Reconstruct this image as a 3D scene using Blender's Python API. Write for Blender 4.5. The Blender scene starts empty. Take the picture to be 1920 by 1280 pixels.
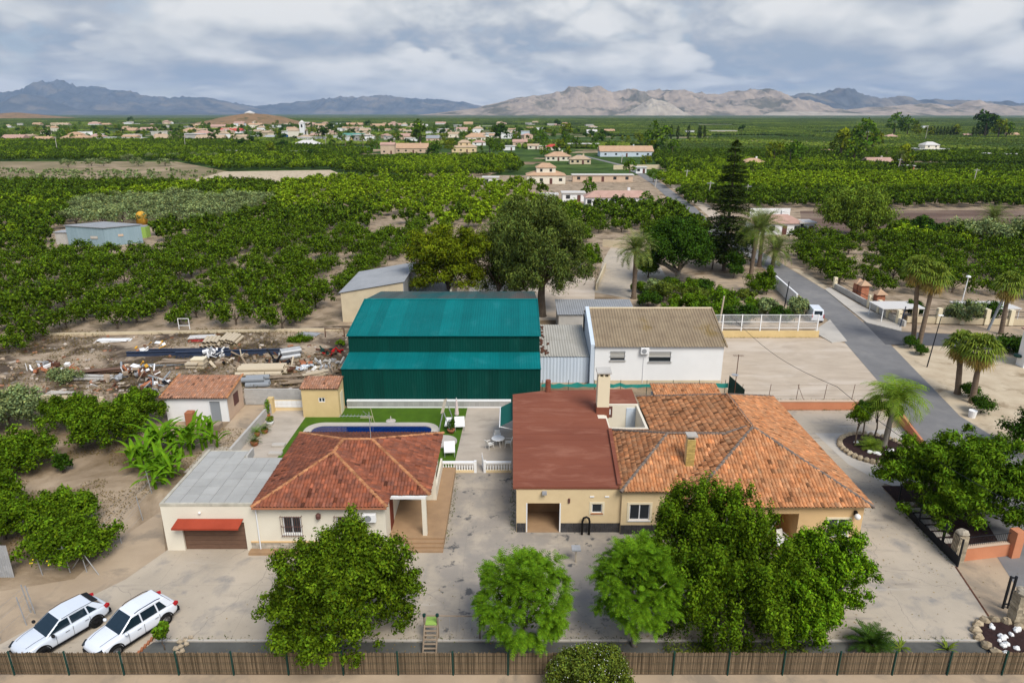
import bpy, math, random
import numpy as np
from mathutils import Vector, Matrix

SC = bpy.context.scene
COL = SC.collection
R = math.radians

# ------------------------------------------------------------------ camera, sky, sun, exposure
CAM_H, FPX = 27.0, 1281.0
PITCH = math.atan(428.0 / FPX)
cam_d = bpy.data.cameras.new('camera')
cam_d.sensor_width = 36.0
cam_d.lens = 36.0 * FPX / 1920.0
cam_d.clip_start = 0.5
cam_d.clip_end = 80000.0
cam = bpy.data.objects.new('camera', cam_d)
COL.objects.link(cam)
cam.location = (0, 0, CAM_H)
cam.rotation_euler = (math.pi / 2 - PITCH, 0, 0)
SC.camera = cam

SUN_ELEV, SUN_AZ = R(50), R(150)          # azimuth clockwise from +Y (the viewing direction)
sun_dir = Vector((math.sin(SUN_AZ) * math.cos(SUN_ELEV), math.cos(SUN_AZ) * math.cos(SUN_ELEV), math.sin(SUN_ELEV)))
sd = bpy.data.lights.new('sun', 'SUN')
sd.energy = 2.1
sd.angle = R(28)
sd.color = (1.0, 0.95, 0.87)
sun = bpy.data.objects.new('sun', sd)
COL.objects.link(sun)
sun.rotation_euler = sun_dir.to_track_quat('Z', 'Y').to_euler()
sun.location = (20, -20, 90)

world = bpy.data.worlds.new('World')
SC.world = world
world.use_nodes = True
SC.view_settings.view_transform = 'Standard'
SC.view_settings.look = 'None'
SC.view_settings.gamma = 1.0
SC.view_settings.exposure = 0.84
SC.cycles.max_bounces = 5
SC.cycles.diffuse_bounces = 3
SC.cycles.glossy_bounces = 2
SC.cycles.transmission_bounces = 2
SC.cycles.transparent_max_bounces = 4
SC.cycles.volume_bounces = 0
world.cycles.sampling_method = 'MANUAL'
world.cycles.sample_map_resolution = 512


def build_world():
 nt = world.node_tree
 N, L = nt.nodes, nt.links
 N.clear()
 out = N.new('ShaderNodeOutputWorld')
 bg = N.new('ShaderNodeBackground')
 bg.inputs['Strength'].default_value = 0.1
 L.new(bg.outputs[0], out.inputs[0])
 sky = N.new('ShaderNodeTexSky')
 sky.sky_type = 'NISHITA'
 sky.sun_disc = False
 sky.sun_elevation = SUN_ELEV
 sky.sun_rotation = SUN_AZ
 sky.air_density = 1.0
 sky.dust_density = 0.6
 tc = N.new('ShaderNodeTexCoord')
 sep = N.new('ShaderNodeSeparateXYZ')
 L.new(tc.outputs['Generated'], sep.inputs[0])

 def m(op, a, b=None, c=None, clamp=False):
  n = N.new('ShaderNodeMath')
  n.operation = op
  n.use_clamp = clamp
  for i, v in enumerate((a, b, c)):
   if v is None:
    continue
   if isinstance(v, (int, float)):
    n.inputs[i].default_value = v
   else:
    L.new(v, n.inputs[i])
  return n.outputs[0]
 z = m('MAXIMUM', sep.outputs[2], 0.0)
 hl = m('SQRT', m('ADD', m('MULTIPLY', sep.outputs[0], sep.outputs[0]), m('ADD', m('MULTIPLY', sep.outputs[1], sep.outputs[1]), 0.0001)))
 k = 6.0
 u = m('MULTIPLY', m('DIVIDE', sep.outputs[0], hl), k)
 w = m('MULTIPLY', m('DIVIDE', sep.outputs[1], hl), k)
 v = m('MULTIPLY', m('LOGARITHM', m('ADD', z, 0.045), math.e), 1.6)

 def vec(fu, fv, dv=0.0, du=0.0):
  c = N.new('ShaderNodeCombineXYZ')
  L.new(m('MULTIPLY_ADD', u, fu, du), c.inputs[0])
  L.new(m('MULTIPLY', w, fu), c.inputs[1])
  L.new(m('MULTIPLY_ADD', v, fv, dv), c.inputs[2])
  return c.outputs[0]

 def noise(vc, scale, detail=9.0, rough=0.5, dist=0.0):
  n = N.new('ShaderNodeTexNoise')
  n.inputs['Scale'].default_value = scale
  n.inputs['Detail'].default_value = detail
  n.inputs['Roughness'].default_value = rough
  n.inputs['Distortion'].default_value = dist
  L.new(vc, n.inputs['Vector'])
  return n.outputs['Fac']

 def sm(x, a, b):
  n = N.new('ShaderNodeMapRange')
  n.interpolation_type = 'SMOOTHSTEP'
  n.inputs['From Min'].default_value, n.inputs['From Max'].default_value = a, b
  L.new(x, n.inputs[0])
  return n.outputs[0]
 def heap(fu, fv, off, up):
  """billowed noise: rounded cauliflower tops with creases between"""
  tot = None
  for i, a_ in enumerate((1.0, 0.6, 0.36, 0.20, 0.11)):
   n = noise(vec(fu * 1.9 ** i, fv * 1.9 ** i, (off + up) * 1.9 ** i + 7.7 * i, 0.35 * up * 1.9 ** i), 1.0, 0.0)
   t = m('MULTIPLY', m('ABSOLUTE', m('MULTIPLY_ADD', n, 2.0, -1.0)), a_)
   tot = t if tot is None else m('ADD', tot, t)
  return tot
 n1, n1u = heap(0.52, 0.60, 1.3, 0.0), heap(0.52, 0.60, 1.3, 0.22)
 n2, n2u = heap(0.95, 1.05, 4.0, 0.0), heap(0.95, 1.05, 4.0, 0.2)
 low = noise(vec(0.5, 0.45, 2.0), 1.0, 3, 0.5)
 band = noise(vec(0.22, 0.9, 9.3), 1.0, 2, 0.4, 0.0)
 b1 = m('MULTIPLY_ADD', m('SUBTRACT', n1, n1u), 1.25, 0.60)
 b2 = m('MULTIPLY_ADD', m('SUBTRACT', n2, n2u), 1.0, 0.44)
 f1 = sm(m('MULTIPLY_ADD', low, 1.6, n1), 1.05, 1.25)
 bm = m('ADD', m('MULTIPLY', b1, f1), m('MULTIPLY', b2, m('SUBTRACT', 1.0, f1)))
 b3 = m('MULTIPLY_ADD', m('SUBTRACT', band, 0.5), 1.2, bm)
 ramp = N.new('ShaderNodeValToRGB')
 e = ramp.color_ramp.elements
 e[0].position = 0.05
 e[0].color = (0.345, 0.41, 0.50, 1)
 e[1].position = 0.98
 e[1].color = (0.80, 0.80, 0.79, 1)
 kk = ramp.color_ramp.elements.new(0.35)
 kk.color = (0.46, 0.495, 0.55, 1)
 kk = ramp.color_ramp.elements.new(0.62)
 kk.color = (0.61, 0.635, 0.655, 1)
 L.new(b3, ramp.inputs[0])
 mul = N.new('ShaderNodeVectorMath')
 mul.operation = 'SCALE'
 L.new(ramp.outputs[0], mul.inputs[0])
 mul.inputs['Scale'].default_value = 10.0 * 0.61
 # cloud cover thinned overhead, out of view, to lower the fill light
 t = sm(z, 0.16, 0.6)
 c0 = m('MULTIPLY_ADD', sm(m('MAXIMUM', n1, n2), 0.15, 0.4), 0.12, 0.88)
 cover = m('ADD', m('MULTIPLY', c0, m('SUBTRACT', 1.0, t)), m('MULTIPLY', sm(m('ADD', n1, low), 0.95, 1.25), t))
 mix = N.new('ShaderNodeMix')
 mix.data_type = 'RGBA'
 L.new(cover, mix.inputs['Factor'])
 L.new(sky.outputs[0], mix.inputs['A'])
 L.new(mul.outputs[0], mix.inputs['B'])
 L.new(mix.outputs['Result'], bg.inputs['Color'])


build_world()

# ------------------------------------------------------------------ measuring helpers
_c, _s = math.cos(PITCH), math.sin(PITCH)


def ray(px, py):
 u, v = (px - 960) / FPX, (640 - py) / FPX
 return u, v * _s + _c, v * _c - _s


def G(px, py, z=0.0):
 """world point of a photograph pixel on the level z"""
 a, b, d = ray(px, py)
 t = (z - CAM_H) / d
 return Vector((a * t, b * t, z))


def V(px, py, Y):
 """world point of a photograph pixel at the distance Y"""
 a, b, d = ray(px, py)
 t = Y / b
 return Vector((a * t, Y, CAM_H + d * t))


def project(X, Y, Z):
 dx, dy, dz = X, Y, Z - CAM_H
 f = dy * _c - dz * _s
 u = dy * _s + dz * _c
 return 960 + FPX * dx / f, 640 - FPX * u / f


# ------------------------------------------------------------------ materials
MATS = {}


def pm(name, c1, c2=None, scale=1.0, detail=5.0, rough=0.85, bump=0.0, bscale=None, attr=False,
  stretch=(1, 1, 1), spec=0.12, c3=None, scale3=0.2, w3=(0.5, 0.62), metal=0.0, lo=0.35, hi=0.65,
  transl=0.0, bdist=0.05, cracks=None, coat=0.0):
 m = bpy.data.materials.new(name)
 m.use_nodes = True
 nt = m.node_tree
 N, L = nt.nodes, nt.links
 b = N['Principled BSDF']
 b.inputs['Roughness'].default_value = rough
 b.inputs['Specular IOR Level'].default_value = spec
 b.inputs['Metallic'].default_value = metal
 b.inputs['Coat Weight'].default_value = coat
 vec = None
 if c2 is not None or bump or c3 is not None or cracks:
  geo = N.new('ShaderNodeNewGeometry')
  mp = N.new('ShaderNodeMapping')
  mp.inputs['Scale'].default_value = stretch
  L.new(geo.outputs['Position'], mp.inputs[0])
  vec = mp.outputs[0]

 def noise(s, d, r=0.6, dist=0.0):
  n = N.new('ShaderNodeTexNoise')
  n.inputs['Scale'].default_value = s
  n.inputs['Detail'].default_value = d
  n.inputs['Roughness'].default_value = r
  n.inputs['Distortion'].default_value = dist
  L.new(vec, n.inputs['Vector'])
  return n.outputs['Fac']

 def mapr(x, a, bb):
  n = N.new('ShaderNodeMapRange')
  n.inputs['From Min'].default_value = a
  n.inputs['From Max'].default_value = bb
  L.new(x, n.inputs[0])
  return n.outputs[0]

 def mix(f, a, bb, mode='MIX'):
  n = N.new('ShaderNodeMix')
  n.data_type = 'RGBA'
  n.blend_type = mode
  for key, v in (('Factor', f), ('A', a), ('B', bb)):
   if hasattr(v, 'is_linked'):
    L.new(v, n.inputs[key])
   else:
    n.inputs[key].default_value = v if not isinstance(v, tuple) else (*v, 1)
  return n.outputs['Result']
 col = None
 if c2 is not None:
  col = mix(mapr(noise(scale, detail), lo, hi), tuple(c1), tuple(c2))
 if c3 is not None:
  col = mix(mapr(noise(scale3, 8.0, 0.62, 0.4), *w3), col if col is not None else tuple(c1), tuple(c3))
 if cracks:
  cs, cw, cc = cracks
  vo = N.new('ShaderNodeTexVoronoi')
  vo.feature = 'DISTANCE_TO_EDGE'
  vo.inputs['Scale'].default_value = cs
  nz = N.new('ShaderNodeTexNoise')
  nz.inputs['Scale'].default_value = cs * 3
  nz.inputs['Detail'].default_value = 6
  L.new(vec, nz.inputs['Vector'])
  mx = N.new('ShaderNodeMix')
  mx.data_type = 'VECTOR'
  mx.inputs['Factor'].default_value = 0.10
  L.new(vec, mx.inputs['A'])
  sc_ = N.new('ShaderNodeVectorMath')
  sc_.operation = 'SCALE'
  sc_.inputs['Scale'].default_value = 14.0
  L.new(nz.outputs['Color'], sc_.inputs[0])
  L.new(sc_.outputs[0], mx.inputs['B'])
  L.new(mx.outputs['Result'], vo.inputs['Vector'])
  f = N.new('ShaderNodeMapRange')
  f.inputs['From Min'].default_value = 0.0
  f.inputs['From Max'].default_value = cw
  f.inputs['To Min'].default_value = 0.75
  f.inputs['To Max'].default_value = 0.0
  L.new(vo.outputs['Distance'], f.inputs[0])
  col = mix(f.outputs[0], col if col is not None else tuple(c1), tuple(cc))
 if attr:
  at = N.new('ShaderNodeAttribute')
  at.attribute_name = 'Col'
  col = mix(1.0, col if col is not None else tuple(c1), at.outputs['Color'], 'MULTIPLY')
 if col is not None:
  L.new(col, b.inputs['Base Color'])
 else:
  b.inputs['Base Color'].default_value = (*c1, 1)
 if bump:
  bp = N.new('ShaderNodeBump')
  bp.inputs['Strength'].default_value = bump
  bp.inputs['Distance'].default_value = bdist
  L.new(noise(bscale or scale * 3, 6.0), bp.inputs['Height'])
  L.new(bp.outputs[0], b.inputs['Normal'])
 if transl:
  tr = N.new('ShaderNodeBsdfTranslucent')
  if col is not None:
   L.new(mix(1.0, col, (1.0, 1.0, 0.55), 'MULTIPLY'), tr.inputs['Color'])
  else:
   tr.inputs['Color'].default_value = (*c1, 1)
  ms = N.new('ShaderNodeMixShader')
  ms.inputs[0].default_value = transl
  L.new(b.outputs[0], ms.inputs[1])
  L.new(tr.outputs[0], ms.inputs[2])
  L.new(ms.outputs[0], N['Material Output'].inputs[0])
 MATS[name] = m
 return m


def leaf(name, c, rough=0.7, transl=0.12, spec=0.03):
 c = (c[0] * 1.15, c[1] * 1.14, c[2] * 0.6)
 return pm(name, c, attr=True, rough=rough, transl=transl, spec=spec)


# ground and paving
pm('soil', (0.44, 0.34, 0.235), (0.29, 0.215, 0.14), 0.30, 9, c3=(0.165, 0.115, 0.065), scale3=0.13, w3=(0.44, 0.60), bump=0.5, bscale=3, bdist=0.12)
pm('orchard_soil', (0.40, 0.31, 0.22), (0.28, 0.21, 0.14), 0.5, 8, c3=(0.15, 0.115, 0.07), scale3=0.3, w3=(0.5, 0.66), bump=0.4, bscale=3, bdist=0.1)
pm('yard_soil', (0.44, 0.35, 0.25), (0.30, 0.225, 0.155), 0.5, 9, c3=(0.085, 0.062, 0.044), scale3=0.17, w3=(0.43, 0.56), bump=0.7, bscale=2.5, bdist=0.15)
pm('sand', (0.50, 0.415, 0.32), (0.42, 0.345, 0.265), 0.35, 9, c3=(0.54, 0.46, 0.37), scale3=0.12, bump=0.3, bscale=4, stretch=(1, 2.2, 1))
pm('pale_sand', (0.54, 0.45, 0.32), (0.44, 0.35, 0.24), 0.5, 9, c3=(0.26, 0.195, 0.12), scale3=0.35, w3=(0.56, 0.68), bump=0.3, bscale=4)
pm('plough', (0.155, 0.10, 0.072), (0.11, 0.072, 0.055), 0.2, 8, c3=(0.24, 0.18, 0.13), scale3=0.06, stretch=(0.25, 1, 1), bump=0.6, bscale=1.5)
pm('dry_grass', (0.26, 0.20, 0.12), (0.175, 0.15, 0.075), 0.12, 9, c3=(0.36, 0.27, 0.18), scale3=0.03, bump=0.4)
pm('concrete', (0.475, 0.405, 0.315), (0.39, 0.335, 0.262), 0.28, 10, c3=(0.25, 0.235, 0.215), scale3=0.5, w3=(0.53, 0.72), bump=0.15, bscale=6, cracks=(0.16, 0.003, (0.19, 0.175, 0.155)))
pm('stained_concrete', (0.40, 0.375, 0.34), (0.29, 0.275, 0.255), 0.5, 10, c3=(0.10, 0.098, 0.095), scale3=0.62, w3=(0.575, 0.68), bump=0.15, bscale=6, cracks=(0.3, 0.006, (0.12, 0.115, 0.11)))
pm('tan_concrete', (0.44, 0.34, 0.235), (0.36, 0.275, 0.19), 0.3, 10, c3=(0.28, 0.225, 0.165), scale3=0.4, bump=0.15, bscale=6)
pm('pale_concrete', (0.50, 0.46, 0.40), (0.43, 0.395, 0.345), 0.4, 9, c3=(0.34, 0.32, 0.30), scale3=0.4, w3=(0.58, 0.72))
pm('terrace', (0.47, 0.405, 0.33), (0.39, 0.335, 0.27), 0.9, 8, c3=(0.27, 0.235, 0.19), scale3=0.5, w3=(0.57, 0.72), stretch=(0.5, 1, 1))
pm('asphalt', (0.205, 0.20, 0.195), (0.17, 0.167, 0.165), 0.6, 9, c3=(0.255, 0.245, 0.23), scale3=0.2, w3=(0.5, 0.75), bump=0.2, bscale=20)
pm('dark_asphalt', (0.105, 0.105, 0.11), (0.085, 0.085, 0.09), 0.9, 8)
pm('tan_tile', (0.37, 0.24, 0.135), (0.31, 0.20, 0.115), 1.2, 5, rough=0.5)
pm('membrane', (0.115, 0.115, 0.105), (0.085, 0.085, 0.078), 0.8, 8, bump=0.2, bscale=5)
pm('turf', (0.072, 0.145, 0.010), (0.054, 0.112, 0.009), 1.1, 9, bump=0.6, bscale=30)


def stain_yard():
 m = MATS['concrete']
 N, L = m.node_tree.nodes, m.node_tree.links
 b = N['Principled BSDF']
 old = b.inputs['Base Color'].links[0].from_socket
 geo = N.new('ShaderNodeNewGeometry')
 sx = N.new('ShaderNodeSeparateXYZ')
 L.new(geo.outputs['Position'], sx.inputs[0])

 def nz(s, d, st=None):
  n = N.new('ShaderNodeTexNoise')
  n.inputs['Scale'].default_value = s
  n.inputs['Detail'].default_value = d
  n.inputs['Roughness'].default_value = 0.62
  if st:
   mp = N.new('ShaderNodeMapping')
   mp.inputs['Scale'].default_value = st[:3]
   mp.inputs['Rotation'].default_value = (0, 0, st[3])
   L.new(geo.outputs['Position'], mp.inputs[0])
   L.new(mp.outputs[0], n.inputs['Vector'])
  else:
   L.new(geo.outputs['Position'], n.inputs['Vector'])
  return n.outputs[0]

 def ma(op, a, b_, cl=False):
  n = N.new('ShaderNodeMath')
  n.operation = op
  n.use_clamp = cl
  for i, v in enumerate((a, b_)):
   if isinstance(v, (int, float)):
    n.inputs[i].default_value = v
   else:
    L.new(v, n.inputs[i])
  return n.outputs[0]

 def mr(x, a, b_, lo=0.0, hi=1.0):
  n = N.new('ShaderNodeMapRange')
  n.interpolation_type = 'SMOOTHSTEP'
  for k_, v in (('From Min', a), ('From Max', b_), ('To Min', lo), ('To Max', hi)):
   n.inputs[k_].default_value = v
  L.new(x, n.inputs[0])
  return n.outputs[0]

 def mx(f, a, b_):
  n = N.new('ShaderNodeMix')
  n.data_type = 'RGBA'
  L.new(f, n.inputs['Factor'])
  L.new(a, n.inputs['A'])
  n.inputs['B'].default_value = (*b_, 1)
  return n.outputs['Result']
 wob = ma('MULTIPLY', ma('SUBTRACT', nz(0.35, 5), 0.5), 5.0)
 X, Y = ma('ADD', sx.outputs[0], wob), ma('ADD', sx.outputs[1], wob)
 drive = ma('MULTIPLY', mr(X, -6.0, -3.6), mr(X, 12.0, 6.0, 0.0, 1.0))
 drive = ma('MULTIPLY', drive, mr(Y, 49.5, 47.5, 0.0, 1.0))
 c = mx(ma('MULTIPLY', drive, mr(nz(0.55, 9), 0.36, 0.60, 0.15, 0.85)), old, (0.285, 0.255, 0.22))
 c = mx(ma('MULTIPLY', drive, mr(nz(0.9, 9), 0.58, 0.66)), c, (0.10, 0.098, 0.095))
 # tyre sweeps, pale and dark
 c = mx(mr(nz(1.0, 4, (0.16, 0.9, 1, 0.6)), 0.60, 0.74, 0.0, 0.5), c, (0.50, 0.455, 0.395))
 c = mx(mr(nz(1.0, 5, (0.2, 1.1, 1, 0.9)), 0.56, 0.74, 0.0, 0.7), c, (0.25, 0.22, 0.185))
 c = mx(mr(nz(2.6, 6), 0.62, 0.72, 0.0, 0.7), c, (0.20, 0.175, 0.15))
 # expansion joints of the slab
 for axis, step in ((0, 6.1), (1, 5.3)):
  w = ma('ABSOLUTE', ma('SUBTRACT', ma('FRACT', ma('DIVIDE', sx.outputs[axis], step), 0.0), 0.5), 0.0)
  c = mx(mr(w, 0.0, 0.0028, 0.45, 0.0), c, (0.20, 0.18, 0.155))
 L.new(c, b.inputs['Base Color'])


stain_yard()
# walls
pm('cream', (0.74, 0.69, 0.57), (0.69, 0.635, 0.52), 0.5, 7, rough=0.9, bump=0.08, bscale=18, bdist=0.02)
pm('cream_stain', (0.56, 0.525, 0.43), (0.36, 0.335, 0.27), 1.3, 9, stretch=(1, 1, 0.4), rough=0.9)
pm('white', (0.80, 0.80, 0.79), (0.75, 0.75, 0.74), 0.4, 7, rough=0.85)
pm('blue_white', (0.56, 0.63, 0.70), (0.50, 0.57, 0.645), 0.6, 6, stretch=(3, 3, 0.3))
pm('ochre', (0.68, 0.465, 0.24), (0.62, 0.42, 0.215), 0.6, 7, rough=0.9, bump=0.08, bscale=18, bdist=0.02)
pm('ochre_light', (0.72, 0.565, 0.335), (0.66, 0.51, 0.30), 0.8, 7, rough=0.9, bump=0.08, bscale=18, bdist=0.02)
pm('trim_cream', (0.74, 0.65, 0.46), rough=0.85)
pm('yellow', (0.66, 0.50, 0.25), (0.60, 0.445, 0.215), 0.8, 7, rough=0.9)
pm('orange_wall', (0.56, 0.235, 0.125), (0.50, 0.20, 0.105), 0.8, 7, rough=0.9)
pm('beige_wall', (0.62, 0.525, 0.36), (0.55, 0.46, 0.315), 0.8, 6, rough=0.9)
pm('peach', (0.60, 0.45, 0.33), (0.54, 0.40, 0.29), 0.8, 6, rough=0.9)
pm('grey_render', (0.50, 0.48, 0.44), (0.42, 0.40, 0.365), 0.8, 8, rough=0.95)
pm('block', (0.42, 0.41, 0.39), attr=True, rough=0.95)
pm('plinth_stone', (0.42, 0.37, 0.30), (0.30, 0.27, 0.22), 3.0, 6, attr=True, rough=0.9)
pm('slate_plinth', (0.045, 0.043, 0.043), (0.07, 0.066, 0.066), 3.0, 6, attr=True, rough=0.6)
# roofs
pm('tile_red', (0.295, 0.10, 0.055), attr=True, rough=0.85, c2=(0.17, 0.065, 0.042), scale=1.6)
pm('tile_orange', (0.53, 0.255, 0.12), attr=True, rough=0.9, c2=(0.36, 0.155, 0.07), scale=2.2)
pm('tile_brown', (0.36, 0.19, 0.12), attr=True, rough=0.9, c2=(0.29, 0.15, 0.095), scale=1.2)
pm('mortar', (0.22, 0.175, 0.14), (0.13, 0.105, 0.09), 3.0, 6, rough=0.95)
pm('tile_bed', (0.15, 0.07, 0.04), rough=0.95)
pm('brown_membrane', (0.235, 0.080, 0.047), (0.19, 0.062, 0.038), 0.35, 8, c3=(0.30, 0.125, 0.08), scale3=0.7, w3=(0.52, 0.72), rough=0.8, bump=0.25, bscale=5, stretch=(0.35, 1, 1))
pm('grey_slab', (0.40, 0.395, 0.365), (0.34, 0.335, 0.31), 0.8, 7, attr=True, rough=0.9)
pm('fibre_cement', (0.30, 0.235, 0.155), (0.235, 0.18, 0.12), 0.9, 8, c3=(0.22, 0.155, 0.06), scale3=0.3, w3=(0.6, 0.7), rough=0.95)
pm('grey_metal', (0.30, 0.31, 0.32), (0.25, 0.26, 0.27), 0.5, 6, rough=0.55, spec=0.4)
pm('old_sheet', (0.42, 0.405, 0.36), (0.36, 0.345, 0.30), 0.6, 7, rough=0.8)
pm('teal_roof', (0.001, 0.150, 0.152), (0.001, 0.130, 0.132), 0.4, 6, c3=(0.02, 0.185, 0.19), scale3=0.5, w3=(0.55, 0.8), rough=0.7, spec=0.12, attr=True)
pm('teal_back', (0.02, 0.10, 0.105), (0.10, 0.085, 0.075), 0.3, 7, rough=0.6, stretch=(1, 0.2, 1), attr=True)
pm('green_wall', (0.001, 0.054, 0.042), (0.001, 0.044, 0.034), 0.4, 6, c3=(0.012, 0.072, 0.058), scale3=0.9, w3=(0.58, 0.8), stretch=(1, 1, 0.3), rough=0.7, spec=0.12, attr=True)
# parts and things
pm('white_paint', (0.80, 0.80, 0.79), rough=0.45)
pm('pvc', (0.74, 0.75, 0.76), rough=0.4)
pm('glass_dark', (0.025, 0.03, 0.033), rough=0.08, spec=0.6)
pm('shutter', (0.52, 0.50, 0.45), rough=0.6)
pm('iron_brown', (0.13, 0.06, 0.05), rough=0.6)
pm('awning_red', (0.35, 0.06, 0.03), (0.30, 0.05, 0.025), 1.0, 4, rough=0.6)
pm('garage_brown', (0.17, 0.10, 0.068), (0.14, 0.082, 0.055), 2.5, 5, stretch=(1, 1, 3), rough=0.6)
pm('wood_door', (0.16, 0.035, 0.022), rough=0.55)
pm('dark_green', (0.012, 0.045, 0.036), rough=0.5)
pm('dark_iron', (0.016, 0.018, 0.022), rough=0.5)
pm('galvanised', (0.42, 0.43, 0.44), (0.34, 0.35, 0.36), 3, 4, rough=0.5, metal=0.3)
pm('rusty', (0.14, 0.06, 0.035), (0.07, 0.035, 0.025), 4, 6)
pm('reed', (0.215, 0.16, 0.105), attr=True, rough=0.95)
pm('pool_water', (0.004, 0.022, 0.13), (0.003, 0.016, 0.10), 1.5, 4, rough=0.04, spec=0.5, bump=0.05, bscale=3)
pm('stone', (0.42, 0.37, 0.29), attr=True, rough=0.95, c2=(0.28, 0.24, 0.18), scale=5)
pm('terracotta', (0.36, 0.14, 0.07), rough=0.85)
pm('black_plastic', (0.012, 0.012, 0.013), rough=0.45)
pm('rubber', (0.014, 0.014, 0.014), rough=0.8)
pm('car_white', (0.74, 0.78, 0.84), rough=0.22, spec=0.5, coat=0.6)
pm('car_silver_white', (0.64, 0.69, 0.76), rough=0.25, spec=0.5, coat=0.6)
pm('car_glass', (0.010, 0.022, 0.032), rough=0.05, spec=0.7)
pm('alloy', (0.40, 0.41, 0.43), rough=0.3, metal=0.7)
pm('dark_alloy', (0.05, 0.05, 0.055), rough=0.35, metal=0.6)
pm('tail_red', (0.40, 0.012, 0.015), rough=0.2)
pm('lamp_white', (0.82, 0.82, 0.80), rough=0.35)
pm('plastic_white', (0.78, 0.76, 0.71), rough=0.5)
pm('mulch', (0.045, 0.024, 0.022), (0.028, 0.016, 0.015), 4, 6, bump=0.6, bscale=15)
pm('brick_red', (0.46, 0.19, 0.11), (0.38, 0.15, 0.085), 3, 5)
pm('blue_grey_sheet', (0.26, 0.35, 0.39), (0.225, 0.31, 0.345), 0.7, 5, rough=0.6, stretch=(3, 3, 0.2))
pm('lime', (0.30, 0.46, 0.10), rough=0.7)
pm('tank_orange', (0.60, 0.32, 0.04), rough=0.7)
pm('green_net', (0.03, 0.26, 0.22), rough=0.8)
pm('blue_plastic', (0.03, 0.14, 0.42), rough=0.5)
pm('wood_plank', (0.36, 0.28, 0.20), (0.27, 0.205, 0.145), 2, 6, rough=0.9)
pm('wood_pole', (0.30, 0.235, 0.17), (0.22, 0.17, 0.125), 3, 6, rough=0.9)
pm('pale_pipe', (0.52, 0.44, 0.32), rough=0.8)
pm('grey_pipe', (0.26, 0.28, 0.30), rough=0.6)
pm('blue_beam', (0.028, 0.045, 0.085), (0.045, 0.055, 0.085), 1, 5, rough=0.55)
pm('rubble', (0.44, 0.38, 0.31), attr=True, rough=0.95)
pm('cloth_pale', (0.66, 0.58, 0.52), rough=0.9)
pm('parasol_cloth', (0.62, 0.52, 0.48), rough=0.9)
pm('awning_green', (0.012, 0.105, 0.085), rough=0.8)
pm('yellow_brick', (0.50, 0.36, 0.12), attr=True, rough=0.9)
# bark and leaves
pm('bark', (0.15, 0.115, 0.085), (0.09, 0.07, 0.052), 5, 6, stretch=(1, 1, 0.3), bump=0.5)
pm('bark_grey', (0.26, 0.235, 0.205), (0.17, 0.15, 0.13), 5, 6, stretch=(1, 1, 0.3), bump=0.4)
pm('bark_palm', (0.21, 0.155, 0.11), (0.13, 0.095, 0.066), 3, 6, stretch=(0.4, 0.4, 4), bump=0.6)
leaf('leaf_citrus', (0.070, 0.125, 0.010))
leaf('leaf_orchard', (0.056, 0.095, 0.009))
leaf('leaf_carob', (0.070, 0.118, 0.010))
leaf('leaf_bright', (0.095, 0.19, 0.016))
leaf('leaf_ficus', (0.066, 0.118, 0.009))
leaf('leaf_ficus_light', (0.095, 0.185, 0.012))
leaf('leaf_tipu', (0.072, 0.135, 0.012))
leaf('leaf_pine', (0.115, 0.150, 0.012), rough=0.8)
leaf('leaf_euca', (0.090, 0.125, 0.045), rough=0.7)
leaf('leaf_pepper', (0.125, 0.185, 0.035))
leaf('leaf_dark', (0.030, 0.068, 0.010))
leaf('leaf_olive', (0.165, 0.21, 0.15), rough=0.8)
leaf('leaf_conifer', (0.034, 0.055, 0.018), rough=0.8)
leaf('leaf_palm', (0.13, 0.17, 0.07))
leaf('leaf_queen', (0.16, 0.245, 0.045))
leaf('leaf_fan', (0.135, 0.185, 0.045))
leaf('leaf_banana', (0.095, 0.20, 0.015))
leaf('leaf_dead', (0.30, 0.22, 0.12), rough=0.9)
leaf('leaf_shrub', (0.085, 0.115, 0.028))
leaf('leaf_cycad', (0.038, 0.080, 0.018))

# ------------------------------------------------------------------ mesh helpers
def tag(o, label=None, cat=None, group=None, kind=None):
 if label:
  o['label'] = label
 if cat:
  o['category'] = cat
 if group:
  o['group'] = group
 if kind:
  o['kind'] = kind
 return o


def thing(name, label, cat, loc=(0, 0, 0), rz=0.0, group=None):
 o = bpy.data.objects.new(name, None)
 o.empty_display_size = 0.2
 COL.objects.link(o)
 o.location = loc
 o.rotation_euler = (0, 0, rz)
 return tag(o, label, cat, group)


def origin_of(p):
 v = Vector((0, 0, 0))
 while p is not None:
  v += p.location
  p = p.parent
 return v


def link(name, me, parent=None):
 o = bpy.data.objects.new(name, me)
 COL.objects.link(o)
 if parent is not None:
  o.parent = parent
 return o


def mesh_np(name, verts, faces, mat, col=None, smooth=False):
 """faces: int array (n, k) with one k for all; col: (nverts, 3)"""
 me = bpy.data.meshes.new(name)
 verts = np.ascontiguousarray(verts, dtype=np.float32)
 faces = np.ascontiguousarray(faces, dtype=np.int32)
 n, k = faces.shape
 me.vertices.add(len(verts))
 me.vertices.foreach_set('co', verts.ravel())
 me.loops.add(n * k)
 me.loops.foreach_set('vertex_index', faces.ravel())
 me.polygons.add(n)
 me.polygons.foreach_set('loop_start', np.arange(0, n * k, k, dtype=np.int32))
 me.polygons.foreach_set('loop_total', np.full(n, k, dtype=np.int32))
 if smooth:
  me.polygons.foreach_set('use_smooth', np.ones(n, dtype=bool))
 if col is not None:
  a = me.color_attributes.new('Col', 'FLOAT_COLOR', 'POINT')
  c4 = np.ones((len(verts), 4), dtype=np.float32)
  c4[:, :3] = col
  a.data.foreach_set('color', c4.ravel())
 me.materials.append(MATS[mat])
 me.update(calc_edges=True)
 return me


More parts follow.
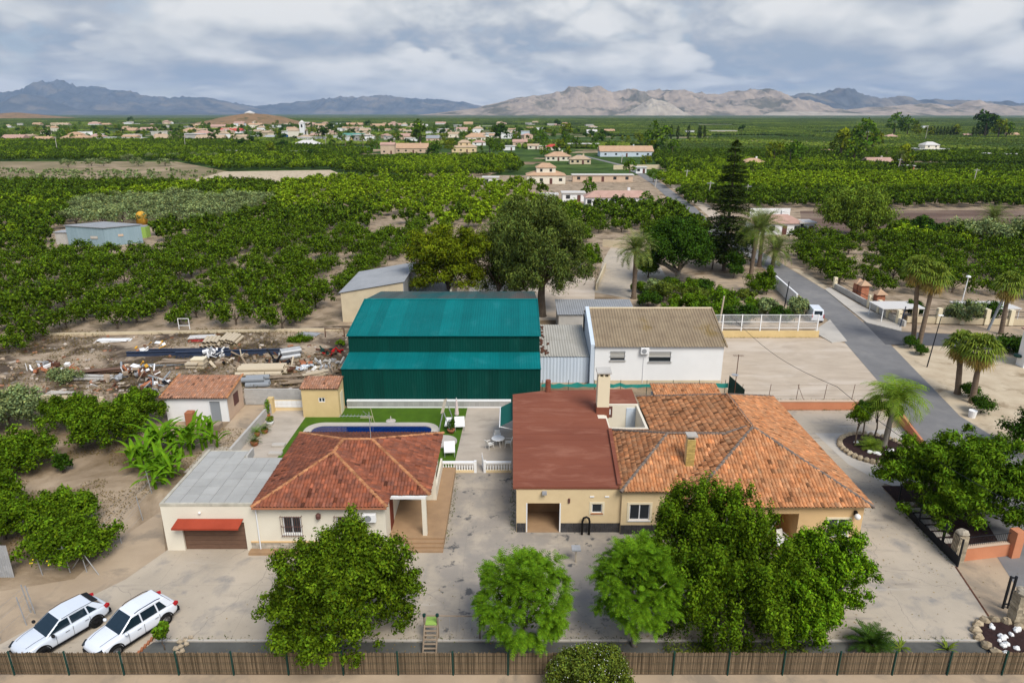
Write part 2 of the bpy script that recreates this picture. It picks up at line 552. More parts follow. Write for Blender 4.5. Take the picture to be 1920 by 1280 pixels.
class MB:
 """collects shapes; build() links them as one mesh object in world coordinates"""

 def __init__(s):
  s.v, s.f, s.c, s.tint = [], [], [], (1, 1, 1)

 def add(s, vs, fs):
  o = len(s.v)
  s.v += [tuple(p) for p in vs]
  s.c += [s.tint] * len(vs)
  s.f += [tuple(i + o for i in f) for f in fs]
  return s

 def poly(s, *pts):
  return s.add(pts, [tuple(range(len(pts)))])

 def box(s, x0, x1, y0, y1, z0, z1):
  vs = [(x, y, z) for z in (z0, z1) for y in (y0, y1) for x in (x0, x1)]
  return s.add(vs, [(0, 2, 3, 1), (4, 5, 7, 6), (0, 1, 5, 4), (2, 6, 7, 3), (0, 4, 6, 2), (1, 3, 7, 5)])

 def obox(s, c, size, rz=0.0, rx=0.0, ry=0.0):
  m = Matrix.Rotation(rz, 3, 'Z') @ Matrix.Rotation(ry, 3, 'Y') @ Matrix.Rotation(rx, 3, 'X')
  hx, hy, hz = size[0] / 2, size[1] / 2, size[2] / 2
  vs = [Vector(c) + m @ Vector((x, y, z)) for z in (-hz, hz) for y in (-hy, hy) for x in (-hx, hx)]
  return s.add(vs, [(0, 2, 3, 1), (4, 5, 7, 6), (0, 1, 5, 4), (2, 6, 7, 3), (0, 4, 6, 2), (1, 3, 7, 5)])

 def prism(s, pts, z0, z1):
  """pts: ccw xy polygon; z0/z1 numbers or per-point lists"""
  n = len(pts)
  a = z0 if isinstance(z0, (list, tuple)) else [z0] * n
  b = z1 if isinstance(z1, (list, tuple)) else [z1] * n
  vs = [(p[0], p[1], a[i]) for i, p in enumerate(pts)] + [(p[0], p[1], b[i]) for i, p in enumerate(pts)]
  fs = [tuple(range(n - 1, -1, -1)), tuple(range(n, 2 * n))]
  fs += [(i, (i + 1) % n, n + (i + 1) % n, n + i) for i in range(n)]
  return s.add(vs, fs)

 def cyl(s, p0, p1, r0, r1=None, n=8, cap=True):
  r1 = r0 if r1 is None else r1
  p0, p1 = Vector(p0), Vector(p1)
  d = (p1 - p0).normalized()
  a = d.orthogonal().normalized()
  b = d.cross(a)
  vs = []
  for p, r in ((p0, r0), (p1, r1)):
   for i in range(n):
    t = 2 * math.pi * i / n
    vs.append(p + (a * math.cos(t) + b * math.sin(t)) * r)
  fs = [(i, (i + 1) % n, n + (i + 1) % n, n + i) for i in range(n)]
  if cap:
   fs += [tuple(range(n - 1, -1, -1)), tuple(range(n, 2 * n))]
  return s.add(vs, fs)

 def tube(s, pts, rs, n=6):
  pts = [Vector(p) for p in pts]
  if not isinstance(rs, (list, tuple)):
   rs = [rs] * len(pts)
  vs, fs = [], []
  a = None
  for i, p in enumerate(pts):
   d = (pts[min(i + 1, len(pts) - 1)] - pts[max(i - 1, 0)]).normalized()
   if a is None:
    a = d.orthogonal().normalized()
   else:
    a = (a - d * a.dot(d)).normalized()
   b = d.cross(a)
   for k in range(n):
    t = 2 * math.pi * k / n
    vs.append(p + (a * math.cos(t) + b * math.sin(t)) * rs[i])
  for i in range(len(pts) - 1):
   for k in range(n):
    fs.append((i * n + k, i * n + (k + 1) % n, (i + 1) * n + (k + 1) % n, (i + 1) * n + k))
  fs += [tuple(range(n - 1, -1, -1)), tuple((len(pts) - 1) * n + k for k in range(n))]
  return s.add(vs, fs)

 def lathe(s, c, prof, n=10):
  vs, fs = [], []
  for r, z in prof:
   for k in range(n):
    t = 2 * math.pi * k / n
    vs.append((c[0] + r * math.cos(t), c[1] + r * math.sin(t), c[2] + z))
  for i in range(len(prof) - 1):
   for k in range(n):
    fs.append((i * n + k, i * n + (k + 1) % n, (i + 1) * n + (k + 1) % n, (i + 1) * n + k))
  fs += [tuple(range(n - 1, -1, -1)), tuple((len(prof) - 1) * n + k for k in range(n))]
  return s.add(vs, fs)

 def blob(s, c, r, seed=0, n=8, m=6, rough=0.25):
  rng = random.Random(seed)
  vs, fs = [], []
  r = r if isinstance(r, (list, tuple)) else (r, r, r)
  for i in range(m + 1):
   ph = math.pi * i / m - math.pi / 2
   for k in range(n):
    t = 2 * math.pi * k / n
    q = 1 + rng.uniform(-rough, rough)
    vs.append((c[0] + r[0] * math.cos(ph) * math.cos(t) * q, c[1] + r[1] * math.cos(ph) * math.sin(t) * q, c[2] + r[2] * math.sin(ph) * q))
  for i in range(m):
   for k in range(n):
    fs.append((i * n + k, i * n + (k + 1) % n, (i + 1) * n + (k + 1) % n, (i + 1) * n + k))
  return s.add(vs, fs)

 def mesh(s, name, mat, o=Vector((0, 0, 0)), smooth=False):
  me = bpy.data.meshes.new(name)
  me.from_pydata([(p[0] - o[0], p[1] - o[1], p[2] - o[2]) for p in s.v], [], s.f)
  if any(c != (1, 1, 1) for c in s.c):
   a = me.color_attributes.new('Col', 'FLOAT_COLOR', 'POINT')
   a.data.foreach_set('color', np.array([(*c, 1.0) for c in s.c], dtype=np.float32).ravel())
  elif MATS[mat].node_tree.nodes.get('Attribute'):
   a = me.color_attributes.new('Col', 'FLOAT_COLOR', 'POINT')
   a.data.foreach_set('color', np.ones(len(s.v) * 4, dtype=np.float32))
  if smooth:
   me.polygons.foreach_set('use_smooth', np.ones(len(s.f), dtype=bool))
  me.materials.append(MATS[mat])
  me.update()
  return me

 def build(s, name, mat, parent=None, smooth=False, kind=None, bevel=0.0):
  o = link(name, s.mesh(name, mat, origin_of(parent), smooth), parent)
  if bevel:
   b = o.modifiers.new('bevel', 'BEVEL')
   b.width = bevel
   b.segments = 1
   b.limit_method = 'ANGLE'
  if kind:
   o['kind'] = kind
  return o


def copy_thing(root, loc, rz=None, label=None, scale=None):
 r = root.copy()
 COL.objects.link(r)
 r.location = loc
 if rz is not None:
  r.rotation_euler = (0, 0, rz)
 if scale is not None:
  r.scale = scale
 if label:
  r['label'] = label
 for ch in list(root.children):
  c = ch.copy()
  COL.objects.link(c)
  c.parent = r
  for g in list(ch.children):
   d = g.copy()
   COL.objects.link(d)
   d.parent = c
 return r


def one(name, mb, mat, label, cat, base=None, group=None, smooth=False, kind=None, bevel=0.0):
 """a thing that is a single mesh; its origin sits at its base"""
 vs = np.array(mb.v)
 b = Vector(base) if base is not None else Vector((float(vs[:, 0].mean()), float(vs[:, 1].mean()), float(vs[:, 2].min())))
 o = link(name, mb.mesh(name, mat, b, smooth))
 o.location = b
 if bevel:
  m = o.modifiers.new('bevel', 'BEVEL')
  m.width = bevel
  m.segments = 1
 return tag(o, label, cat, group, kind)


def struct(name, mb, mat, smooth=False):
 o = mb.build(name, mat, None, smooth)
 o['kind'] = 'structure'
 return o


def sheet(name, pts, z, mat, px=False, bottom=None):
 q = [G(*p) if px else p for p in pts]
 mb = MB()
 if bottom is None:
  mb.poly(*[(p[0], p[1], z) for p in q])
 else:
  mb.prism([(p[0], p[1]) for p in q], bottom, z)
 o = struct(name, mb, mat)
 return o


# ------------------------------------------------------------------ roofs
def inside(u, v, poly):
 r = np.zeros(len(u), dtype=bool)
 n = len(poly)
 for i in range(n):
  x0, y0 = poly[i]
  x1, y1 = poly[(i + 1) % n]
  c = ((y0 > v) != (y1 > v)) & (u < (x1 - x0) * (v - y0) / (y1 - y0 + 1e-12) + x0)
  r ^= c
 return r


def tile_slope(parent, poly, mat, seed=0, w=0.22, exp=0.37, arch=0.075, var=0.22, dark=0.10, name='roof_tiles'):
 """barrel tiles on a planar roof slope; poly are 3D points, the first two along the eave"""
 P = [Vector(p) for p in poly]
 nrm = None
 for i in range(1, len(P) - 1):
  nn = (P[i] - P[0]).cross(P[i + 1] - P[0])
  if nn.length > 1e-3:
   nrm = nn.normalized()
   break
 if nrm.z < 0:
  nrm = -nrm
 U = Vector((nrm.y, -nrm.x, 0))
 U = U.normalized() if U.length > 1e-4 else Vector((1, 0, 0))
 W = nrm.cross(U)
 if W.z < 0:
  W, U = -W, -U
 o = P[0]
 p2 = [((p - o).dot(U), (p - o).dot(W)) for p in P]
 us, vs_ = [p[0] for p in p2], [p[1] for p in p2]
 rng = np.random.default_rng(seed)
 cu = np.arange(min(us) + w / 2, max(us), w)
 cv = np.arange(min(vs_), max(vs_), exp)
 uu, vv = np.meshgrid(cu, cv)
 uu, vv = uu.ravel(), vv.ravel()
 keep = inside(uu, vv + exp * 0.5, p2)
 uu, vv = uu[keep], vv[keep]
 n = len(uu)
 # template: arched strip, lower end raised over the course below
 ang = np.linspace(0, math.pi, 5)
 tx = -np.cos(ang) * w * 0.5
 tz = np.sin(ang) * arch
 L = exp * 1.16
 T = []
 for k, (vy, lift, sc) in enumerate(((-0.03, 0.045, 1.05), (L, 0.0, 0.9))):
  for i in range(5):
   T.append((tx[i] * sc, vy, tz[i] + lift))
 T.append((-w * 0.5, -0.03, 0.0))
 T.append((w * 0.5, -0.03, 0.0))
 T = np.array(T)
 tf = np.array([(0, 1, 6, 5), (1, 2, 7, 6), (2, 3, 8, 7), (3, 4, 9, 8), (0, 10, 2, 1), (2, 11, 4, 3)])
 lv = np.repeat(T[None], n, 0)
 lv[:, :, 0] += (uu + rng.normal(0, 0.006, n))[:, None]
 lv[:, :, 1] += (vv + rng.normal(0, 0.012, n))[:, None]
 lv[:, :, 2] += np.abs(rng.normal(0, 0.006, n))[:, None] + 0.02
 A = np.array([U[:], W[:], nrm[:]])
 wv = lv.reshape(-1, 3) @ A + np.array(o[:])
 t = 1 + rng.normal(0, var * 0.6, n)
 t *= np.where(rng.random(n) < dark, rng.uniform(0.35, 0.6, n), 1)
 t *= np.where(rng.random(n) < 0.10, 1.3, 1)
 hue = rng.normal(0, 0.06, n)
 c = np.stack([t * (1 + hue), t, t * (1 - hue)], 1).clip(0.15, 1.7)
 org = np.array(origin_of(parent)[:])
 fs = (tf[None] + (np.arange(n) * len(T))[:, None, None]).reshape(-1, 4)
 me = mesh_np(name, wv - org, fs, mat, np.repeat(c, len(T), 0))
 ob = link(name, me, parent)
 ob['kind'] = 'stuff'
 bed = MB().poly(*[(p - nrm * 0.01) for p in P])
 bed.build('roof_deck', 'tile_bed', parent)
 return ob


def ridge(parent, p0, p1, mat, r=0.13, step=0.38, seed=0, name='ridge_tiles', tint=1.0, mortar=True):
 p0, p1 = Vector(p0), Vector(p1)
 d = p1 - p0
 L = d.length
 d.normalize()
 side = d.cross(Vector((0, 0, 1))).normalized()
 up = side.cross(d).normalized()
 mb = MB()
 rng = random.Random(seed)
 n = max(1, int(L / step))
 for i in range(n):
  a = p0 + d * (L * i / n - 0.03)
  b = p0 + d * (L * (i + 1) / n + 0.03)
  t = tint * rng.uniform(0.8, 1.2)
  mb.tint = (t, t, t)
  vs = []
  for p, rr, lf in ((a, r * 1.06, 0.03), (b, r * 0.92, 0.0)):
   for k in range(5):
    th = math.pi * k / 4
    vs.append(p + side * (math.cos(th) * rr) + up * (math.sin(th) * rr * 0.75 + lf + 0.03))
  mb.add(vs, [(k, k + 1, k + 6, k + 5) for k in range(4)] + [(4, 3, 2, 1, 0)])
 ob = mb.build(name, mat, parent, kind='stuff')
 if mortar:
  m2 = MB()
  m2.cyl(p0 + Vector((0, 0, 0.0)), p1 + Vector((0, 0, 0.0)), r * 0.95, n=6)
  m2.build('ridge_mortar', 'mortar', parent)
 return ob


def corrugated(name, mat, o, u, v, lu, lv, period=0.2, amp=0.03, rows=1, parent=None, lap=0.02, tints=None, seed=0, thick=True):
 """wave sheet: u is across the ribs, v runs along them"""
 o, u, v = Vector(o), Vector(u).normalized(), Vector(v).normalized()
 n = u.cross(v).normalized()
 if n.z < -0.01:
  n = -n
 k = max(2, int(lu / period * 6))
 rng = random.Random(seed)
 mb = MB()
 for r in range(rows):
  t = rng.uniform(0.93, 1.07)
  mb.tint = (t, t, t)
  vs, fs = [], []
  for i in range(k + 1):
   a = lu * i / k
   h = amp * math.sin(2 * math.pi * a / period)
   for j in range(2):
    bb = lv * (r + j) / rows + (0.04 if j and rows > 1 else 0)
    lift = lap if j == 0 and rows > 1 else 0
    vs.append(o + u * a + v * bb + n * (h + lift))
  for i in range(k):
   fs.append((2 * i, 2 * i + 2, 2 * i + 3, 2 * i + 1))
  mb.add(vs, fs)
 return mb.build(name, mat, parent)


# ------------------------------------------------------------------ foliage
def leaves_mesh(name, pts, nrm, size, mat, rng, aspect=0.55, var=0.25, tints=None, jitter=0.6, droop=0.0, dirs=None):
 """one small rhombus per leaf; nrm is the rough outward direction of each"""
 n = len(pts)
 nn = nrm + rng.normal(0, jitter, (n, 3))
 nn /= np.linalg.norm(nn, axis=1, keepdims=True) + 1e-9
 if dirs is None:
  a = rng.normal(0, 1, (n, 3))
  a[:, 2] -= droop
 else:
  a = dirs + rng.normal(0, 0.25, (n, 3))
 a -= nn * np.sum(a * nn, 1, keepdims=True)
 a /= np.linalg.norm(a, axis=1, keepdims=True) + 1e-9
 b = np.cross(nn, a)
 s = (size * rng.uniform(0.65, 1.35, n))[:, None]
 ln, wd = s * 0.5, s * 0.5 * aspect
 fold = nn * s * 0.10
 v = np.stack([pts - a * ln, pts + b * wd + fold, pts + a * ln, pts - b * wd + fold], 1).reshape(-1, 3)
 f = np.arange(n * 4).reshape(-1, 4)
 t = 1 + rng.normal(0, var, n)
 if tints is not None:
  t = t * tints
 t = t.clip(0.3, 2.2)
 yel = rng.normal(0, 0.10, n)
 c = np.stack([t * (1 + yel), t, t * (1 - yel)], 1)
 return mesh_np(name, v, f, mat, np.repeat(c, 4, 0))


def crown_points(blobs, n, rng, shell=0.62, bottom=-0.55, soft=False):
 """leaf positions on the outer shells of ellipsoid clumps; blobs rows: cx cy cz rx ry rz tint"""
 B = np.array(blobs, dtype=float)
 area = (B[:, 3] * B[:, 4] * B[:, 5]) ** (2 / 3)
 idx = rng.choice(len(B), n, p=area / area.sum())
 d = rng.normal(0, 1, (n, 3))
 d /= np.linalg.norm(d, axis=1, keepdims=True)
 low = d[:, 2] < bottom
 d[low, 2] *= -1
 rad = (shell ** 3 + (1 - shell ** 3) * rng.random(n)) ** (1 / 3)
 if soft:
  rad = np.abs(rng.normal(0.62, 0.33, n)).clip(0, 1.15)
 p = B[idx, :3] + d * B[idx, 3:6] * rad[:, None]
 t = B[idx, 6]
 if soft:      # highlights put into the tint: outer, upward-facing leaves of each clump lighter
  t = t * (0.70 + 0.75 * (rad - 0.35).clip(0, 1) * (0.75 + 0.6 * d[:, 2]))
 return p, d, t


def clumps(c, r, n, br, seed, zlo=-0.35, tall=1.0, var=0.18, fill=0.25, tvar=0.12, lump=0.12):
 """many clumps spread over (and a few inside) an ellipsoid"""
 rng = np.random.default_rng(seed)
 out = []
 for i in range(n):
  for _ in range(20):
   d = rng.normal(0, 1, 3)
   d /= np.linalg.norm(d)
   if d[2] >= zlo:
    break
  q = 1 - fill * rng.random() ** 2 + rng.normal(0, lump)
  k = br * rng.uniform(1 - var * 1.6, 1 + var * 1.6)
  out.append((c[0] + d[0] * (r[0] - br * 0.6) * q, c[1] + d[1] * (r[1] - br * 0.6) * q, c[2] + d[2] * (r[2] - br * 0.6) * q,
     k, k, k * tall, 1 + rng.normal(0, tvar)))
 return out


def limbs(mb, base, top, r, targets, rng, bend=0.3):
 base, top = Vector(base), Vector(top)
 mid = base.lerp(top, 0.5) + Vector((rng.uniform(-bend, bend), rng.uniform(-bend, bend), 0)) * 0.5
 mb.tube([base - Vector((0, 0, 0.15)), base + Vector((0, 0, 0.25)), mid, top], [r * 1.35, r * 1.05, r * 0.9, r * 0.72], 8)
 for t in targets:
  t = Vector(t)
  s = base.lerp(top, rng.uniform(0.65, 1.0))
  m = s.lerp(t, 0.5) + Vector((rng.uniform(-bend, bend), rng.uniform(-bend, bend), rng.uniform(0, bend)))
  mb.tube([s, m, t], [r * 0.5, r * 0.32, r * 0.08], 5)


def make_tree(name, label, loc, blobs, nleaf, lsize, lmat, trunk_h=1.8, trunk_r=0.16, bark='bark', seed=0, aspect=0.55,
    group=None, cat='tree', nlimb=9, var=0.26, jitter=0.45, shell=0.66, droop=0.0, trunk_off=(0, 0), lean=(0, 0), radial=False, bottom=-0.55, core=0.35):
 rng = np.random.default_rng(seed)
 pr = random.Random(seed)
 t = thing(name, label, cat, loc, 0, group)
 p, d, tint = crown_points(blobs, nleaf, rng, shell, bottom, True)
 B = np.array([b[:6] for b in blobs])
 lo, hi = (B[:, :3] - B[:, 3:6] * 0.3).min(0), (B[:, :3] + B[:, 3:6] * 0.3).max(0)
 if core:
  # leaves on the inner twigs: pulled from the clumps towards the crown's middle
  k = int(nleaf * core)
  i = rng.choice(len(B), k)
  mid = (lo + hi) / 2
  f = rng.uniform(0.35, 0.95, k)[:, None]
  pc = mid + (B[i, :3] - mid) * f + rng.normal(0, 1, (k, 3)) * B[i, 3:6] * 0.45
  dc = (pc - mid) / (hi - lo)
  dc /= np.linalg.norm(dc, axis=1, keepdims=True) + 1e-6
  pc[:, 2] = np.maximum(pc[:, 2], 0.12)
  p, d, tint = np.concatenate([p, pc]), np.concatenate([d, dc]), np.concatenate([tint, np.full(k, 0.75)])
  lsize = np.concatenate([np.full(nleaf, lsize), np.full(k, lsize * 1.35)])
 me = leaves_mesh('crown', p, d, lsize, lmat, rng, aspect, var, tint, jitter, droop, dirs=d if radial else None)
 link('crown', me, t)
 mb = MB()
 tg = [b[:3] for b in pr.sample(list(blobs), min(nlimb, len(blobs)))]
 limbs(mb, (trunk_off[0], trunk_off[1], 0), (trunk_off[0] + lean[0], trunk_off[1] + lean[1], trunk_h), trunk_r, tg, pr)
 link('trunk', mb.mesh('trunk', bark, smooth=True), t)
 return t


def frond(base, az, elev, length, droop, nl, llen, lw, rng, arr_v, arr_n, twist=0.0, vshape=0.35):
 """pinnate frond: leaflet quads on both sides of an arching rachis; appends to arr_v; returns rachis points"""
 pts = []
 p = Vector(base)
 e = elev
 seg = length / nl
 for i in range(nl + 1):
  pts.append(p.copy())
  dirv = Vector((math.cos(az) * math.cos(e), math.sin(az) * math.cos(e), math.sin(e)))
  p = p + dirv * seg
  e -= droop / nl * (0.5 + i / nl)
 side = Vector((-math.sin(az), math.cos(az), 0))
 for i in range(1, nl + 1):
  t = i / nl
  d = (pts[i] - pts[i - 1]).normalized()
  up = side.cross(d) * -1
  ll = llen * (0.45 + 1.1 * math.sin(math.pi * min(0.98, 0.12 + t * 0.86))) * 0.75
  for sgn in (-1, 1):
   dl = (side * sgn + d * 0.75 + up * vshape + Vector((0, 0, -twist - rng.random() * 0.25))).normalized()
   a = pts[i]
   b = a + dl * ll
   w = d * lw
   arr_v.append((a - w * 0.6, a + w * 0.6, b + w * 0.25, b - w * 0.25))
 return pts


def quads_mesh(name, quads, mat, rng, var=0.2, tint=1.0):
 v = np.array([[tuple(p) for p in q] for q in quads], dtype=float)
 n, k = v.shape[0], v.shape[1]
 t = (tint * (1 + rng.normal(0, var, n))).clip(0.3, 2)
 y = rng.normal(0, 0.08, n)
 c = np.stack([t * (1 + y), t, t * (1 - y)], 1)
 return mesh_np(name, v.reshape(-1, 3), np.arange(n * k).reshape(-1, k), mat, np.repeat(c, k, 0))


def palm(name, label, loc, h, lean=(0, 0), tr=0.2, nf=46, fl=2.6, droop=1.5, mat='leaf_palm', seed=0, llen=0.5, lw=0.05, emin=-0.6, emax=1.45,
   twist=0.0, group=None, bark='bark_palm', boots=True):
 rng = np.random.default_rng(seed)
 t = thing(name, label, 'palm', loc, 0, group)
 top = Vector((lean[0], lean[1], h))
 mb = MB()
 k = 9
 pts = [Vector((lean[0] * (i / k) ** 1.6, lean[1] * (i / k) ** 1.6, h * i / k)) for i in range(k + 1)]
 rs = [tr * (1.35 if i == 0 else 1.0 + 0.10 * (i % 2)) for i in range(k)] + [tr * 1.25]
 mb.tube([pts[0] - Vector((0, 0, 0.2))] + pts, [rs[0]] + rs, 9)
 if boots:
  mb.blob(top + Vector((0, 0, -0.15)), (tr * 1.7, tr * 1.7, tr * 2.2), seed, 8, 5, 0.12)
 link('trunk', mb.mesh('trunk', bark, smooth=True), t)
 qv, rach = [], MB()
 for i in range(nf):
  az = i * 2.39996 + rng.normal(0, 0.12)
  f = (i + 0.5) / nf
  el = emin + (emax - emin) * f ** 0.8 + rng.normal(0, 0.08)
  L = fl * rng.uniform(0.85, 1.1)
  pp = frond(top + Vector((math.cos(az), math.sin(az), 0)) * tr * 0.5, az, el, L, droop * rng.uniform(0.8, 1.15), 14, llen, lw, rng, qv, None, twist)
  rach.tube(pp[::3] + [pp[-1]], [0.035, 0.03, 0.024, 0.018, 0.012, 0.008][:len(pp[::3]) + 1], 4)
 link('fronds', quads_mesh('fronds', qv, mat, rng), t)
 link('frond_stems', rach.mesh('frond_stems', mat), t)
 return t


def fan_palm(name, label, loc, h, lean=(0, 0), tr=0.22, seed=0, group=None, nf=44, fr=1.0, skirt=26):
 rng = np.random.default_rng(seed)
 t = thing(name, label, 'palm', loc, 0, group)
 top = Vector((lean[0], lean[1], h))
 mb = MB()
 k = 9
 pts = [Vector((lean[0] * (i / k), lean[1] * (i / k), h * i / k)) for i in range(k + 1)]
 mb.tube([pts[0] - Vector((0, 0, 0.2))] + pts, [tr * 1.5, tr * 1.4] + [tr * (1.08 - 0.03 * i + 0.05 * (i % 2)) for i in range(k)], 9)
 link('trunk', mb.mesh('trunk', 'bark_palm', smooth=True), t)

 def fans(n, emin, emax, pet, rad, sag):
  out = []
  for i in range(n):
   az = i * 2.39996 + rng.normal(0, 0.15)
   el = emin + (emax - emin) * ((i + 0.5) / n) ** 0.85 + rng.normal(0, 0.08)
   d = Vector((math.cos(az) * math.cos(el), math.sin(az) * math.cos(el), math.sin(el)))
   a = top + d * 0.1
   c = a + d * pet * rng.uniform(0.8, 1.1)
   side = Vector((-math.sin(az), math.cos(az), 0))
   out.append((a - side * 0.03, a + side * 0.03, c + side * 0.025, c - side * 0.025))
   for j in range(11):
    th = (j - 5) / 5 * 1.75
    dd = (d * math.cos(th) + side * math.sin(th)).normalized()
    rr = rad * (1 - 0.22 * abs(j - 5) / 5) * rng.uniform(0.85, 1.1)
    m1 = c + dd * rr * 0.55
    e = c + dd * rr + Vector((0, 0, -sag * rr * rng.uniform(0.6, 1.2)))
    wv = dd.cross(d.cross(side)).normalized() * 0.075
    out.append((c - wv * 0.3, c + wv * 0.3, m1 + wv, m1 - wv))
    out.append((m1 - wv, m1 + wv, e + wv * 0.15, e - wv * 0.15))
  return out
 link('fronds', quads_mesh('fronds', fans(nf, -0.45, 1.4, 0.75 * fr, 0.85 * fr, 0.55), 'leaf_fan', rng), t)
 link('dead_fronds', quads_mesh('dead_fronds', fans(skirt, -1.4, -0.75, 0.7 * fr, 0.75 * fr, 0.4), 'leaf_dead', rng), t)
 return t

# ------------------------------------------------------------------ the plain, its fields and the mountains
def plain_material():
 m = bpy.data.materials.new('plain')
 m.use_nodes = True
 N, L = m.node_tree.nodes, m.node_tree.links
 b = N['Principled BSDF']
 b.inputs['Roughness'].default_value = 0.95
 b.inputs['Specular IOR Level'].default_value = 0.05
 geo = N.new('ShaderNodeNewGeometry')
 mp = N.new('ShaderNodeMapping')
 mp.inputs['Scale'].default_value = (1 / 210, 1 / 110, 1)
 mp.inputs['Rotation'].default_value = (0, 0, 0.12)
 L.new(geo.outputs['Position'], mp.inputs[0])
 vo = N.new('ShaderNodeTexVoronoi')
 vo.distance = 'CHEBYCHEV'
 vo.inputs['Randomness'].default_value = 0.7
 L.new(mp.outputs[0], vo.inputs['Vector'])
 sp = N.new('ShaderNodeSeparateColor')
 L.new(vo.outputs['Color'], sp.inputs[0])
 ramp = N.new('ShaderNodeValToRGB')
 ramp.color_ramp.interpolation = 'CONSTANT'
 e = ramp.color_ramp.elements
 e[0].position, e[0].color = 0.0, (0.045, 0.082, 0.018, 1)
 e[1].position, e[1].color = 0.3, (0.062, 0.105, 0.022, 1)
 for p, c in ((0.5, (0.035, 0.066, 0.016, 1)), (0.70, (0.075, 0.115, 0.03, 1)), (0.82, (0.33, 0.25, 0.16, 1)), (0.88, (0.05, 0.085, 0.02, 1)), (0.95, (0.22, 0.16, 0.10, 1))):
  k = e.new(p)
  k.color = c
 L.new(sp.outputs[0], ramp.inputs[0])
 nz = N.new('ShaderNodeTexNoise')
 nz.inputs['Scale'].default_value = 0.12
 nz.inputs['Detail'].default_value = 8
 L.new(geo.outputs['Position'], nz.inputs['Vector'])
 mr = N.new('ShaderNodeMapRange')
 mr.inputs['From Min'].default_value, mr.inputs['From Max'].default_value = 0.3, 0.7
 mr.inputs['To Min'].default_value, mr.inputs['To Max'].default_value = 0.6, 1.4
 L.new(nz.outputs[0], mr.inputs[0])
 mu = N.new('ShaderNodeVectorMath')
 mu.operation = 'SCALE'
 L.new(ramp.outputs[0], mu.inputs[0])
 L.new(mr.outputs[0], mu.inputs['Scale'])
 L.new(mu.outputs[0], b.inputs['Base Color'])
 MATS['plain'] = m


plain_material()
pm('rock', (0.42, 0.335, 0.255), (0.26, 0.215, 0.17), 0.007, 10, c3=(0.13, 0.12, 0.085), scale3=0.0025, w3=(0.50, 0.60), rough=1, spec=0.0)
pm('haze_blue_rock', (0.12, 0.13, 0.14), (0.068, 0.085, 0.10), 0.003, 9, c3=(0.20, 0.18, 0.155), scale3=0.0012, w3=(0.5, 0.64), rough=1, spec=0.0)  # blue of haze and cloud shadow put into the rock colour
pm('quarry', (0.46, 0.40, 0.31), (0.32, 0.27, 0.21), 0.010, 9, rough=1, spec=0.0)
pm('hill_soil', (0.27, 0.165, 0.085), (0.20, 0.13, 0.065), 0.03, 8, c3=(0.09, 0.085, 0.04), scale3=0.05, w3=(0.56, 0.64), rough=1)

struct('ground', MB().poly((-20000, -400, -0.012), (20000, -400, -0.012), (20000, 20000, -0.012), (-20000, 20000, -0.012)), 'plain')
sheet('dirt_ground', [(-400, 8), (400, 8), (400, 300), (-400, 300)], -0.004, 'soil')
sheet('orchard_ground', [(-420, 84), (-16, 84), (-16, 100), (40, 135), (60, 320), (-420, 320)], 0.0, 'orchard_soil')
sheet('orchard_ground', [(47, 84), (420, 84), (420, 300), (64, 300), (52, 140)], 0.0, 'orchard_soil')
sheet('ploughed_field', [(1505, 437), (1500, 396), (2100, 392), (2200, 440)], 0.006, 'plough', px=True)
sheet('dry_meadow', [(-300, 342), (-300, 303), (330, 303), (430, 322), (560, 338), (330, 343)], 0.03, 'dry_grass', px=True)
sheet('sand_field', [(345, 343), (420, 322), (620, 319), (640, 327), (560, 344)], 0.05, 'pale_sand', px=True)
sheet('sand_track', [(1865, 347), (1883, 327), (1884, 318), (1872, 318), (1868, 328), (1850, 347)], 0.05, 'pale_sand', px=True)
sheet('debris_yard', [(-95, 61.7), (-16.6, 61.7), (-16.6, 88), (-27, 87), (-70, 80), (-95, 70)], 0.004, 'yard_soil')
sheet('sandy_lot', [(22.2, 62.4), (43, 62.4), (40.6, 70.5), (41.4, 80), (38.8, 82.3), (22.2, 82.3)], 0.004, 'sand')
sheet('verge', [(1668, 650), (1725, 642), (1960, 646), (2000, 900), (1835, 830), (1784, 763), (1730, 708)], 0.004, 'pale_sand', px=True)
sheet('outer_path', [(-60, 8), (60, 8), (60, 26.9), (-60, 26.9)], 0.008, 'pale_sand')

# front yard and its paving
sheet('tan_yard', [(302, 958), (311, 1040), (250, 1085), (205, 1125), (150, 1165), (60, 1235), (-120, 1235), (-120, 1130), (0, 1108), (140, 1085), (212, 1018)], 0.006, 'tan_concrete', px=True)
sheet('concrete_yard', [(-28.5, 27.9), (26, 27.9), (28, 36.6), (28.1, 45.5), (36.6, 60.0), (-0.1, 60.0), (-0.1, 48.2), (-9, 48.2), (-22.4, 38.1), (-23.6, 35.0), (-25.8, 32.2)], 0.012, 'concrete')
sheet('concrete_patch', [(1528, 812), (1600, 812), (1690, 800), (1735, 850), (1720, 925), (1655, 905), (1590, 870)], 0.017, 'pale_concrete', px=True)
sheet('gate_apron', [(1790, 1055), (1872, 1037), (1925, 1100), (1960, 1200), (1860, 1190)], 0.010, 'tan_concrete', px=True)
sheet('planting_strip', [(-20.5, 27.6), (26.5, 27.6), (25.7, 29.75), (-19.3, 29.75)], 0.020, 'membrane')
kb = MB()
for i in range(52):
 x = -19.2 + i * 0.86
 kb.box(x, x + 0.845, 29.76, 29.88, 0.0, 0.085 + 0.006 * (i * 7 % 3))
struct('planting_kerb', kb, 'pale_concrete')
struct('fence_footing', MB().box(-40, 40, 26.9, 27.42, 0.0, 0.10), 'tan_concrete')

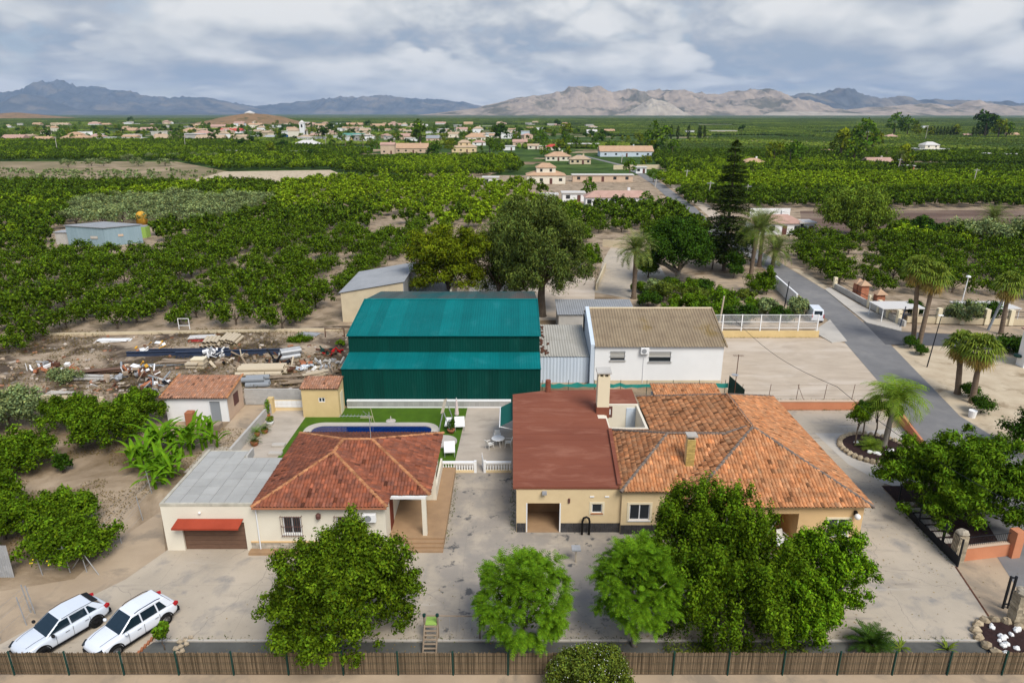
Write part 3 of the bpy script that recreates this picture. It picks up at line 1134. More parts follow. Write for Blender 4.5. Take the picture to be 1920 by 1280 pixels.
# roads
RL = [(1905, 1100), (1870, 1045), (1700, 780), (1635, 701), (1585, 643), (1550, 598), (1480, 537), (1407, 485), (1300, 418), (1272, 388), (1245, 365), (1225, 347), (1195, 327), (1160, 310), (1080, 290)]
RR = [(2300, 1100), (2160, 1000), (1800, 780), (1726, 704), (1667, 643), (1621, 607), (1548, 544), (1450, 485), (1335, 418), (1302, 388), (1270, 365), (1246, 347), (1210, 327), (1172, 310), (1088, 290)]


def strip(name, A, B, z, mat):
 mb = MB()
 A = [G(*p) for p in A]
 B = [G(*p) for p in B]
 for i in range(len(A) - 1):
  mb.poly((A[i].x, A[i].y, z), (B[i].x, B[i].y, z), (B[i + 1].x, B[i + 1].y, z), (A[i + 1].x, A[i + 1].y, z))
 return struct(name, mb, mat)


strip('road', RL, RR, 0.020, 'asphalt')
sheet('side_road', [(1618, 603), (1690, 622), (1800, 627), (1960, 637), (1960, 655), (1770, 649), (1660, 646)], 0.024, 'dark_asphalt', px=True)
sheet('pavement', [(1546, 543), (1556, 540), (1615, 575), (1690, 610), (1690, 622), (1625, 606)], 0.11, 'pale_concrete', px=True, bottom=0.0)
sheet('pavement', [(1690, 610), (1960, 614), (1960, 637), (1800, 627), (1690, 622)], 0.11, 'tan_concrete', px=True, bottom=0.0)
sheet('pavement', [(1524, 622), (1556, 600), (1588, 640), (1560, 643)], 0.09, 'pale_concrete', px=True, bottom=0.0)
sheet('road_verge', [(1484, 503), (1546, 543), (1556, 540), (1500, 505)], 0.012, 'pale_sand', px=True)
sheet('road_verge', [(1252, 347), (1302, 382), (1345, 420), (1370, 420), (1330, 385), (1275, 347)], 0.012, 'sand', px=True)
sheet('neighbour_drive', [(1115, 548), (1130, 490), (1150, 455), (1215, 462), (1250, 520), (1180, 560)], 0.010, 'concrete', px=True)
sheet('neighbour_yard', [(1180, 560), (1250, 520), (1400, 510), (1500, 560), (1530, 612), (1345, 612), (1180, 600)], 0.006, 'tan_concrete', px=True)
sheet('neighbour_court', [(880, 600), (880, 520), (1115, 520), (1115, 560), (1080, 600)], 0.006, 'sand', px=True)


# mountains: ridge profiles measured in the photograph, set at their own distance with real relief
def hash_noise(x, y, seed):
 xi, yi = np.floor(x).astype(int), np.floor(y).astype(int)
 xf, yf = x - xi, y - yi
 u, v = xf * xf * (3 - 2 * xf), yf * yf * (3 - 2 * yf)

 def h(a, b):
  n = (a * 374761393 + b * 668265263 + seed * 1442695041) & 0x7fffffff
  n = (n ^ (n >> 13)) * 1274126177 & 0x7fffffff
  return ((n ^ (n >> 16)) & 0xffff) / 65535.0
 return (h(xi, yi) * (1 - u) + h(xi + 1, yi) * u) * (1 - v) + (h(xi, yi + 1) * (1 - u) + h(xi + 1, yi + 1) * u) * v


def fbm(x, y, seed, oct=5, ridged=False):
 t, a, s = 0, 0.5, 0
 for o in range(oct):
  n = hash_noise(x * 2 ** o, y * 2 ** o, seed + o)
  if ridged:
   n = 1 - np.abs(2 * n - 1)
  t = t + n * a
  s += a
  a *= 0.5
 return t / s


def range_of_hills(name, prof, D, depth, mat, seed, rough=0.5, fine=260.0, nx=520, ny=64):
 xs = np.array([p[0] for p in prof], float)
 hz = []
 for p in prof:
  w = V(p[0], p[1], D)
  hz.append((w.x, max(w.z, 0)))
 wx, wz = np.array([h[0] for h in hz]), np.array([h[1] for h in hz])
 X = np.linspace(wx[0], wx[-1], nx)
 Z = np.interp(X, wx, wz)
 t = np.linspace(-1, 1, ny)
 XX, TT = np.meshgrid(X, t)
 YY = D + TT * depth
 env = np.clip(1 - np.abs(TT), 0, 1) ** 0.85
 rid = fbm(XX / fine, YY / (fine * 1.4), seed, 6, True)
 big = fbm(XX / (fine * 3.5), YY / (fine * 3.5), seed + 9, 4, True)
 k = np.abs(TT) ** 0.6
 ZZ = Z[None] * env * (1 + (rid - 0.62) * rough * 2.6 * k + (big - 0.6) * 1.5 * k) + (rid - 0.68) * Z[None] * rough * 0.30 * (1 - k)
 ends = np.clip(np.minimum(np.arange(nx), nx - 1 - np.arange(nx)) / 10.0, 0, 1)
 ZZ = ZZ * ends[None] - 8 * (1 - env) - 3
 v = np.stack([XX, YY, ZZ], -1).reshape(-1, 3)
 i = np.arange(ny - 1)[:, None] * nx + np.arange(nx - 1)[None]
 f = np.stack([i, i + 1, i + nx + 1, i + nx], -1).reshape(-1, 4)
 o = link(name, mesh_np(name, v, f, mat, smooth=False))
 o['kind'] = 'structure'
 return o


range_of_hills('mountains', [(-260, 205), (-120, 178), (0, 175), (40, 177), (60, 166), (82, 158), (105, 151), (122, 154), (150, 163), (200, 168), (270, 176), (300, 181), (340, 187), (368, 182), (400, 186), (440, 194), (480, 204), (520, 212)], 15000, 2600, 'haze_blue_rock', 3)
range_of_hills('mountains', [(-300, 200), (-100, 190), (0, 196), (30, 186), (52, 180), (75, 183), (110, 195), (140, 205), (220, 207), (330, 210), (420, 213)], 11500, 900, 'haze_blue_rock', 7, nx=300, ny=44)
range_of_hills('mountains', [(440, 213), (500, 199), (560, 193), (610, 186), (640, 181), (690, 179), (730, 182), (770, 186), (830, 188), (870, 192), (895, 198), (940, 207)], 17000, 2400, 'haze_blue_rock', 11, nx=400)
range_of_hills('mountains', [(780, 216), (840, 210), (890, 203), (930, 193), (985, 182), (1030, 174), (1055, 170), (1066, 162), (1085, 157), (1105, 161), (1125, 165), (1145, 174), (1170, 169), (1190, 170), (1205, 176), (1225, 170), (1262, 170), (1285, 168), (1300, 174), (1318, 173), (1340, 178), (1360, 173), (1400, 172), (1440, 171), (1460, 176), (1490, 188), (1530, 201), (1600, 214)], 9500, 1500, 'rock', 17, nx=520, ny=60, fine=230)
range_of_hills('mountains', [(1430, 210), (1470, 178), (1490, 177), (1530, 178), (1545, 173), (1565, 172), (1577, 165), (1586, 163), (1597, 169), (1612, 180), (1640, 184), (1680, 182), (1720, 186), (1800, 187), (1860, 191), (1920, 193), (2020, 196), (2200, 200)], 10800, 1300, 'haze_blue_rock', 23, nx=420, ny=50, fine=240)
range_of_hills('mountains', [(1480, 214), (1560, 208), (1640, 200), (1700, 197), (1745, 193), (1790, 200), (1815, 191), (1835, 187), (1860, 195), (1900, 199), (1960, 196), (2100, 203), (2250, 210)], 8600, 800, 'rock', 29, nx=360, ny=40, fine=200)
range_of_hills('quarry_slope', [(1168, 214), (1185, 204), (1205, 193), (1222, 184), (1240, 187), (1262, 196), (1275, 207), (1290, 214)], 8300, 500, 'quarry', 41, nx=120, ny=40, fine=130, rough=0.5)
range_of_hills('quarry_slope', [(1420, 215), (1440, 210), (1500, 208), (1560, 210), (1620, 212), (1680, 215)], 8000, 250, 'quarry', 43, nx=90, ny=14, fine=120, rough=0.15)
range_of_hills('chapel_hill', [(340, 238), (372, 232), (400, 222), (430, 215), (465, 209), (500, 211), (530, 216), (556, 226), (580, 236), (610, 240)], 1900, 260, 'hill_soil', 51, nx=120, ny=40, fine=60, rough=0.12)
range_of_hills('distant_rise', [(-120, 222), (-20, 213), (30, 209), (60, 212), (90, 216), (160, 221)], 3600, 300, 'hill_soil', 57, nx=60, ny=16, fine=90, rough=0.1)

# haze: the air between here and the mountains
hz = bpy.data.materials.new('haze')
hz.use_nodes = True
hn = hz.node_tree.nodes
hn.remove(hn['Principled BSDF'])
pv = hn.new('ShaderNodeVolumePrincipled')
pv.inputs['Color'].default_value = (0.48, 0.68, 1.0, 1)
pv.inputs['Density'].default_value = 0.000038
hz.node_tree.links.new(pv.outputs[0], hn['Material Output'].inputs['Volume'])
MATS['haze'] = hz
ho = MB().box(-20500, 20500, -600, 20500, -20, 830).build('haze', 'haze')
ho['kind'] = 'stuff'
ho['label'] = 'pale blue haze over the whole plain'
ho['category'] = 'haze'

# ------------------------------------------------------------------ building helpers
def wall_y(mb, x0, x1, z0, z1, y0, y1, holes=()):
 """wall slab along X with rectangular openings (x0, x1, z0, z1)"""
 xs = sorted({x0, x1, *[h[0] for h in holes], *[h[1] for h in holes]})
 zs = sorted({z0, z1, *[h[2] for h in holes], *[h[3] for h in holes]})
 for i in range(len(xs) - 1):
  for j in range(len(zs) - 1):
   cx, cz = (xs[i] + xs[i + 1]) / 2, (zs[j] + zs[j + 1]) / 2
   if any(h[0] < cx < h[1] and h[2] < cz < h[3] for h in holes):
    continue
   mb.box(xs[i], xs[i + 1], y0, y1, zs[j], zs[j + 1])
 return mb


def window(parent, x0, x1, z0, z1, y, panes=2, frame='pvc', glass='glass_dark', sill='trim_cream', surround=None, fw=0.055, depth=0.10, curtain=False):
 """window in an opening of a wall whose front face is at y (camera side)"""
 f = MB()
 ya, yb = y + depth - 0.05, y + depth
 f.box(x0, x1, ya, yb, z0, z0 + fw)
 f.box(x0, x1, ya, yb, z1 - fw, z1)
 f.box(x0, x0 + fw, ya, yb, z0 + fw, z1 - fw)
 f.box(x1 - fw, x1, ya, yb, z0 + fw, z1 - fw)
 w = (x1 - x0 - 2 * fw) / panes
 for i in range(1, panes):
  xm = x0 + fw + w * i
  f.box(xm - fw * 0.6, xm + fw * 0.6, ya, yb, z0 + fw, z1 - fw)
 o = f.build('window', frame, parent)
 for i in range(panes):
  a, b = x0 + fw + w * i, x0 + fw + w * (i + 1)
  MB().box(a + 0.002, b - 0.002, yb - 0.02, yb - 0.008, z0 + fw, z1 - fw).build('pane', glass, o)
 if sill:
  MB().box(x0 - 0.08, x1 + 0.08, y - 0.07, y + depth - 0.052, z0 - 0.07, z0 - 0.002).build('sill', sill, o)
 if surround:
  s = MB()
  q = 0.16
  s.box(x0 - q, x1 + q, y - 0.03, y - 0.002, z1 + 0.003, z1 + q)
  s.box(x0 - q, x0 - 0.003, y - 0.03, y - 0.002, z0 - q, z1 + 0.002)
  s.box(x1 + 0.003, x1 + q, y - 0.03, y - 0.002, z0 - q, z1 + 0.002)
  s.box(x0 - 0.002, x1 + 0.002, y - 0.03, y - 0.002, z0 - q, z0 - 0.072)
  s.build('surround', surround, o)
 return o


def grille(parent, x0, x1, z0, z1, y, mat='iron_brown', n=9):
 g = MB()
 for i in range(n + 1):
  x = x0 + (x1 - x0) * i / n
  g.cyl((x, y - 0.16, z0), (x, y - 0.16, z1), 0.014, n=5)
 for z in (z0 + 0.05, (z0 + z1) / 2, z1 - 0.05):
  g.box(x0, x1, y - 0.17, y - 0.15, z - 0.015, z + 0.015)
  for x in (x0, x1):
   g.box(x - 0.012, x + 0.012, y - 0.16, y, z - 0.012, z + 0.012)
 return g.build('window_grille', mat, parent)


def globe_lamp(parent, c, r=0.2, name='wall_lamp', bracket='black_plastic'):
 l = MB().blob(c, r, 1, 12, 8, 0.0).build(name, 'lamp_white', parent, smooth=True)
 MB().box(c[0] - 0.5 * r, c[0] + 0.2 * r, c[1] + r * 0.5, c[1] + r * 1.6, c[2] - r * 0.3, c[2] + r * 1.4).build('lamp_bracket', bracket, l)
 return l


def ac_unit(parent, c, sx=0.85, sy=0.35, sz=0.6):
 b = MB().box(c[0], c[0] + sx, c[1] - sy, c[1] - 0.06, c[2], c[2] + sz).build('air_conditioner', 'white_paint', parent, bevel=0.03)
 m = MB()
 m.cyl((c[0] + sx * 0.4, c[1] - sy - 0.012, c[2] + sz / 2), (c[0] + sx * 0.4, c[1] - sy + 0.01, c[2] + sz / 2), sz * 0.38, n=14)
 m.build('fan_grille', 'grey_metal', b)
 return b


def blocks(parent, x0, x1, y, z0, z1, bw, bh, mat, seed, name, gap=0.012, proud=0.03, th=0.05, kind='stuff', base=1.0, var=0.1):
 """coursed pieces on the camera side of a wall, joined into one part"""
 rng = random.Random(seed)
 mb = MB()
 z, r = z0, 0
 while z < z1 - 0.02:
  h = min(bh, z1 - z)
  x = x0 - (bw * 0.5 if r % 2 else 0)
  while x < x1 - 0.02:
   w = bw * rng.uniform(0.85, 1.15)
   a, b = max(x, x0), min(x + w, x1)
   if b - a > 0.03:
    t = base * rng.uniform(1 - var, 1 + var)
    mb.tint = (t, t, t)
    mb.box(a + gap / 2, b - gap / 2, y - proud - rng.uniform(0, 0.008), y - proud + th, z + gap / 2, z + h - gap / 2)
   x += w
  z += bh
  r += 1
 return mb.build(name, mat, parent, kind=kind)


# ------------------------------------------------------------------ the cream house with the red hipped roof
def cream_house():
 t = thing('cream_house', 'cream house with red hipped tile roof, flat garage and red awning beside banana plants', 'house', (-14.5, 42.0, 0))
 EZ, S = 3.45, 0.383
 # walls: front wall of garage and wing
 w = MB()
 wall_y(w, -22.4, -8.1, 0.0, 3.30, 37.9, 38.12, [(-21.25, -17.2, 0.0, 2.12), (-14.7, -13.55, 1.27, 2.5), (-11.25, -10.1, 1.27, 2.5)])
 w.box(-22.4, -22.18, 38.122, 45.3, 0.0, 3.30)
 w.box(-22.178, -19.2, 45.08, 45.3, 0.0, 3.30)
 w.box(-19.42, -19.2, 43.9, 45.078, 0.0, 3.30)
 w.box(-8.32, -8.1, 38.122, 47.6, 0.0, 3.42)
 w.box(-16.1, -8.322, 47.4, 47.6, 0.0, 3.42)
 w.box(-16.1, -15.9, 43.9, 47.398, 0.0, 3.42)
 w.box(-8.098, -5.75, 43.2, 43.4, 0.5, 3.42)
 w.box(-5.95, -5.75, 43.402, 47.6, 0.0, 3.42)
 w.box(-8.098, -5.952, 47.4, 47.6, 0.0, 3.42)
 w.build('wall', 'cream', t)
 st = MB().box(-22.42, -16.2, 37.875, 38.05, 3.302, 3.48)
 st.box(-22.42, -22.22, 38.052, 45.32, 3.302, 3.48)
 st.build('parapet', 'cream_stain', t)
 # garage roof of large grey slabs
 MB().prism([(-22.2, 38.055), (-16.2, 38.055), (-16.2, 44.05), (-19.2, 44.05), (-19.2, 45.3), (-22.2, 45.3)], 3.302, 3.40).build('garage_roof', 'cream_stain', t)
 rng = random.Random(5)
 xs = [-22.2 + i * 0.955 for i in range(8)]
 ys = [38.06 + j * 1.0 for j in range(8)]
 for i in range(7):
  for j in range(7):
   x0, x1, y0, y1 = xs[i], min(xs[i + 1], -16.2), ys[j], ys[j + 1]
   if y1 > 44.1 and x1 > -19.15:
    continue
   if x1 - x0 < 0.1:
    continue
   b = MB()
   k = rng.uniform(0.94, 1.06)
   b.tint = (k, k, k * 1.01)
   b.box(x0 + 0.012, x1 - 0.012, y0 + 0.012, y1 - 0.012, 3.401, 3.45 + rng.uniform(0, 0.012))
   b.build('roof_slab', 'grey_slab', t)
 MB().box(-19.18, -19.05, 44.06, 45.3, 3.0, 3.62).build('roof_upstand', 'grey_render', t)
 # garage door and awning
 d = MB().box(-21.25, -17.2, 38.05, 38.10, 0.0, 2.12).build('garage_door', 'garage_brown', t)
 for k in range(6):
  MB().box(-21.2, -17.25, 38.025, 38.048, 0.03 + k * 0.35, 0.34 + k * 0.35).build('door_panel', 'garage_brown', d)
 a = MB()
 a.add([(-21.4, 37.88, 2.36), (-17.2, 37.88, 2.36), (-17.3, 37.2, 2.08), (-21.55, 37.2, 2.08),
   (-21.4, 37.88, 2.40), (-17.2, 37.88, 2.40), (-17.3, 37.2, 2.12), (-21.55, 37.2, 2.12)],
   [(0, 1, 2, 3), (7, 6, 5, 4), (0, 4, 5, 1), (1, 5, 6, 2), (2, 6, 7, 3), (3, 7, 4, 0)])
 aw = a.build('awning', 'awning_red', t)
 MB().box(-21.55, -17.3, 37.18, 37.198, 2.0, 2.12).build('awning_valance', 'awning_red', aw)
 for x in (-14.7, -11.25):
  window(t, x, x + 1.15, 1.27, 2.5, 37.9, 2, 'pvc', 'glass_dark', 'white_paint')
  grille(t, x - 0.1, x + 1.25, 1.12, 2.66, 37.9)
 MB().lathe((-12.35, 37.75, 2.45), [(0.05, 0), (0.15, 0.05), (0.17, 0.3), (0.06, 0.42)], 8).build('wall_lamp', 'iron_brown', t)
 MB().blob((-19.9, 37.8, 2.88), 0.09, 2, 8, 6, 0).build('door_lamp', 'lamp_white', t)
 ac_unit(t, (-9.5, 37.9, 2.3))
 MB().cyl((-16.3, 37.8, 0.2), (-16.3, 37.8, 3.3), 0.045, n=7).build('downpipe', 'pvc', t)
 MB().cyl((-16.4, 37.44, 3.40), (-7.9, 37.44, 3.40), 0.06, n=7).build('gutter', 'terracotta', t)
 MB().box(-16.9, -8.1, 37.84, 37.898, 0.62, 0.72).build('plinth_band', 'ochre', t)
 blocks(t, -16.9, -8.1, 37.9, 0.22, 0.62, 0.5, 0.21, 'plinth_stone', 3, 'plinth_stones', base=1.1, var=0.25)
 MB().box(-16.95, -8.1, 37.35, 37.835, 0.0, 0.2).build('front_step', 'tan_tile', t)
 # porch: platform, steps, columns, door
 MB().prism([(-8.1, 38.55), (-4.45, 38.55), (-4.45, 48.0), (-5.74, 48.0), (-5.74, 43.19), (-8.1, 43.19)], 0.0, 0.5).build('porch_floor', 'tan_tile', t)
 for k in range(3):
  MB().box(-6.85, -4.47, 37.65 + 0.3 * k, 38.548, 0.125 * k, 0.125 * (k + 1)).build('porch_step', 'tan_tile', t)
 for cx, cy in ((-5.75, 38.95),):
  MB().box(cx - 0.14, cx + 0.14, cy - 0.14, cy + 0.14, 0.501, 3.25).build('porch_column', 'cream', t)
 MB().box(-8.05, -5.6, 38.82, 39.08, 3.251, 3.42).build('porch_beam', 'white', t)
 MB().box(-5.88, -5.62, 39.082, 43.18, 3.251, 3.42).build('porch_beam', 'white', t)
 MB().box(-8.095, -8.05, 39.4, 40.4, 0.52, 2.7).build('front_door', 'wood_door', t)
 MB().box(-5.745, -5.70, 44.6, 45.5, 0.6, 2.7).build('side_door', 'wood_door', t)
 lw = MB().box(-5.6, -5.46, 43.5, 47.9, 0.5, 1.35)
 lw.build('porch_parapet', 'cream', t)
 MB().box(-5.74, -5.45, 43.2, 43.45, 0.501, 3.25).build('porch_column', 'cream', t)
 MB().box(-16.3, -5.5, 38.9, 47.8, 3.421, 3.44).build('roof_soffit', 'white', t)
 MB().box(-16.3, -8.0, 37.62, 38.895, 3.31, 3.44).build('roof_soffit', 'white', t)
 # hipped roof
 A = [(-16.4, 37.5, EZ), (-16.4, 48.0, EZ), (-11.9, 43.48, 5.18), (-12.15, 41.75, 5.08)]
 tile_slope(t, A, 'tile_red', 1, var=0.16, dark=0.03)
 tile_slope(t, [(-16.4, 37.5, EZ), (-7.9, 37.5, EZ), (-12.15, 41.75, 5.08)], 'tile_red', 2, var=0.16, dark=0.03)
 tile_slope(t, [(-7.9, 37.5, EZ), (-7.9, 39.3, EZ), (-12.15, 43.55, 5.08), (-12.15, 41.75, 5.08)], 'tile_red', 3, var=0.16, dark=0.03)
 tile_slope(t, [(-8.25, 38.95, EZ), (-5.35, 38.95, EZ), (-9.87, 43.47, 5.18), (-12.4, 43.47, 5.18)], 'tile_red', 4, var=0.16, dark=0.03)
 tile_slope(t, [(-5.35, 38.95, EZ), (-5.35, 48.0, EZ), (-9.87, 43.48, 5.18)], 'tile_red', 5, var=0.16, dark=0.03)
 tile_slope(t, [(-5.35, 48.0, EZ), (-16.4, 48.0, EZ), (-11.9, 43.48, 5.18), (-9.87, 43.48, 5.18)], 'tile_red', 6, var=0.16, dark=0.03)
 for i, (p, q) in enumerate((((-16.4, 37.5, EZ), (-12.15, 41.75, 5.08)), ((-7.9, 37.5, EZ), (-12.15, 41.75, 5.08)), ((-12.15, 41.75, 5.08), (-11.9, 43.48, 5.18)),
        ((-11.9, 43.48, 5.18), (-9.87, 43.48, 5.18)), ((-5.35, 38.95, EZ), (-9.87, 43.48, 5.18)), ((-5.35, 48.0, EZ), (-9.87, 43.48, 5.18)),
        ((-16.4, 48.0, EZ), (-11.9, 43.48, 5.18)))):
  ridge(t, p, q, 'tile_orange', seed=i, tint=0.92, mortar=False)
 return t


cream_house()

# television aerial on the red roof
am = MB()
am.cyl((-9.95, 43.5, 5.2), (-9.95, 43.5, 7.3), 0.025, n=6)
for k in range(9):
 am.cyl((-12.0 + k * 0.25, 43.3, 7.0), (-12.0 + k * 0.25, 43.8, 7.0), 0.012, n=4)
am.cyl((-12.0, 43.5, 7.0), (-9.8, 43.5, 7.0), 0.018, n=5)
am.cyl((-10.3, 43.2, 7.5), (-9.95, 43.5, 7.0), 0.014, n=4)
one('tv_aerial', am, 'galvanised', 'thin television aerial on the red tile ridge above the pool', 'aerial', (-9.95, 43.5, 5.2))


# ------------------------------------------------------------------ the ochre house with the orange tile roof
def ochre_house():
 t = thing('ochre_house', 'large ochre house with brown flat roof over the garage and orange hipped tile roofs', 'house', (11.5, 46.0, 0))
 EZ, RZ, CX = 3.45, 6.15, 16.85
 w = MB()
 # garage part
 wall_y(w, 0.3, 7.3, 0.0, 3.36, 39.95, 40.17, [(0.95, 3.28, 0.0, 2.25), (5.35, 6.05, 1.5, 2.2)])
 w.build('garage_wall', 'ochre_light', t)
 w = MB()
 w.box(0.3, 0.5, 40.172, 56.0, 0.0, 3.36)
 w.box(0.502, 7.4, 55.8, 56.0, 0.0, 3.36)
 w.build('garage_wall', 'ochre_light', t)
 w = MB()
 wall_y(w, 7.302, 11.2, 0.0, 3.40, 39.72, 39.94, [(7.85, 9.2, 1.1, 2.3)])
 w.build('wall', 'ochre_light', t)
 # right wing with porch recess
 w = MB()
 wall_y(w, 11.22, 22.45, 0.0, 3.40, 37.9, 38.12, [(16.6, 18.35, 0.0, 2.75), (20.3, 21.6, 1.15, 2.35)])
 w.box(22.25, 22.45, 38.122, 55.0, 0.0, 3.40)
 w.box(11.22, 22.248, 54.8, 55.0, 0.0, 3.40)
 w.box(11.22, 11.42, 38.122, 39.718, 0.0, 3.40)
 w.box(16.6, 18.35, 40.3, 40.5, 0.0, 2.9)
 w.box(16.4, 16.598, 38.122, 40.5, 0.0, 2.9)
 w.box(18.352, 18.55, 38.122, 40.5, 0.0, 2.9)
 w.build('wall', 'ochre', t)
 MB().box(16.6, 18.35, 38.125, 40.3, 2.76, 2.9).build('porch_ceiling', 'white', t)
 MB().box(16.55, 18.4, 37.6, 40.295, 0.0, 0.12).build('porch_floor', 'tan_tile', t)
 blocks(t, 0.32, 0.93, 39.95, 0.0, 0.72, 0.45, 0.36, 'slate_plinth', 4, 'plinth_stones')
 blocks(t, 3.3, 7.3, 39.95, 0.0, 0.72, 0.45, 0.36, 'slate_plinth', 5, 'plinth_stones')
 blocks(t, 7.3, 11.2, 39.72, 0.0, 0.72, 0.45, 0.36, 'slate_plinth', 6, 'plinth_stones')
 blocks(t, 11.22, 16.58, 37.9, 0.0, 0.8, 0.45, 0.4, 'slate_plinth', 7, 'plinth_stones')
 blocks(t, 18.37, 22.45, 37.9, 0.0, 0.8, 0.45, 0.4, 'slate_plinth', 8, 'plinth_stones')
 # garage opening: frame and pale brown roller door set back
 d = MB().box(0.55, 3.9, 42.4, 42.46, 0.0, 2.6).build('garage_back_wall', 'tan_tile', t)
 for xa in (0.52, 3.9):
  MB().box(xa, xa + 0.03, 40.175, 42.398, 0.0, 2.6).build('garage_side_wall', 'ochre', t)
 MB().box(0.55, 3.9, 40.30, 42.398, 2.61, 2.65).build('garage_ceiling', 'cream', t)
 for xa in (0.953, 3.2):
  MB().box(xa, xa + 0.077, 39.93, 40.05, 0.0, 2.25).build('door_jamb', 'white_paint', d)
 MB().box(0.97, 3.26, 39.90, 42.395, 0.0, 0.03).build('garage_floor', 'tan_tile', t)
 window(t, 5.35, 6.05, 1.5, 2.2, 39.95, 1, sill='terracotta', surround='trim_cream')
 window(t, 7.85, 9.2, 1.1, 2.3, 39.72, 2, surround='trim_cream', sill='white_paint')
 window(t, 20.3, 21.6, 1.15, 2.35, 37.9, 2, surround='trim_cream', sill='white_paint')
 globe_lamp(t, (21.9, 37.55, 2.75), 0.2)
 MB().box(3.75, 3.88, 39.86, 39.945, 2.3, 2.62).build('wall_box', 'iron_brown', t)
 MB().box(2.0, 2.3, 39.62, 39.94, 3.05, 3.2).build('wall_lamp', 'galvanised', t)
 for x in (5.2, 6.2):
  MB().box(x, x + 0.28, 39.9, 39.945, 2.72, 2.80).build('vent_cover', 'pvc', t)
 # brown flat roof
 rp = [(0.06, 39.88), (7.2, 39.88), (7.62, 48.5), (7.62, 50.6), (7.0, 50.6), (7.0, 51.6), (7.62, 51.6), (7.9, 56.7), (3.1, 56.5), (0.06, 55.6)]
 MB().prism(rp, 3.362, 3.52).build('flat_roof', 'brown_membrane', t)
 for k in range(15):
  y = 40.6 + k * 1.02
  MB().box(0.08, 6.95 if y < 50 or y > 52.2 else 6.6, y, y + 0.09, 3.521, 3.532).build('membrane_seam', 'brown_membrane', t)
 up = MB()
 up.prism([(7.0, 40.0), (7.25, 39.9), (7.78, 48.4), (7.5, 48.4)], 3.522, 3.72)
 up.build('roof_upstand', 'brown_membrane', t)
 MB().prism([(7.625, 53.6), (10.7, 53.6), (10.75, 56.8), (7.905, 56.8)], 3.38, 3.53).build('flat_roof', 'brown_membrane', t)
 # courtyard
 c = MB()
 c.box(7.63, 10.75, 53.4, 53.598, 0.0, 3.50)
 c.box(10.55, 10.75, 48.5, 53.398, 0.0, 3.44)
 c.box(7.63, 10.548, 48.4, 48.55, 0.0, 3.7)
 c.box(7.63, 7.78, 48.552, 53.398, 0.0, 3.36)
 c.build('courtyard_wall', 'cream', t)
 MB().box(7.8, 8.55, 53.36, 53.398, 2.35, 3.35).build('courtyard_window', 'iron_brown', t)
 MB().box(7.95, 8.4, 53.34, 53.358, 2.6, 3.1).build('courtyard_shutter', 'white_paint', t)
 MB().box(9.75, 10.54, 53.34, 53.398, 1.2, 3.2).build('courtyard_door', 'blue_white', t)
 MB().box(7.0, 7.62, 50.6, 51.6, 3.0, 3.40).build('courtyard_ledge', 'cream', t)
 # big chimney
 ch = MB().box(7.0, 7.98, 51.6, 52.5, 3.1, 6.7).build('chimney', 'trim_cream', t)
 MB().box(6.95, 8.03, 51.55, 52.55, 3.1, 4.05).build('chimney_base', 'brown_membrane', ch)
 cc = MB()
 for x in (7.03, 7.42, 7.82):
  cc.box(x, x + 0.13, 51.62, 52.48, 6.701, 7.0)
 cc.build('chimney_vent', 'trim_cream', ch)
 MB().prism([(6.9, 51.5), (8.08, 51.5), (8.08, 52.6), (6.9, 52.6)], 7.001, [7.1, 7.1, 7.22, 7.22]).build('chimney_cap', 'grey_render', ch)
 # tile roofs: right wing full hip
 hw = CX - 10.9
 F0, B0 = 37.5, 55.2
 ap, bp = (CX, F0 + hw, RZ), (CX, B0 - hw, RZ)
 fl, fr, br, bl = (10.9, F0, EZ), (22.8, F0, EZ), (22.8, B0, EZ), (10.9, B0, EZ)
 BR = 5.42      # ridge of the middle part
 jx = 10.9 + (BR - EZ) / (RZ - EZ) * hw
 BY0, BY1 = 39.35, 43.9
 sB = (BR - EZ) / (BY1 - BY0)
 vy = BY0
 tile_slope(t, [fl, fr, ap], 'tile_orange', 11, dark=0.05, var=0.18)
 tile_slope(t, [fr, br, bp, ap], 'tile_orange', 12, dark=0.04, var=0.16)
 tile_slope(t, [br, bl, bp], 'tile_orange', 13)
 tile_slope(t, [fl, (10.9, BY0, EZ), (jx, BY1, BR), (10.9, 48.5, EZ), bl, bp, ap], 'tile_orange', 14, dark=0.09, var=0.22)
 # middle part
 hx = 7.15 + (BY1 - BY0) * 0.85
 tile_slope(t, [(7.15, BY0, EZ), (10.9, BY0, EZ), (jx, BY1, BR), (hx, BY1, BR)], 'tile_orange', 15, dark=0.05, var=0.18)
 tile_slope(t, [(7.15, BY0, EZ), (7.75, 48.4, EZ), (hx, BY1, BR)], 'tile_orange', 16, dark=0.08, var=0.22)
 tile_slope(t, [(7.75, 48.4, EZ), (10.9, 48.5, EZ), (jx, BY1, BR), (hx, BY1, BR)], 'tile_orange', 17)
 M = 'mortar'
 for i, (p, q) in enumerate(((fl, ap), (fr, ap), (ap, bp), (br, bp), (bl, bp), ((7.15, BY0, EZ), (hx, BY1, BR)), ((hx, BY1, BR), (jx, BY1, BR)), ((jx, BY1, BR + 0.05), (CX - 0.3, F0 + hw + 0.3, RZ - 0.12)), ((hx, BY1, BR), (7.75, 48.4, EZ + 0.1)))):
  ridge(t, p, q, M, r=0.12, seed=40 + i)
 v = MB()
 v.cyl((10.95, BY0 + 0.05, EZ + 0.03), (jx, BY1, BR + 0.05), 0.06, n=5)
 v.build('valley_gutter', 'mortar', t)
 s = MB()
 s.box(10.95, 22.75, F0 + 0.03, 38.5, 3.405, 3.44)
 s.box(7.2, 10.9, BY0 + 0.03, 40.2, 3.405, 3.44)
 s.build('eaves_soffit', 'ochre_light', t)
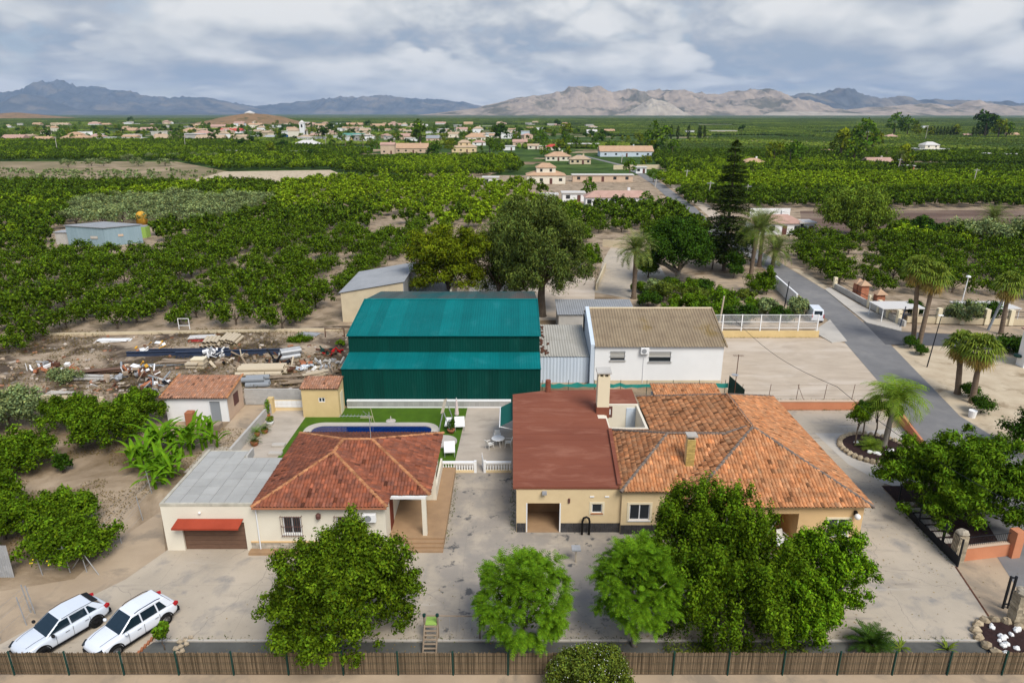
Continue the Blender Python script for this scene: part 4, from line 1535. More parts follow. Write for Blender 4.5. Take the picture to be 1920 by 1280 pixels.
 # small brick chimney
 sc = MB().box(11.75, 12.3, 41.2, 41.7, 4.0, 6.3).build('brick_chimney', 'yellow', t)
 blocks(sc, 11.74, 12.31, 41.2, 4.05, 6.3, 0.28, 0.095, 'yellow_brick', 9, 'chimney_bricks', var=0.2, proud=0.02)
 MB().box(11.85, 12.2, 41.3, 41.6, 6.301, 6.5).build('chimney_vent', 'black_plastic', sc)
 MB().box(11.68, 12.4, 41.12, 41.8, 6.501, 6.62).build('chimney_cap', 'pale_concrete', sc)
 return t


ochre_house()

# small lean-to roof of orange tiles behind the ochre house
lt = thing('rear_outbuilding', 'low outbuilding with pale orange tiles behind the ochre house roof', 'outbuilding', (16, 58, 0))
MB().box(13.0, 18.9, 56.6, 59.2, 0.0, 2.3).build('wall', 'grey_render', lt)
tile_slope(lt, [(12.9, 55.7, 2.5), (19.0, 55.7, 2.5), (19.0, 59.4, 2.95), (12.9, 59.4, 2.95)], 'tile_orange', 61, dark=0.03, var=0.12)
ridge(lt, (12.9, 59.4, 2.95), (19.0, 59.4, 2.95), 'mortar', r=0.1)


# ------------------------------------------------------------------ the green warehouse
def rib_sheet(width, length, mat, name, period=0.25, amp=0.028, tint=1.0):
 """one cladding sheet, x across (0..width), y along (0..length), z up: trapezoid ribs"""
 xs, zs = [], []
 n = int(round(width / period))
 p = width / n
 for i in range(n):
  for f, h in ((0.0, 0), (0.55, 0), (0.68, amp), (0.87, amp)):
   xs.append(p * (i + f))
   zs.append(h)
 xs.append(width)
 zs.append(0)
 mb = MB()
 mb.tint = (tint, tint, tint)
 vs = [(x, y, z) for x, z in zip(xs, zs) for y in (0, length)]
 mb.add(vs, [(2 * i, 2 * i + 2, 2 * i + 3, 2 * i + 1) for i in range(len(xs) - 1)])
 return mb.mesh(name, mat)


def clad(parent, p0, u, v, lu, lv, mat, name, sheets=19, seed=0):
 u, v = Vector(u).normalized(), Vector(v).normalized()
 n = u.cross(v)
 rng = random.Random(seed)
 wd = lu / sheets
 vari = [rib_sheet(wd - 0.006, lv, mat, name, tint=k) for k in (0.90, 0.97, 1.04, 1.12)]
 M = Matrix((u, v, n)).transposed().to_4x4()
 o = origin_of(parent)
 for i in range(sheets):
  ob = link(name, rng.choice(vari), parent)
  M2 = M.copy()
  M2.translation = Vector(p0) + u * wd * i - o
  ob.matrix_local = M2
 return


def warehouse():
 t = thing('green_warehouse', 'large dark green metal warehouse with teal roof behind the pool', 'warehouse', (-6.8, 70, 0))
 X0, X1 = -16.3, 2.75
 W = X1 - X0
 core = MB()
 core.prism([(X0 + 0.05, 61.1), (X1 - 0.05, 61.1), (X1 - 0.05, 82.6), (X0 + 0.05, 82.6)], 0.0, 3.8)
 core.prism([(X0 + 0.05, 64.6), (X1 - 0.05, 64.6), (X1 - 0.05, 82.6), (X0 + 0.05, 82.6)], 3.8, 5.7)
 core.add([(X0 + 0.05, 64.6, 6.0), (X0 + 0.05, 73.5, 7.2), (X0 + 0.05, 82.6, 5.75), (X0 + 0.05, 64.6, 3.8), (X0 + 0.05, 82.6, 3.8),
    (X1 - 0.05, 64.6, 6.0), (X1 - 0.05, 73.5, 7.2), (X1 - 0.05, 82.6, 5.75), (X1 - 0.05, 64.6, 3.8), (X1 - 0.05, 82.6, 3.8)],
    [(3, 4, 2, 1, 0), (5, 6, 7, 9, 8)])
 core.build('frame_wall', 'green_wall', t)
 clad(t, (X0, 61.0, 0.3), (1, 0, 0), (0, 0, 1), W, 3.62, 'green_wall', 'wall_sheet', seed=1)
 clad(t, (X0 - 0.02, 60.92, 3.93), (1, 0, 0), (0, 3.65, 0.40), W + 0.04, 3.70, 'teal_roof', 'lean_to_sheet', seed=2)
 clad(t, (X0, 64.5, 4.25), (1, 0, 0), (0, 0, 1), W, 1.85, 'green_wall', 'wall_sheet', seed=3)
 s = math.hypot(9.2, 1.25)
 clad(t, (X0 - 0.05, 64.36, 6.1), (1, 0, 0), (0, 9.2, 1.25), W + 0.1, s, 'teal_roof', 'roof_sheet', seed=4)
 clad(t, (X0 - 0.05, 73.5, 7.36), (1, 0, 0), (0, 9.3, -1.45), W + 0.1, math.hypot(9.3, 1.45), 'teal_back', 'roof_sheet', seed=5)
 MB().cyl((X0 - 0.06, 73.52, 7.36), (X1 + 0.06, 73.52, 7.36), 0.10, n=6).build('ridge_cap', 'teal_roof', t)
 tr = MB()
 tr.box(X0 - 0.06, X1 + 0.06, 64.30, 64.36, 6.04, 6.12)
 tr.box(X0 - 0.04, X1 + 0.04, 60.86, 60.92, 3.87, 3.95)
 tr.build('eaves_trim', 'teal_roof', t)
 for x in (X0 - 0.1, X1 + 0.02):
  e = MB()
  e.add([(x, 64.3, 6.0), (x + 0.08, 64.3, 6.0), (x + 0.08, 73.5, 7.30), (x, 73.5, 7.30), (x, 64.3, 6.16), (x + 0.08, 64.3, 6.16), (x + 0.08, 73.5, 7.46), (x, 73.5, 7.46)],
    [(0, 1, 2, 3), (7, 6, 5, 4), (0, 4, 5, 1), (1, 5, 6, 2), (2, 6, 7, 3), (3, 7, 4, 0)])
  e.build('verge_trim', 'teal_roof', t)
 return t


warehouse()

# pool wall in front of it, faced with pale tiles
pw = thing('pool_wall', 'low white wall faced with pale square tiles below the green warehouse', 'wall', (-8, 60.7, 0))
MB().box(-15.9, -0.1, 60.56, 60.8, 0.0, 0.70).build('wall', 'white', pw)
MB().box(-15.9, -0.1, 60.48, 60.84, 0.701, 0.80).build('coping', 'white_paint', pw)
for i in range(32):
 b = MB()
 k = 0.9 + 0.18 * ((i * 37) % 11) / 11
 b.tint = (k, k, k * 1.02)
 b.box(-15.86 + i * 0.49, -15.86 + i * 0.49 + 0.475, 60.53, 60.559, 0.2, 0.62)
 b.build('tile', 'grey_slab', pw)


# ------------------------------------------------------------------ the white building with the fibre cement roof, and its neighbours
def white_building():
 t = thing('white_building', 'white building with ribbed brown fibre cement roof and two shuttered windows', 'building', (15, 69, 0))
 w = MB()
 wall_y(w, 8.55, 21.8, 0.0, 4.3, 66.4, 66.62, [(10.15, 11.65, 2.75, 3.75), (14.15, 16.4, 2.6, 3.7)])
 w.prism([(8.55, 66.622), (8.77, 66.622), (8.77, 78.5), (8.55, 78.5)], 0.0, [4.3, 4.3, 4.3, 4.3])
 for x in (8.55, 21.58):
  w.add([(x, 66.622, 0), (x + 0.22, 66.622, 0), (x + 0.22, 78.6, 0), (x, 78.6, 0), (x, 66.622, 4.3), (x + 0.22, 66.622, 4.3), (x + 0.22, 78.6, 4.3), (x, 78.6, 4.3),
    (x, 72.6, 6.35), (x + 0.22, 72.6, 6.35)],
    [(4, 5, 9, 8), (8, 9, 6, 7), (0, 4, 8, 7, 3), (1, 2, 6, 9, 5)])
 w.box(8.772, 21.578, 78.4, 78.6, 0.0, 4.3)
 w.build('wall', 'white', t)
 sw = MB()
 sw.add([(8.1, 66.3, 0), (8.5, 66.3, 0), (8.5, 72.8, 0), (8.1, 72.8, 0), (8.1, 66.3, 4.5), (8.5, 66.3, 4.5), (8.5, 72.8, 6.75), (8.1, 72.8, 6.75)],
   [(0, 4, 7, 3), (1, 2, 6, 5), (4, 5, 6, 7), (0, 1, 5, 4), (2, 3, 7, 6)])
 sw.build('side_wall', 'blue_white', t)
 L = math.hypot(6.5, 2.3)
 corrugated('roof_sheet', 'fibre_cement', (8.5, 66.1, 4.32), (1, 0, 0), (0, 6.5, 2.3), 13.45, L, 0.30, 0.045, 4, t, seed=3)
 corrugated('roof_sheet', 'fibre_cement', (8.5, 72.6, 6.62), (1, 0, 0), (0, 6.5, -2.3), 13.45, L, 0.30, 0.045, 4, t, seed=4)
 MB().cyl((8.5, 72.6, 6.62), (21.95, 72.6, 6.62), 0.12, n=7).build('ridge_cap', 'beige_wall', t)
 MB().prism([(21.93, 66.1), (22.08, 66.1), (22.08, 72.6), (21.93, 72.6)], [4.25, 4.25, 6.5, 6.5], [4.42, 4.42, 6.72, 6.72]).build('verge_tiles', 'fibre_cement', t)
 for (x0, x1, z0, z1, op) in ((10.15, 11.65, 2.75, 3.75, 0.25), (14.15, 16.4, 2.6, 3.7, 0.45)):
  o = MB().box(x0, x1, 66.56, 66.61, z0, z1).build('window', 'glass_dark', t)
  n = 9
  for i in range(n):
   za = z0 + op + (z1 - z0 - op) * i / n
   MB().box(x0 + 0.03, x1 - 0.03, 66.49, 66.53, za + 0.004, za + (z1 - z0 - op) / n - 0.004).build('shutter_slat', 'shutter', o)
  gg = MB()
  for z in (z0 + 0.05, (z0 + z1) / 2, z1 - 0.05):
   gg.box(x0 - 0.06, x1 + 0.06, 66.30, 66.33, z - 0.03, z + 0.03)
  gg.build('window_bars', 'grey_metal', o)
  MB().box(x0 - 0.1, x1 + 0.1, 66.28, 66.398, z0 - 0.09, z0 - 0.005).build('sill', 'grey_render', o)
 ac_unit(t, (13.2, 66.4, 3.55), 0.85, 0.4, 0.68)
 MB().cyl((13.6, 66.35, 0.2), (13.6, 66.35, 3.54), 0.03, n=5).build('drain_pipe', 'pvc', t)
 MB().box(8.6, 21.75, 66.37, 66.398, 0.0, 0.55).build('plinth_band', 'beige_wall', t)
 return t


white_building()

le = thing('grey_lean_to', 'lean-to with weathered grey sheet roof between the green warehouse and white building', 'shed', (5.4, 70, 0))
corrugated('roof_sheet', 'old_sheet', (2.95, 67.0, 2.95), (1, 0, 0), (0, 8.2, 0.95), 5.1, 8.25, 0.28, 0.03, 2, le, seed=8)
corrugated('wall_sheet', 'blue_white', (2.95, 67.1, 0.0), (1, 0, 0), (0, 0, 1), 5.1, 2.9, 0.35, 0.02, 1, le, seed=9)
MB().box(2.95, 8.05, 74.9, 75.1, 0, 3.7).build('wall', 'grey_render', le)
ld = MB()
rg = random.Random(9)
for i in range(40):
 ld.blob((3.1 + abs(rg.gauss(0, 0.35)), rg.uniform(67.3, 74.5), 3.06 + 0.11 * 0), (rg.uniform(0.05, 0.2), rg.uniform(0.1, 0.4), 0.05), i, 6, 4)
# leaf litter lies on the slope
ld.v = [(x, y, z + (y - 67.0) * 0.116) for x, y, z in ld.v]
o = one('leaf_litter', ld, 'rusty', 'brown leaf litter along the edge of the grey lean-to roof', 'litter', kind='stuff')

# sheds behind the warehouse
bs = thing('beige_shed', 'beige shed with grey metal roof behind the left end of the green warehouse', 'shed', (-18, 92, 0))
a0 = V(627, 560, 89.0)
shx0, shx1 = -23.3, -14.4
MB().box(shx0 + 0.25, shx1 - 0.2, 89.2, 101.8, 0.0, 4.05).build('wall', 'beige_wall', bs)
bw = MB()
bw.add([(shx0 + 0.25, 89.2, 4.05), (shx1 - 0.2, 89.2, 4.05), (shx1 - 0.2, 89.2, 5.5), (shx0 + 0.25, 89.3, 4.05), (shx1 - 0.2, 89.3, 4.05), (shx1 - 0.2, 89.3, 5.5)],
  [(0, 1, 2), (5, 4, 3), (0, 2, 5, 3)])
bw.build('gable_wall', 'beige_wall', bs)
MB().box(shx1 - 0.2, shx1 - 0.1, 89.2, 101.8, 0.0, 5.5).build('side_wall', 'grey_metal', bs)
corrugated('roof_sheet', 'grey_metal', (shx0, 89.0, 4.1), (0, 1, 0), (shx1 - shx0, 0, 1.55), 13.0, math.hypot(shx1 - shx0, 1.55), 0.3, 0.025, 1, bs)
gs = thing('grey_shed', 'low shed with grey metal roof under the pine tree', 'shed', (-11, 96, 0))
MB().box(-14.2, -8.6, 92.0, 100, 0.0, 2.9).build('wall', 'cream', gs)
corrugated('roof_sheet', 'grey_metal', (-14.25, 91.8, 3.0), (1, 0, 0), (0, 8.4, 0.5), 5.7, 8.45, 0.3, 0.025, 1, gs)
MB().box(-8.55, -8.3, 91.5, 100, 0, 3.9).build('party_wall', 'cream', gs)
ls = thing('long_grey_shed', 'long low shed with grey metal roof behind the white building', 'shed', (9, 88, 0))
c0, c1 = G(1045, 590, 2.6), G(1193, 588, 2.6)
MB().box(c0.x + 0.2, c1.x - 0.2, c0.y + 0.2, c0.y + 5.5, 0.0, 2.5).build('wall', 'grey_render', ls)
corrugated('roof_sheet', 'grey_metal', (c0.x, c0.y, 2.6), (1, 0, 0), (0, 5.8, 0.5), c1.x - c0.x, 5.85, 0.3, 0.025, 1, ls)

# ------------------------------------------------------------------ front reed fence
rf = thing('reed_fence', 'brown reed fence with green metal posts along the front of the yard', 'fence', (0, 27.42, 0.1))


def reed_panel(seed, w=2.70, h=1.32):
 rng = random.Random(seed)
 mb = MB()
 x = 0.0
 while x < w:
  d = rng.uniform(0.012, 0.03)
  t = rng.choice((0.45, 0.6, 0.75, 0.9, 1.05, 1.3)) * rng.uniform(0.85, 1.15)
  mb.tint = (t, t * 0.97, t * 0.93)
  hh = h + rng.gauss(0, 0.03)
  lx = rng.gauss(0, 0.012)
  yo = rng.uniform(-0.012, 0.012)
  mb.add([(x, yo - 0.012, 0), (x + d, yo - 0.016, 0), (x + d + lx, yo - 0.016, hh), (x + lx, yo - 0.012, hh), (x, yo + 0.012, 0), (x + d, yo + 0.012, 0), (x + d + lx, yo + 0.012, hh), (x + lx, yo + 0.012, hh)],
    [(0, 1, 2, 3), (5, 4, 7, 6), (3, 2, 6, 7)])
  x += d * rng.uniform(0.8, 1.0)
 mb.tint = (0.35, 0.33, 0.3)
 mb.box(0, w, 0.013, 0.02, 0, h * 0.97)
 for z in (0.3, 0.75, 1.15):
  mb.tint = (0.4, 0.38, 0.35)
  mb.box(0, w, -0.024, -0.018, z - 0.006, z + 0.006)
 return mb.mesh('reed_panel', 'reed')


rv = [reed_panel(i) for i in range(4)]
rr = random.Random(2)
PX = [-27.9 + 2.77 * i for i in range(21)]
for i, x in enumerate(PX):
 p = MB().cyl((x, 27.40, 0.1), (x, 27.40, 1.55), 0.045, n=8)
 p.cyl((x, 27.40, 1.55), (x, 27.40, 1.6), 0.06, 0.03, n=8)
 p.build('post', 'dark_green', rf)
 if i < 20:
  o = link('reed_panel', rr.choice(rv), rf)
  o.location = (x + 0.035 - 0, 0.03, 0.02)
  o['kind'] = 'stuff'
wr = MB()
for z in (0.4, 0.85, 1.3):
 wr.cyl((-28, 27.36, z), (27.6, 27.36, z), 0.006, n=4)
wr.build('wire', 'dark_green', rf, kind='stuff')


# ------------------------------------------------------------------ cars
def car(name, label, loc, heading, L=4.55, W=1.84, Hh=1.65, rails=True, fast=0.0, rim='alloy', archs=True, toy=False):
 t = thing(name, label, 'car', loc, heading, 'white cars parked by the front fence')
 h = W / 2
 belt = 0.98
 # lower body: stations x, half width factor, sill z, top z
 st = [(-L / 2, 0.80, 0.45, 0.86), (-L / 2 + 0.10, 0.90, 0.32, 0.97), (-L / 2 + 0.55, 0.985, 0.26, belt + 0.04), (-1.0, 1.0, 0.23, belt + 0.02), (0.2, 1.0, 0.23, belt), (0.95, 0.995, 0.23, belt - 0.01),
   (1.45, 0.98, 0.25, 0.95), (L / 2 - 0.42, 0.94, 0.27, 0.86), (L / 2 - 0.12, 0.84, 0.30, 0.76), (L / 2, 0.66, 0.36, 0.62)]
 vs, fs = [], []
 n = 11
 for x, k, z0, z1 in st:
  w = h * k
  half = [(w * 0.90, z0), (w * 0.99, z0 + 0.14), (w, (z0 + z1) / 2 + 0.02), (w * 0.965, z1 - 0.07), (w * 0.86, z1 + 0.0)]
  ring = [(y, z) for y, z in half] + [(0.0, z1 + 0.045)] + [(-y, z) for y, z in reversed(half)]
  vs += [(x, y, z) for y, z in ring]
 for i in range(len(st) - 1):
  for k in range(n):
   a, b = i * n + k, i * n + (k + 1) % n
   fs.append((a, b, b + n, a + n))
 fs += [tuple(range(n - 1, -1, -1)), tuple((len(st) - 1) * n + k for k in range(n))]
 mb = MB().add(vs, fs)
 paint = 'car_white' if rails else 'car_silver_white'
 body = link('body', mb.mesh('body', paint, smooth=True), t)
 sm = body.modifiers.new('sub', 'SUBSURF')
 sm.levels = sm.render_levels = 2
 # greenhouse
 rx = -L / 2 + 0.62 + fast
 bp = [(1.02, h * 0.80, belt - 0.01), (-L / 2 + 0.22, h * 0.84, belt + 0.03)]
 tp = [(0.12, h * 0.66, Hh - 0.05), (-0.5, h * 0.69, Hh), (rx, h * 0.66, Hh - 0.06)]
 g = MB()
 B = [(bp[0][0], bp[0][1], bp[0][2]), (bp[1][0], bp[1][1], bp[1][2]), (bp[1][0], -bp[1][1], bp[1][2]), (bp[0][0], -bp[0][1], bp[0][2])]
 T = [(p[0], p[1], p[2]) for p in tp] + [(p[0], -p[1], p[2]) for p in reversed(tp)]
 g.add(B + T, [(0, 3, 9, 4), (0, 4, 5, 6, 1), (1, 6, 7, 2), (2, 7, 8, 9, 3), (4, 9, 8, 5), (5, 8, 7, 6)])
 cab = link('cabin', g.mesh('cabin', paint), t)
 bv = cab.modifiers.new('bevel', 'BEVEL')
 bv.width = 0.06
 bv.segments = 3

 def pane(nm, q, off, mat='car_glass', par=t):
  q = [Vector(p) for p in q]
  nn = (q[1] - q[0]).cross(q[-1] - q[0]).normalized()
  c = sum(q, Vector()) / len(q)
  if nn.dot(c - Vector((c.x * 0.6, 0, 0.9))) < 0:
   nn = -nn
  m = MB()
  k = len(q)
  m.add([p + nn * off for p in q] + [p - nn * 0.02 for p in q], [tuple(range(k))] + [(i, (i + 1) % k, k + (i + 1) % k, k + i) for i in range(k)])
  return link(nm, m.mesh(nm, mat), par)

 def lerp(a, b, f):
  return tuple(a[i] + (b[i] - a[i]) * f for i in range(3))
 ws0, ws1, ws2, ws3 = B[0], B[3], T[5], T[0]
 pane('windscreen', [lerp(lerp(ws0, ws1, 0.04), lerp(ws3, ws2, 0.04), 0.05), lerp(lerp(ws1, ws0, 0.04), lerp(ws2, ws3, 0.04), 0.05), lerp(lerp(ws1, ws0, 0.06), lerp(ws2, ws3, 0.06), 0.93), lerp(lerp(ws0, ws1, 0.06), lerp(ws3, ws2, 0.06), 0.93)], 0.012)
 rw = [B[1], B[2], T[3], T[2]]
 pane('rear_window', [lerp(lerp(rw[0], rw[1], 0.06), lerp(rw[3], rw[2], 0.06), 0.25), lerp(lerp(rw[1], rw[0], 0.06), lerp(rw[2], rw[3], 0.06), 0.25), lerp(lerp(rw[1], rw[0], 0.1), lerp(rw[2], rw[3], 0.1), 0.9), lerp(lerp(rw[0], rw[1], 0.1), lerp(rw[3], rw[2], 0.1), 0.9)], 0.012)
 for sg in (1, -1):
  def S(x, f):
   zb = belt + 0.03
   zt = Hh - 0.10
   yb, yt = h * 0.825, h * 0.685
   return (x, sg * (yb + (yt - yb) * f), zb + (zt - zb) * f)
  xr = -L / 2 + 0.62
  for nm, a, b, c, d in (('side_window', 0.86, -0.20, -0.17, 0.22), ('side_window', -0.28, -1.10, -1.05, -0.25), ('side_window', -1.18, xr + 0.02, xr + 0.30 + fast * 0.6, -1.13)):
   pane(nm, [S(a, 0.03), S(b, 0.03), S(c, 0.93), S(d, 0.93)], 0.014)
  m = MB().blob((0.78, sg * (h + 0.10), belt + 0.10), (0.09, 0.13, 0.09), 1, 8, 6, 0)
  link('wing_mirror', m.mesh('wing_mirror', 'car_white' if rails else 'black_plastic', smooth=True), t)
  for xx in (L / 2 - 0.92, -L / 2 + 0.86):
   R_ = 0.35
   w = MB()
   w.lathe((0, 0, 0), [(R_ * 0.62, -0.10), (R_ * 0.96, -0.11), (R_, -0.06), (R_, 0.06), (R_ * 0.96, 0.11), (R_ * 0.62, 0.10)], 20)
   me = w.mesh('wheel', 'rubber', smooth=True)
   o = link('wheel', me, t)
   o.location = (xx, sg * (h - 0.085), R_)
   o.rotation_euler = (math.pi / 2, 0, 0)
   r = MB()
   r.cyl((0, 0, -0.104), (0, 0, 0.104), R_ * 0.16, n=10)
   for q in range(5):
    aa = q * 2 * math.pi / 5
    r.obox((math.cos(aa) * R_ * 0.34, math.sin(aa) * R_ * 0.34, 0), (R_ * 0.58, R_ * 0.17, 0.20), aa)
   r.lathe((0, 0, 0), [(R_ * 0.58, -0.10), (R_ * 0.66, -0.10), (R_ * 0.66, 0.10), (R_ * 0.58, 0.10)], 18)
   link('rim', r.mesh('rim', rim), o)
   # dark wheel arch lip
   am = MB()
   vs = []
   for q in range(13):
    th = math.pi * q / 12
    for rad, yo in ((R_ * 1.04, 0.006), (R_ * 1.24, 0.006), (R_ * 1.24, -0.10), (R_ * 1.04, -0.25)):
     vs.append((xx + math.cos(th) * rad, sg * (h + yo), R_ + math.sin(th) * rad * 1.0))
   fs = []
   for q in range(12):
    for k in range(3):
     fs.append((q * 4 + k, q * 4 + k + 1, q * 4 + k + 5, q * 4 + k + 4))
   am.add(vs, fs)
   link('wheel_arch', am.mesh('wheel_arch', 'black_plastic'), t)
  s = MB().box(-1.15, 1.15, sg * (h - 0.03) - 0.02, sg * (h - 0.03) + 0.02, 0.24, 0.36)
  link('sill_trim', s.mesh('sill_trim', 'black_plastic'), t)
  hl = MB().obox((L / 2 - 0.22, sg * h * 0.70, 0.72), (0.34, 0.22, 0.10), -sg * 0.5, 0, 0.3)
  link('headlight', hl.mesh('headlight', 'glass_dark'), t)
  tl = MB().obox((-L / 2 + 0.14, sg * h * 0.86, 0.93), (0.22, 0.18, 0.16), sg * 0.45)
  link('tail_light', tl.mesh('tail_light', 'tail_red'), t)
  if rails:
   r = MB().tube([(0.0, sg * h * 0.63, Hh - 0.03), (-0.2, sg * h * 0.65, Hh + 0.045), (-1.2, sg * h * 0.65, Hh + 0.045), (-1.45, sg * h * 0.63, Hh - 0.03)], 0.02, 6)
  else:
   r = MB().tube([(0.1, sg * h * 0.685, Hh - 0.045), (-0.5, sg * h * 0.705, Hh + 0.002), (rx, sg * h * 0.675, Hh - 0.055)], 0.014, 6)
  link('roof_rail', r.mesh('roof_rail', 'black_plastic'), t)
  dh = MB()
  for x in (0.05, -0.95):
   dh.box(x - 0.10, x + 0.10, sg * h * 0.985 - 0.02, sg * h * 0.985 + 0.025, 0.80, 0.83)
  link('door_handle', dh.mesh('door_handle', 'alloy'), t)['kind'] = 'stuff'
 for sg in (1, -1):
  sm_ = MB()
  for x in (0.62, -0.24, -1.12):
   sm_.box(x - 0.007, x + 0.007, sg * (h * 0.995) - 0.012, sg * (h * 0.995) + 0.006, 0.34, belt - 0.04)
  sm_.box(-1.12, 0.62, sg * (h * 0.995) - 0.012, sg * (h * 0.995) + 0.004, 0.335, 0.35)
  link('door_seams', sm_.mesh('door_seams', 'black_plastic'), t)['kind'] = 'stuff'
 link('rear_plate', MB().box(-L / 2 - 0.06, -L / 2 - 0.045, -0.26, 0.26, 0.62, 0.74).mesh('rear_plate', 'lamp_white'), t)
 link('front_plate', MB().box(L / 2 + 0.035, L / 2 + 0.05, -0.26, 0.26, 0.40, 0.51).mesh('front_plate', 'lamp_white'), t)
 bl_ = MB()
 for sg in (1, -1):
  bl_.tube([(0.98, sg * h * 0.66, belt + 0.055), (1.5, sg * h * 0.62, 0.985), (L / 2 - 0.35, sg * h * 0.55, 0.885)], 0.008, 4)
 link('bonnet_lines', bl_.mesh('bonnet_lines', 'dark_alloy'), t)['kind'] = 'stuff'
 b = MB().obox((-L / 2 + 0.06, 0, 0.47), (0.22, W * 0.84, 0.24))
 link('rear_bumper', b.mesh('rear_bumper', 'black_plastic'), t)
 b = MB().obox((L / 2 - 0.05, 0, 0.45), (0.16, W * 0.60, 0.22))
 link('grille', b.mesh('grille', 'black_plastic'), t)
 if not rails:
  b = MB().obox((rx - 0.18, 0, Hh - 0.12), (0.30, W * 0.62, 0.05), 0, 0, -0.25)
  link('spoiler', b.mesh('spoiler', 'black_plastic'), t)
  b = MB().blob((0.62, -0.28, belt + 0.06), (0.13, 0.2, 0.07), 3, 8, 6, 0.1)
  link('dashboard_toy', b.mesh('dashboard_toy', 'tail_red'), t)
 return t


hd = math.atan2(-2.3, -1.42)
car('parked_car', 'white estate car with roof rails, nearer the trees of the two parked', (-20.7, 30.35, 0.0), hd)
car('parked_car', 'white sloping-tailed car with red object on the dashboard, leftmost by the fence', (-24.45, 30.2, 0.0), hd, 4.5, 1.84, 1.56, False, 0.15, 'dark_alloy')


eb = MB()
q = G(287, 1212)
for i in range(6):
 eb.obox((q.x - 0.5 + i * 0.05, q.y - 0.5 + i * 0.24, 0.08), (0.12, 0.22, 0.12), 0.2)
one('brick_edging', eb, 'terracotta', 'short row of orange edging bricks beside the right car', 'edging', kind='stuff')
q = G(340, 1212)
sb_ = thing('stone_border', 'short border of pale rough stones by the young tree near the fence', 'stones', (q.x, q.y, 0))
for i in range(9):
 s_ = MB()
 s_.tint = (1.15, 1.08, 1.0)
 s_.blob(((i % 3) * 0.22 - 0.2, i * 0.16 - 0.7, 0.10), (0.16, 0.13, 0.11), i, 6, 5, 0.25)
 link('stone', s_.mesh('stone', 'stone'), sb_)
# ------------------------------------------------------------------ pool garden
sheet('pool_terrace', [(-26.0, 48.0), (-4.3, 48.0), (-0.0, 48.0), (-0.0, 60.5), (-26.0, 60.5)], 0.022, 'terrace')
lw = struct('lawn', MB().poly((-19.4, 48.3, 0.034), (-4.7, 48.3, 0.034), (-4.3, 60.5, 0.034), (-19.3, 60.5, 0.034)), 'turf')
lw['kind'] = 'structure'


def rounded(x0, x1, y0, y1, r, n=6):
 out = []
 for cx, cy, a in ((x1 - r, y1 - r, 0), (x0 + r, y1 - r, 90), (x0 + r, y0 + r, 180), (x1 - r, y0 + r, 270)):
  for i in range(n + 1):
   t = R(a + 90 * i / n)
   out.append((cx + r * math.cos(t), cy + r * math.sin(t)))
 return out


sp = thing('swimming_pool', 'blue swimming pool with rounded pale coping behind the red roof', 'pool', (-12.6, 54, 0.03))
outer, inner = rounded(-18.6, -6.55, 50.6, 57.0, 1.5), rounded(-17.9, -7.2, 51.3, 56.35, 0.9)
cp = MB()
n = len(outer)
vs = [(x, y, 0.15) for x, y in outer] + [(x, y, 0.15) for x, y in inner] + [(x, y, 0.03) for x, y in outer] + [(x, y, -0.2) for x, y in inner]
cp.add(vs, [(i, (i + 1) % n, n + (i + 1) % n, n + i) for i in range(n)] + [(2 * n + i, 2 * n + (i + 1) % n, (i + 1) % n, i) for i in range(n)] + [(n + i, n + (i + 1) % n, 3 * n + (i + 1) % n, 3 * n + i) for i in range(n)])
cp.build('coping', 'pale_concrete', sp)
MB().poly(*[(x, y, 0.075) for x, y in inner]).build('water', 'pool_water', sp)
MB().lathe((-5.9, 53.3, 0.04), [(1.15, 0), (1.15, 0.1), (1.0, 0.12)], 22).build('round_step', 'pale_concrete', sp)

# balustrade and gate between the houses
bl = thing('balustrade', 'white balustrade between the two houses in front of the terrace', 'balustrade', (-2.8, 48.1, 0))
bal = MB().lathe((0, 0, 0), [(0.06, 0.0), (0.06, 0.06), (0.035, 0.1), (0.075, 0.25), (0.045, 0.42), (0.035, 0.5), (0.06, 0.55), (0.06, 0.6)], 8).mesh('baluster', 'white_paint', smooth=True)
for x0, x1 in ((-5.55, -3.0), (-2.05, -0.05)):
 MB().box(x0, x1, 48.0, 48.22, 0.02, 0.2).build('base_rail', 'ochre_light', bl)
 MB().box(x0, x1, 47.97, 48.25, 0.81, 0.94).build('top_rail', 'white_paint', bl)
 k = int((x1 - x0) / 0.21)
 for i in range(k):
  o = link('baluster', bal, bl)
  o.location = Vector((x0 + 0.12 + (x1 - x0 - 0.24) * i / (k - 1), 48.11, 0.205)) - bl.location
for x in (-3.0, -2.25):
 MB().box(x, x + 0.2, 48.0, 48.22, 0.0, 1.02).build('gate_post', 'white_paint', bl)
gt = thing('garden_gate', 'open white picket gate in the balustrade', 'gate', (-2.25, 48.22, 0))
for k in range(7):
 MB().obox((-2.28 - 0.02 * k, 48.3 + 0.12 * k, 0.55 + 0.02 * k), (0.03, 0.07, 0.95 + 0.04 * k)).build('slat', 'white_paint', gt)
for z in (0.25, 0.9):
 MB().cyl((-2.24, 48.25, z), (-2.44, 49.1, z), 0.025, n=5).build('rail', 'white_paint', gt)


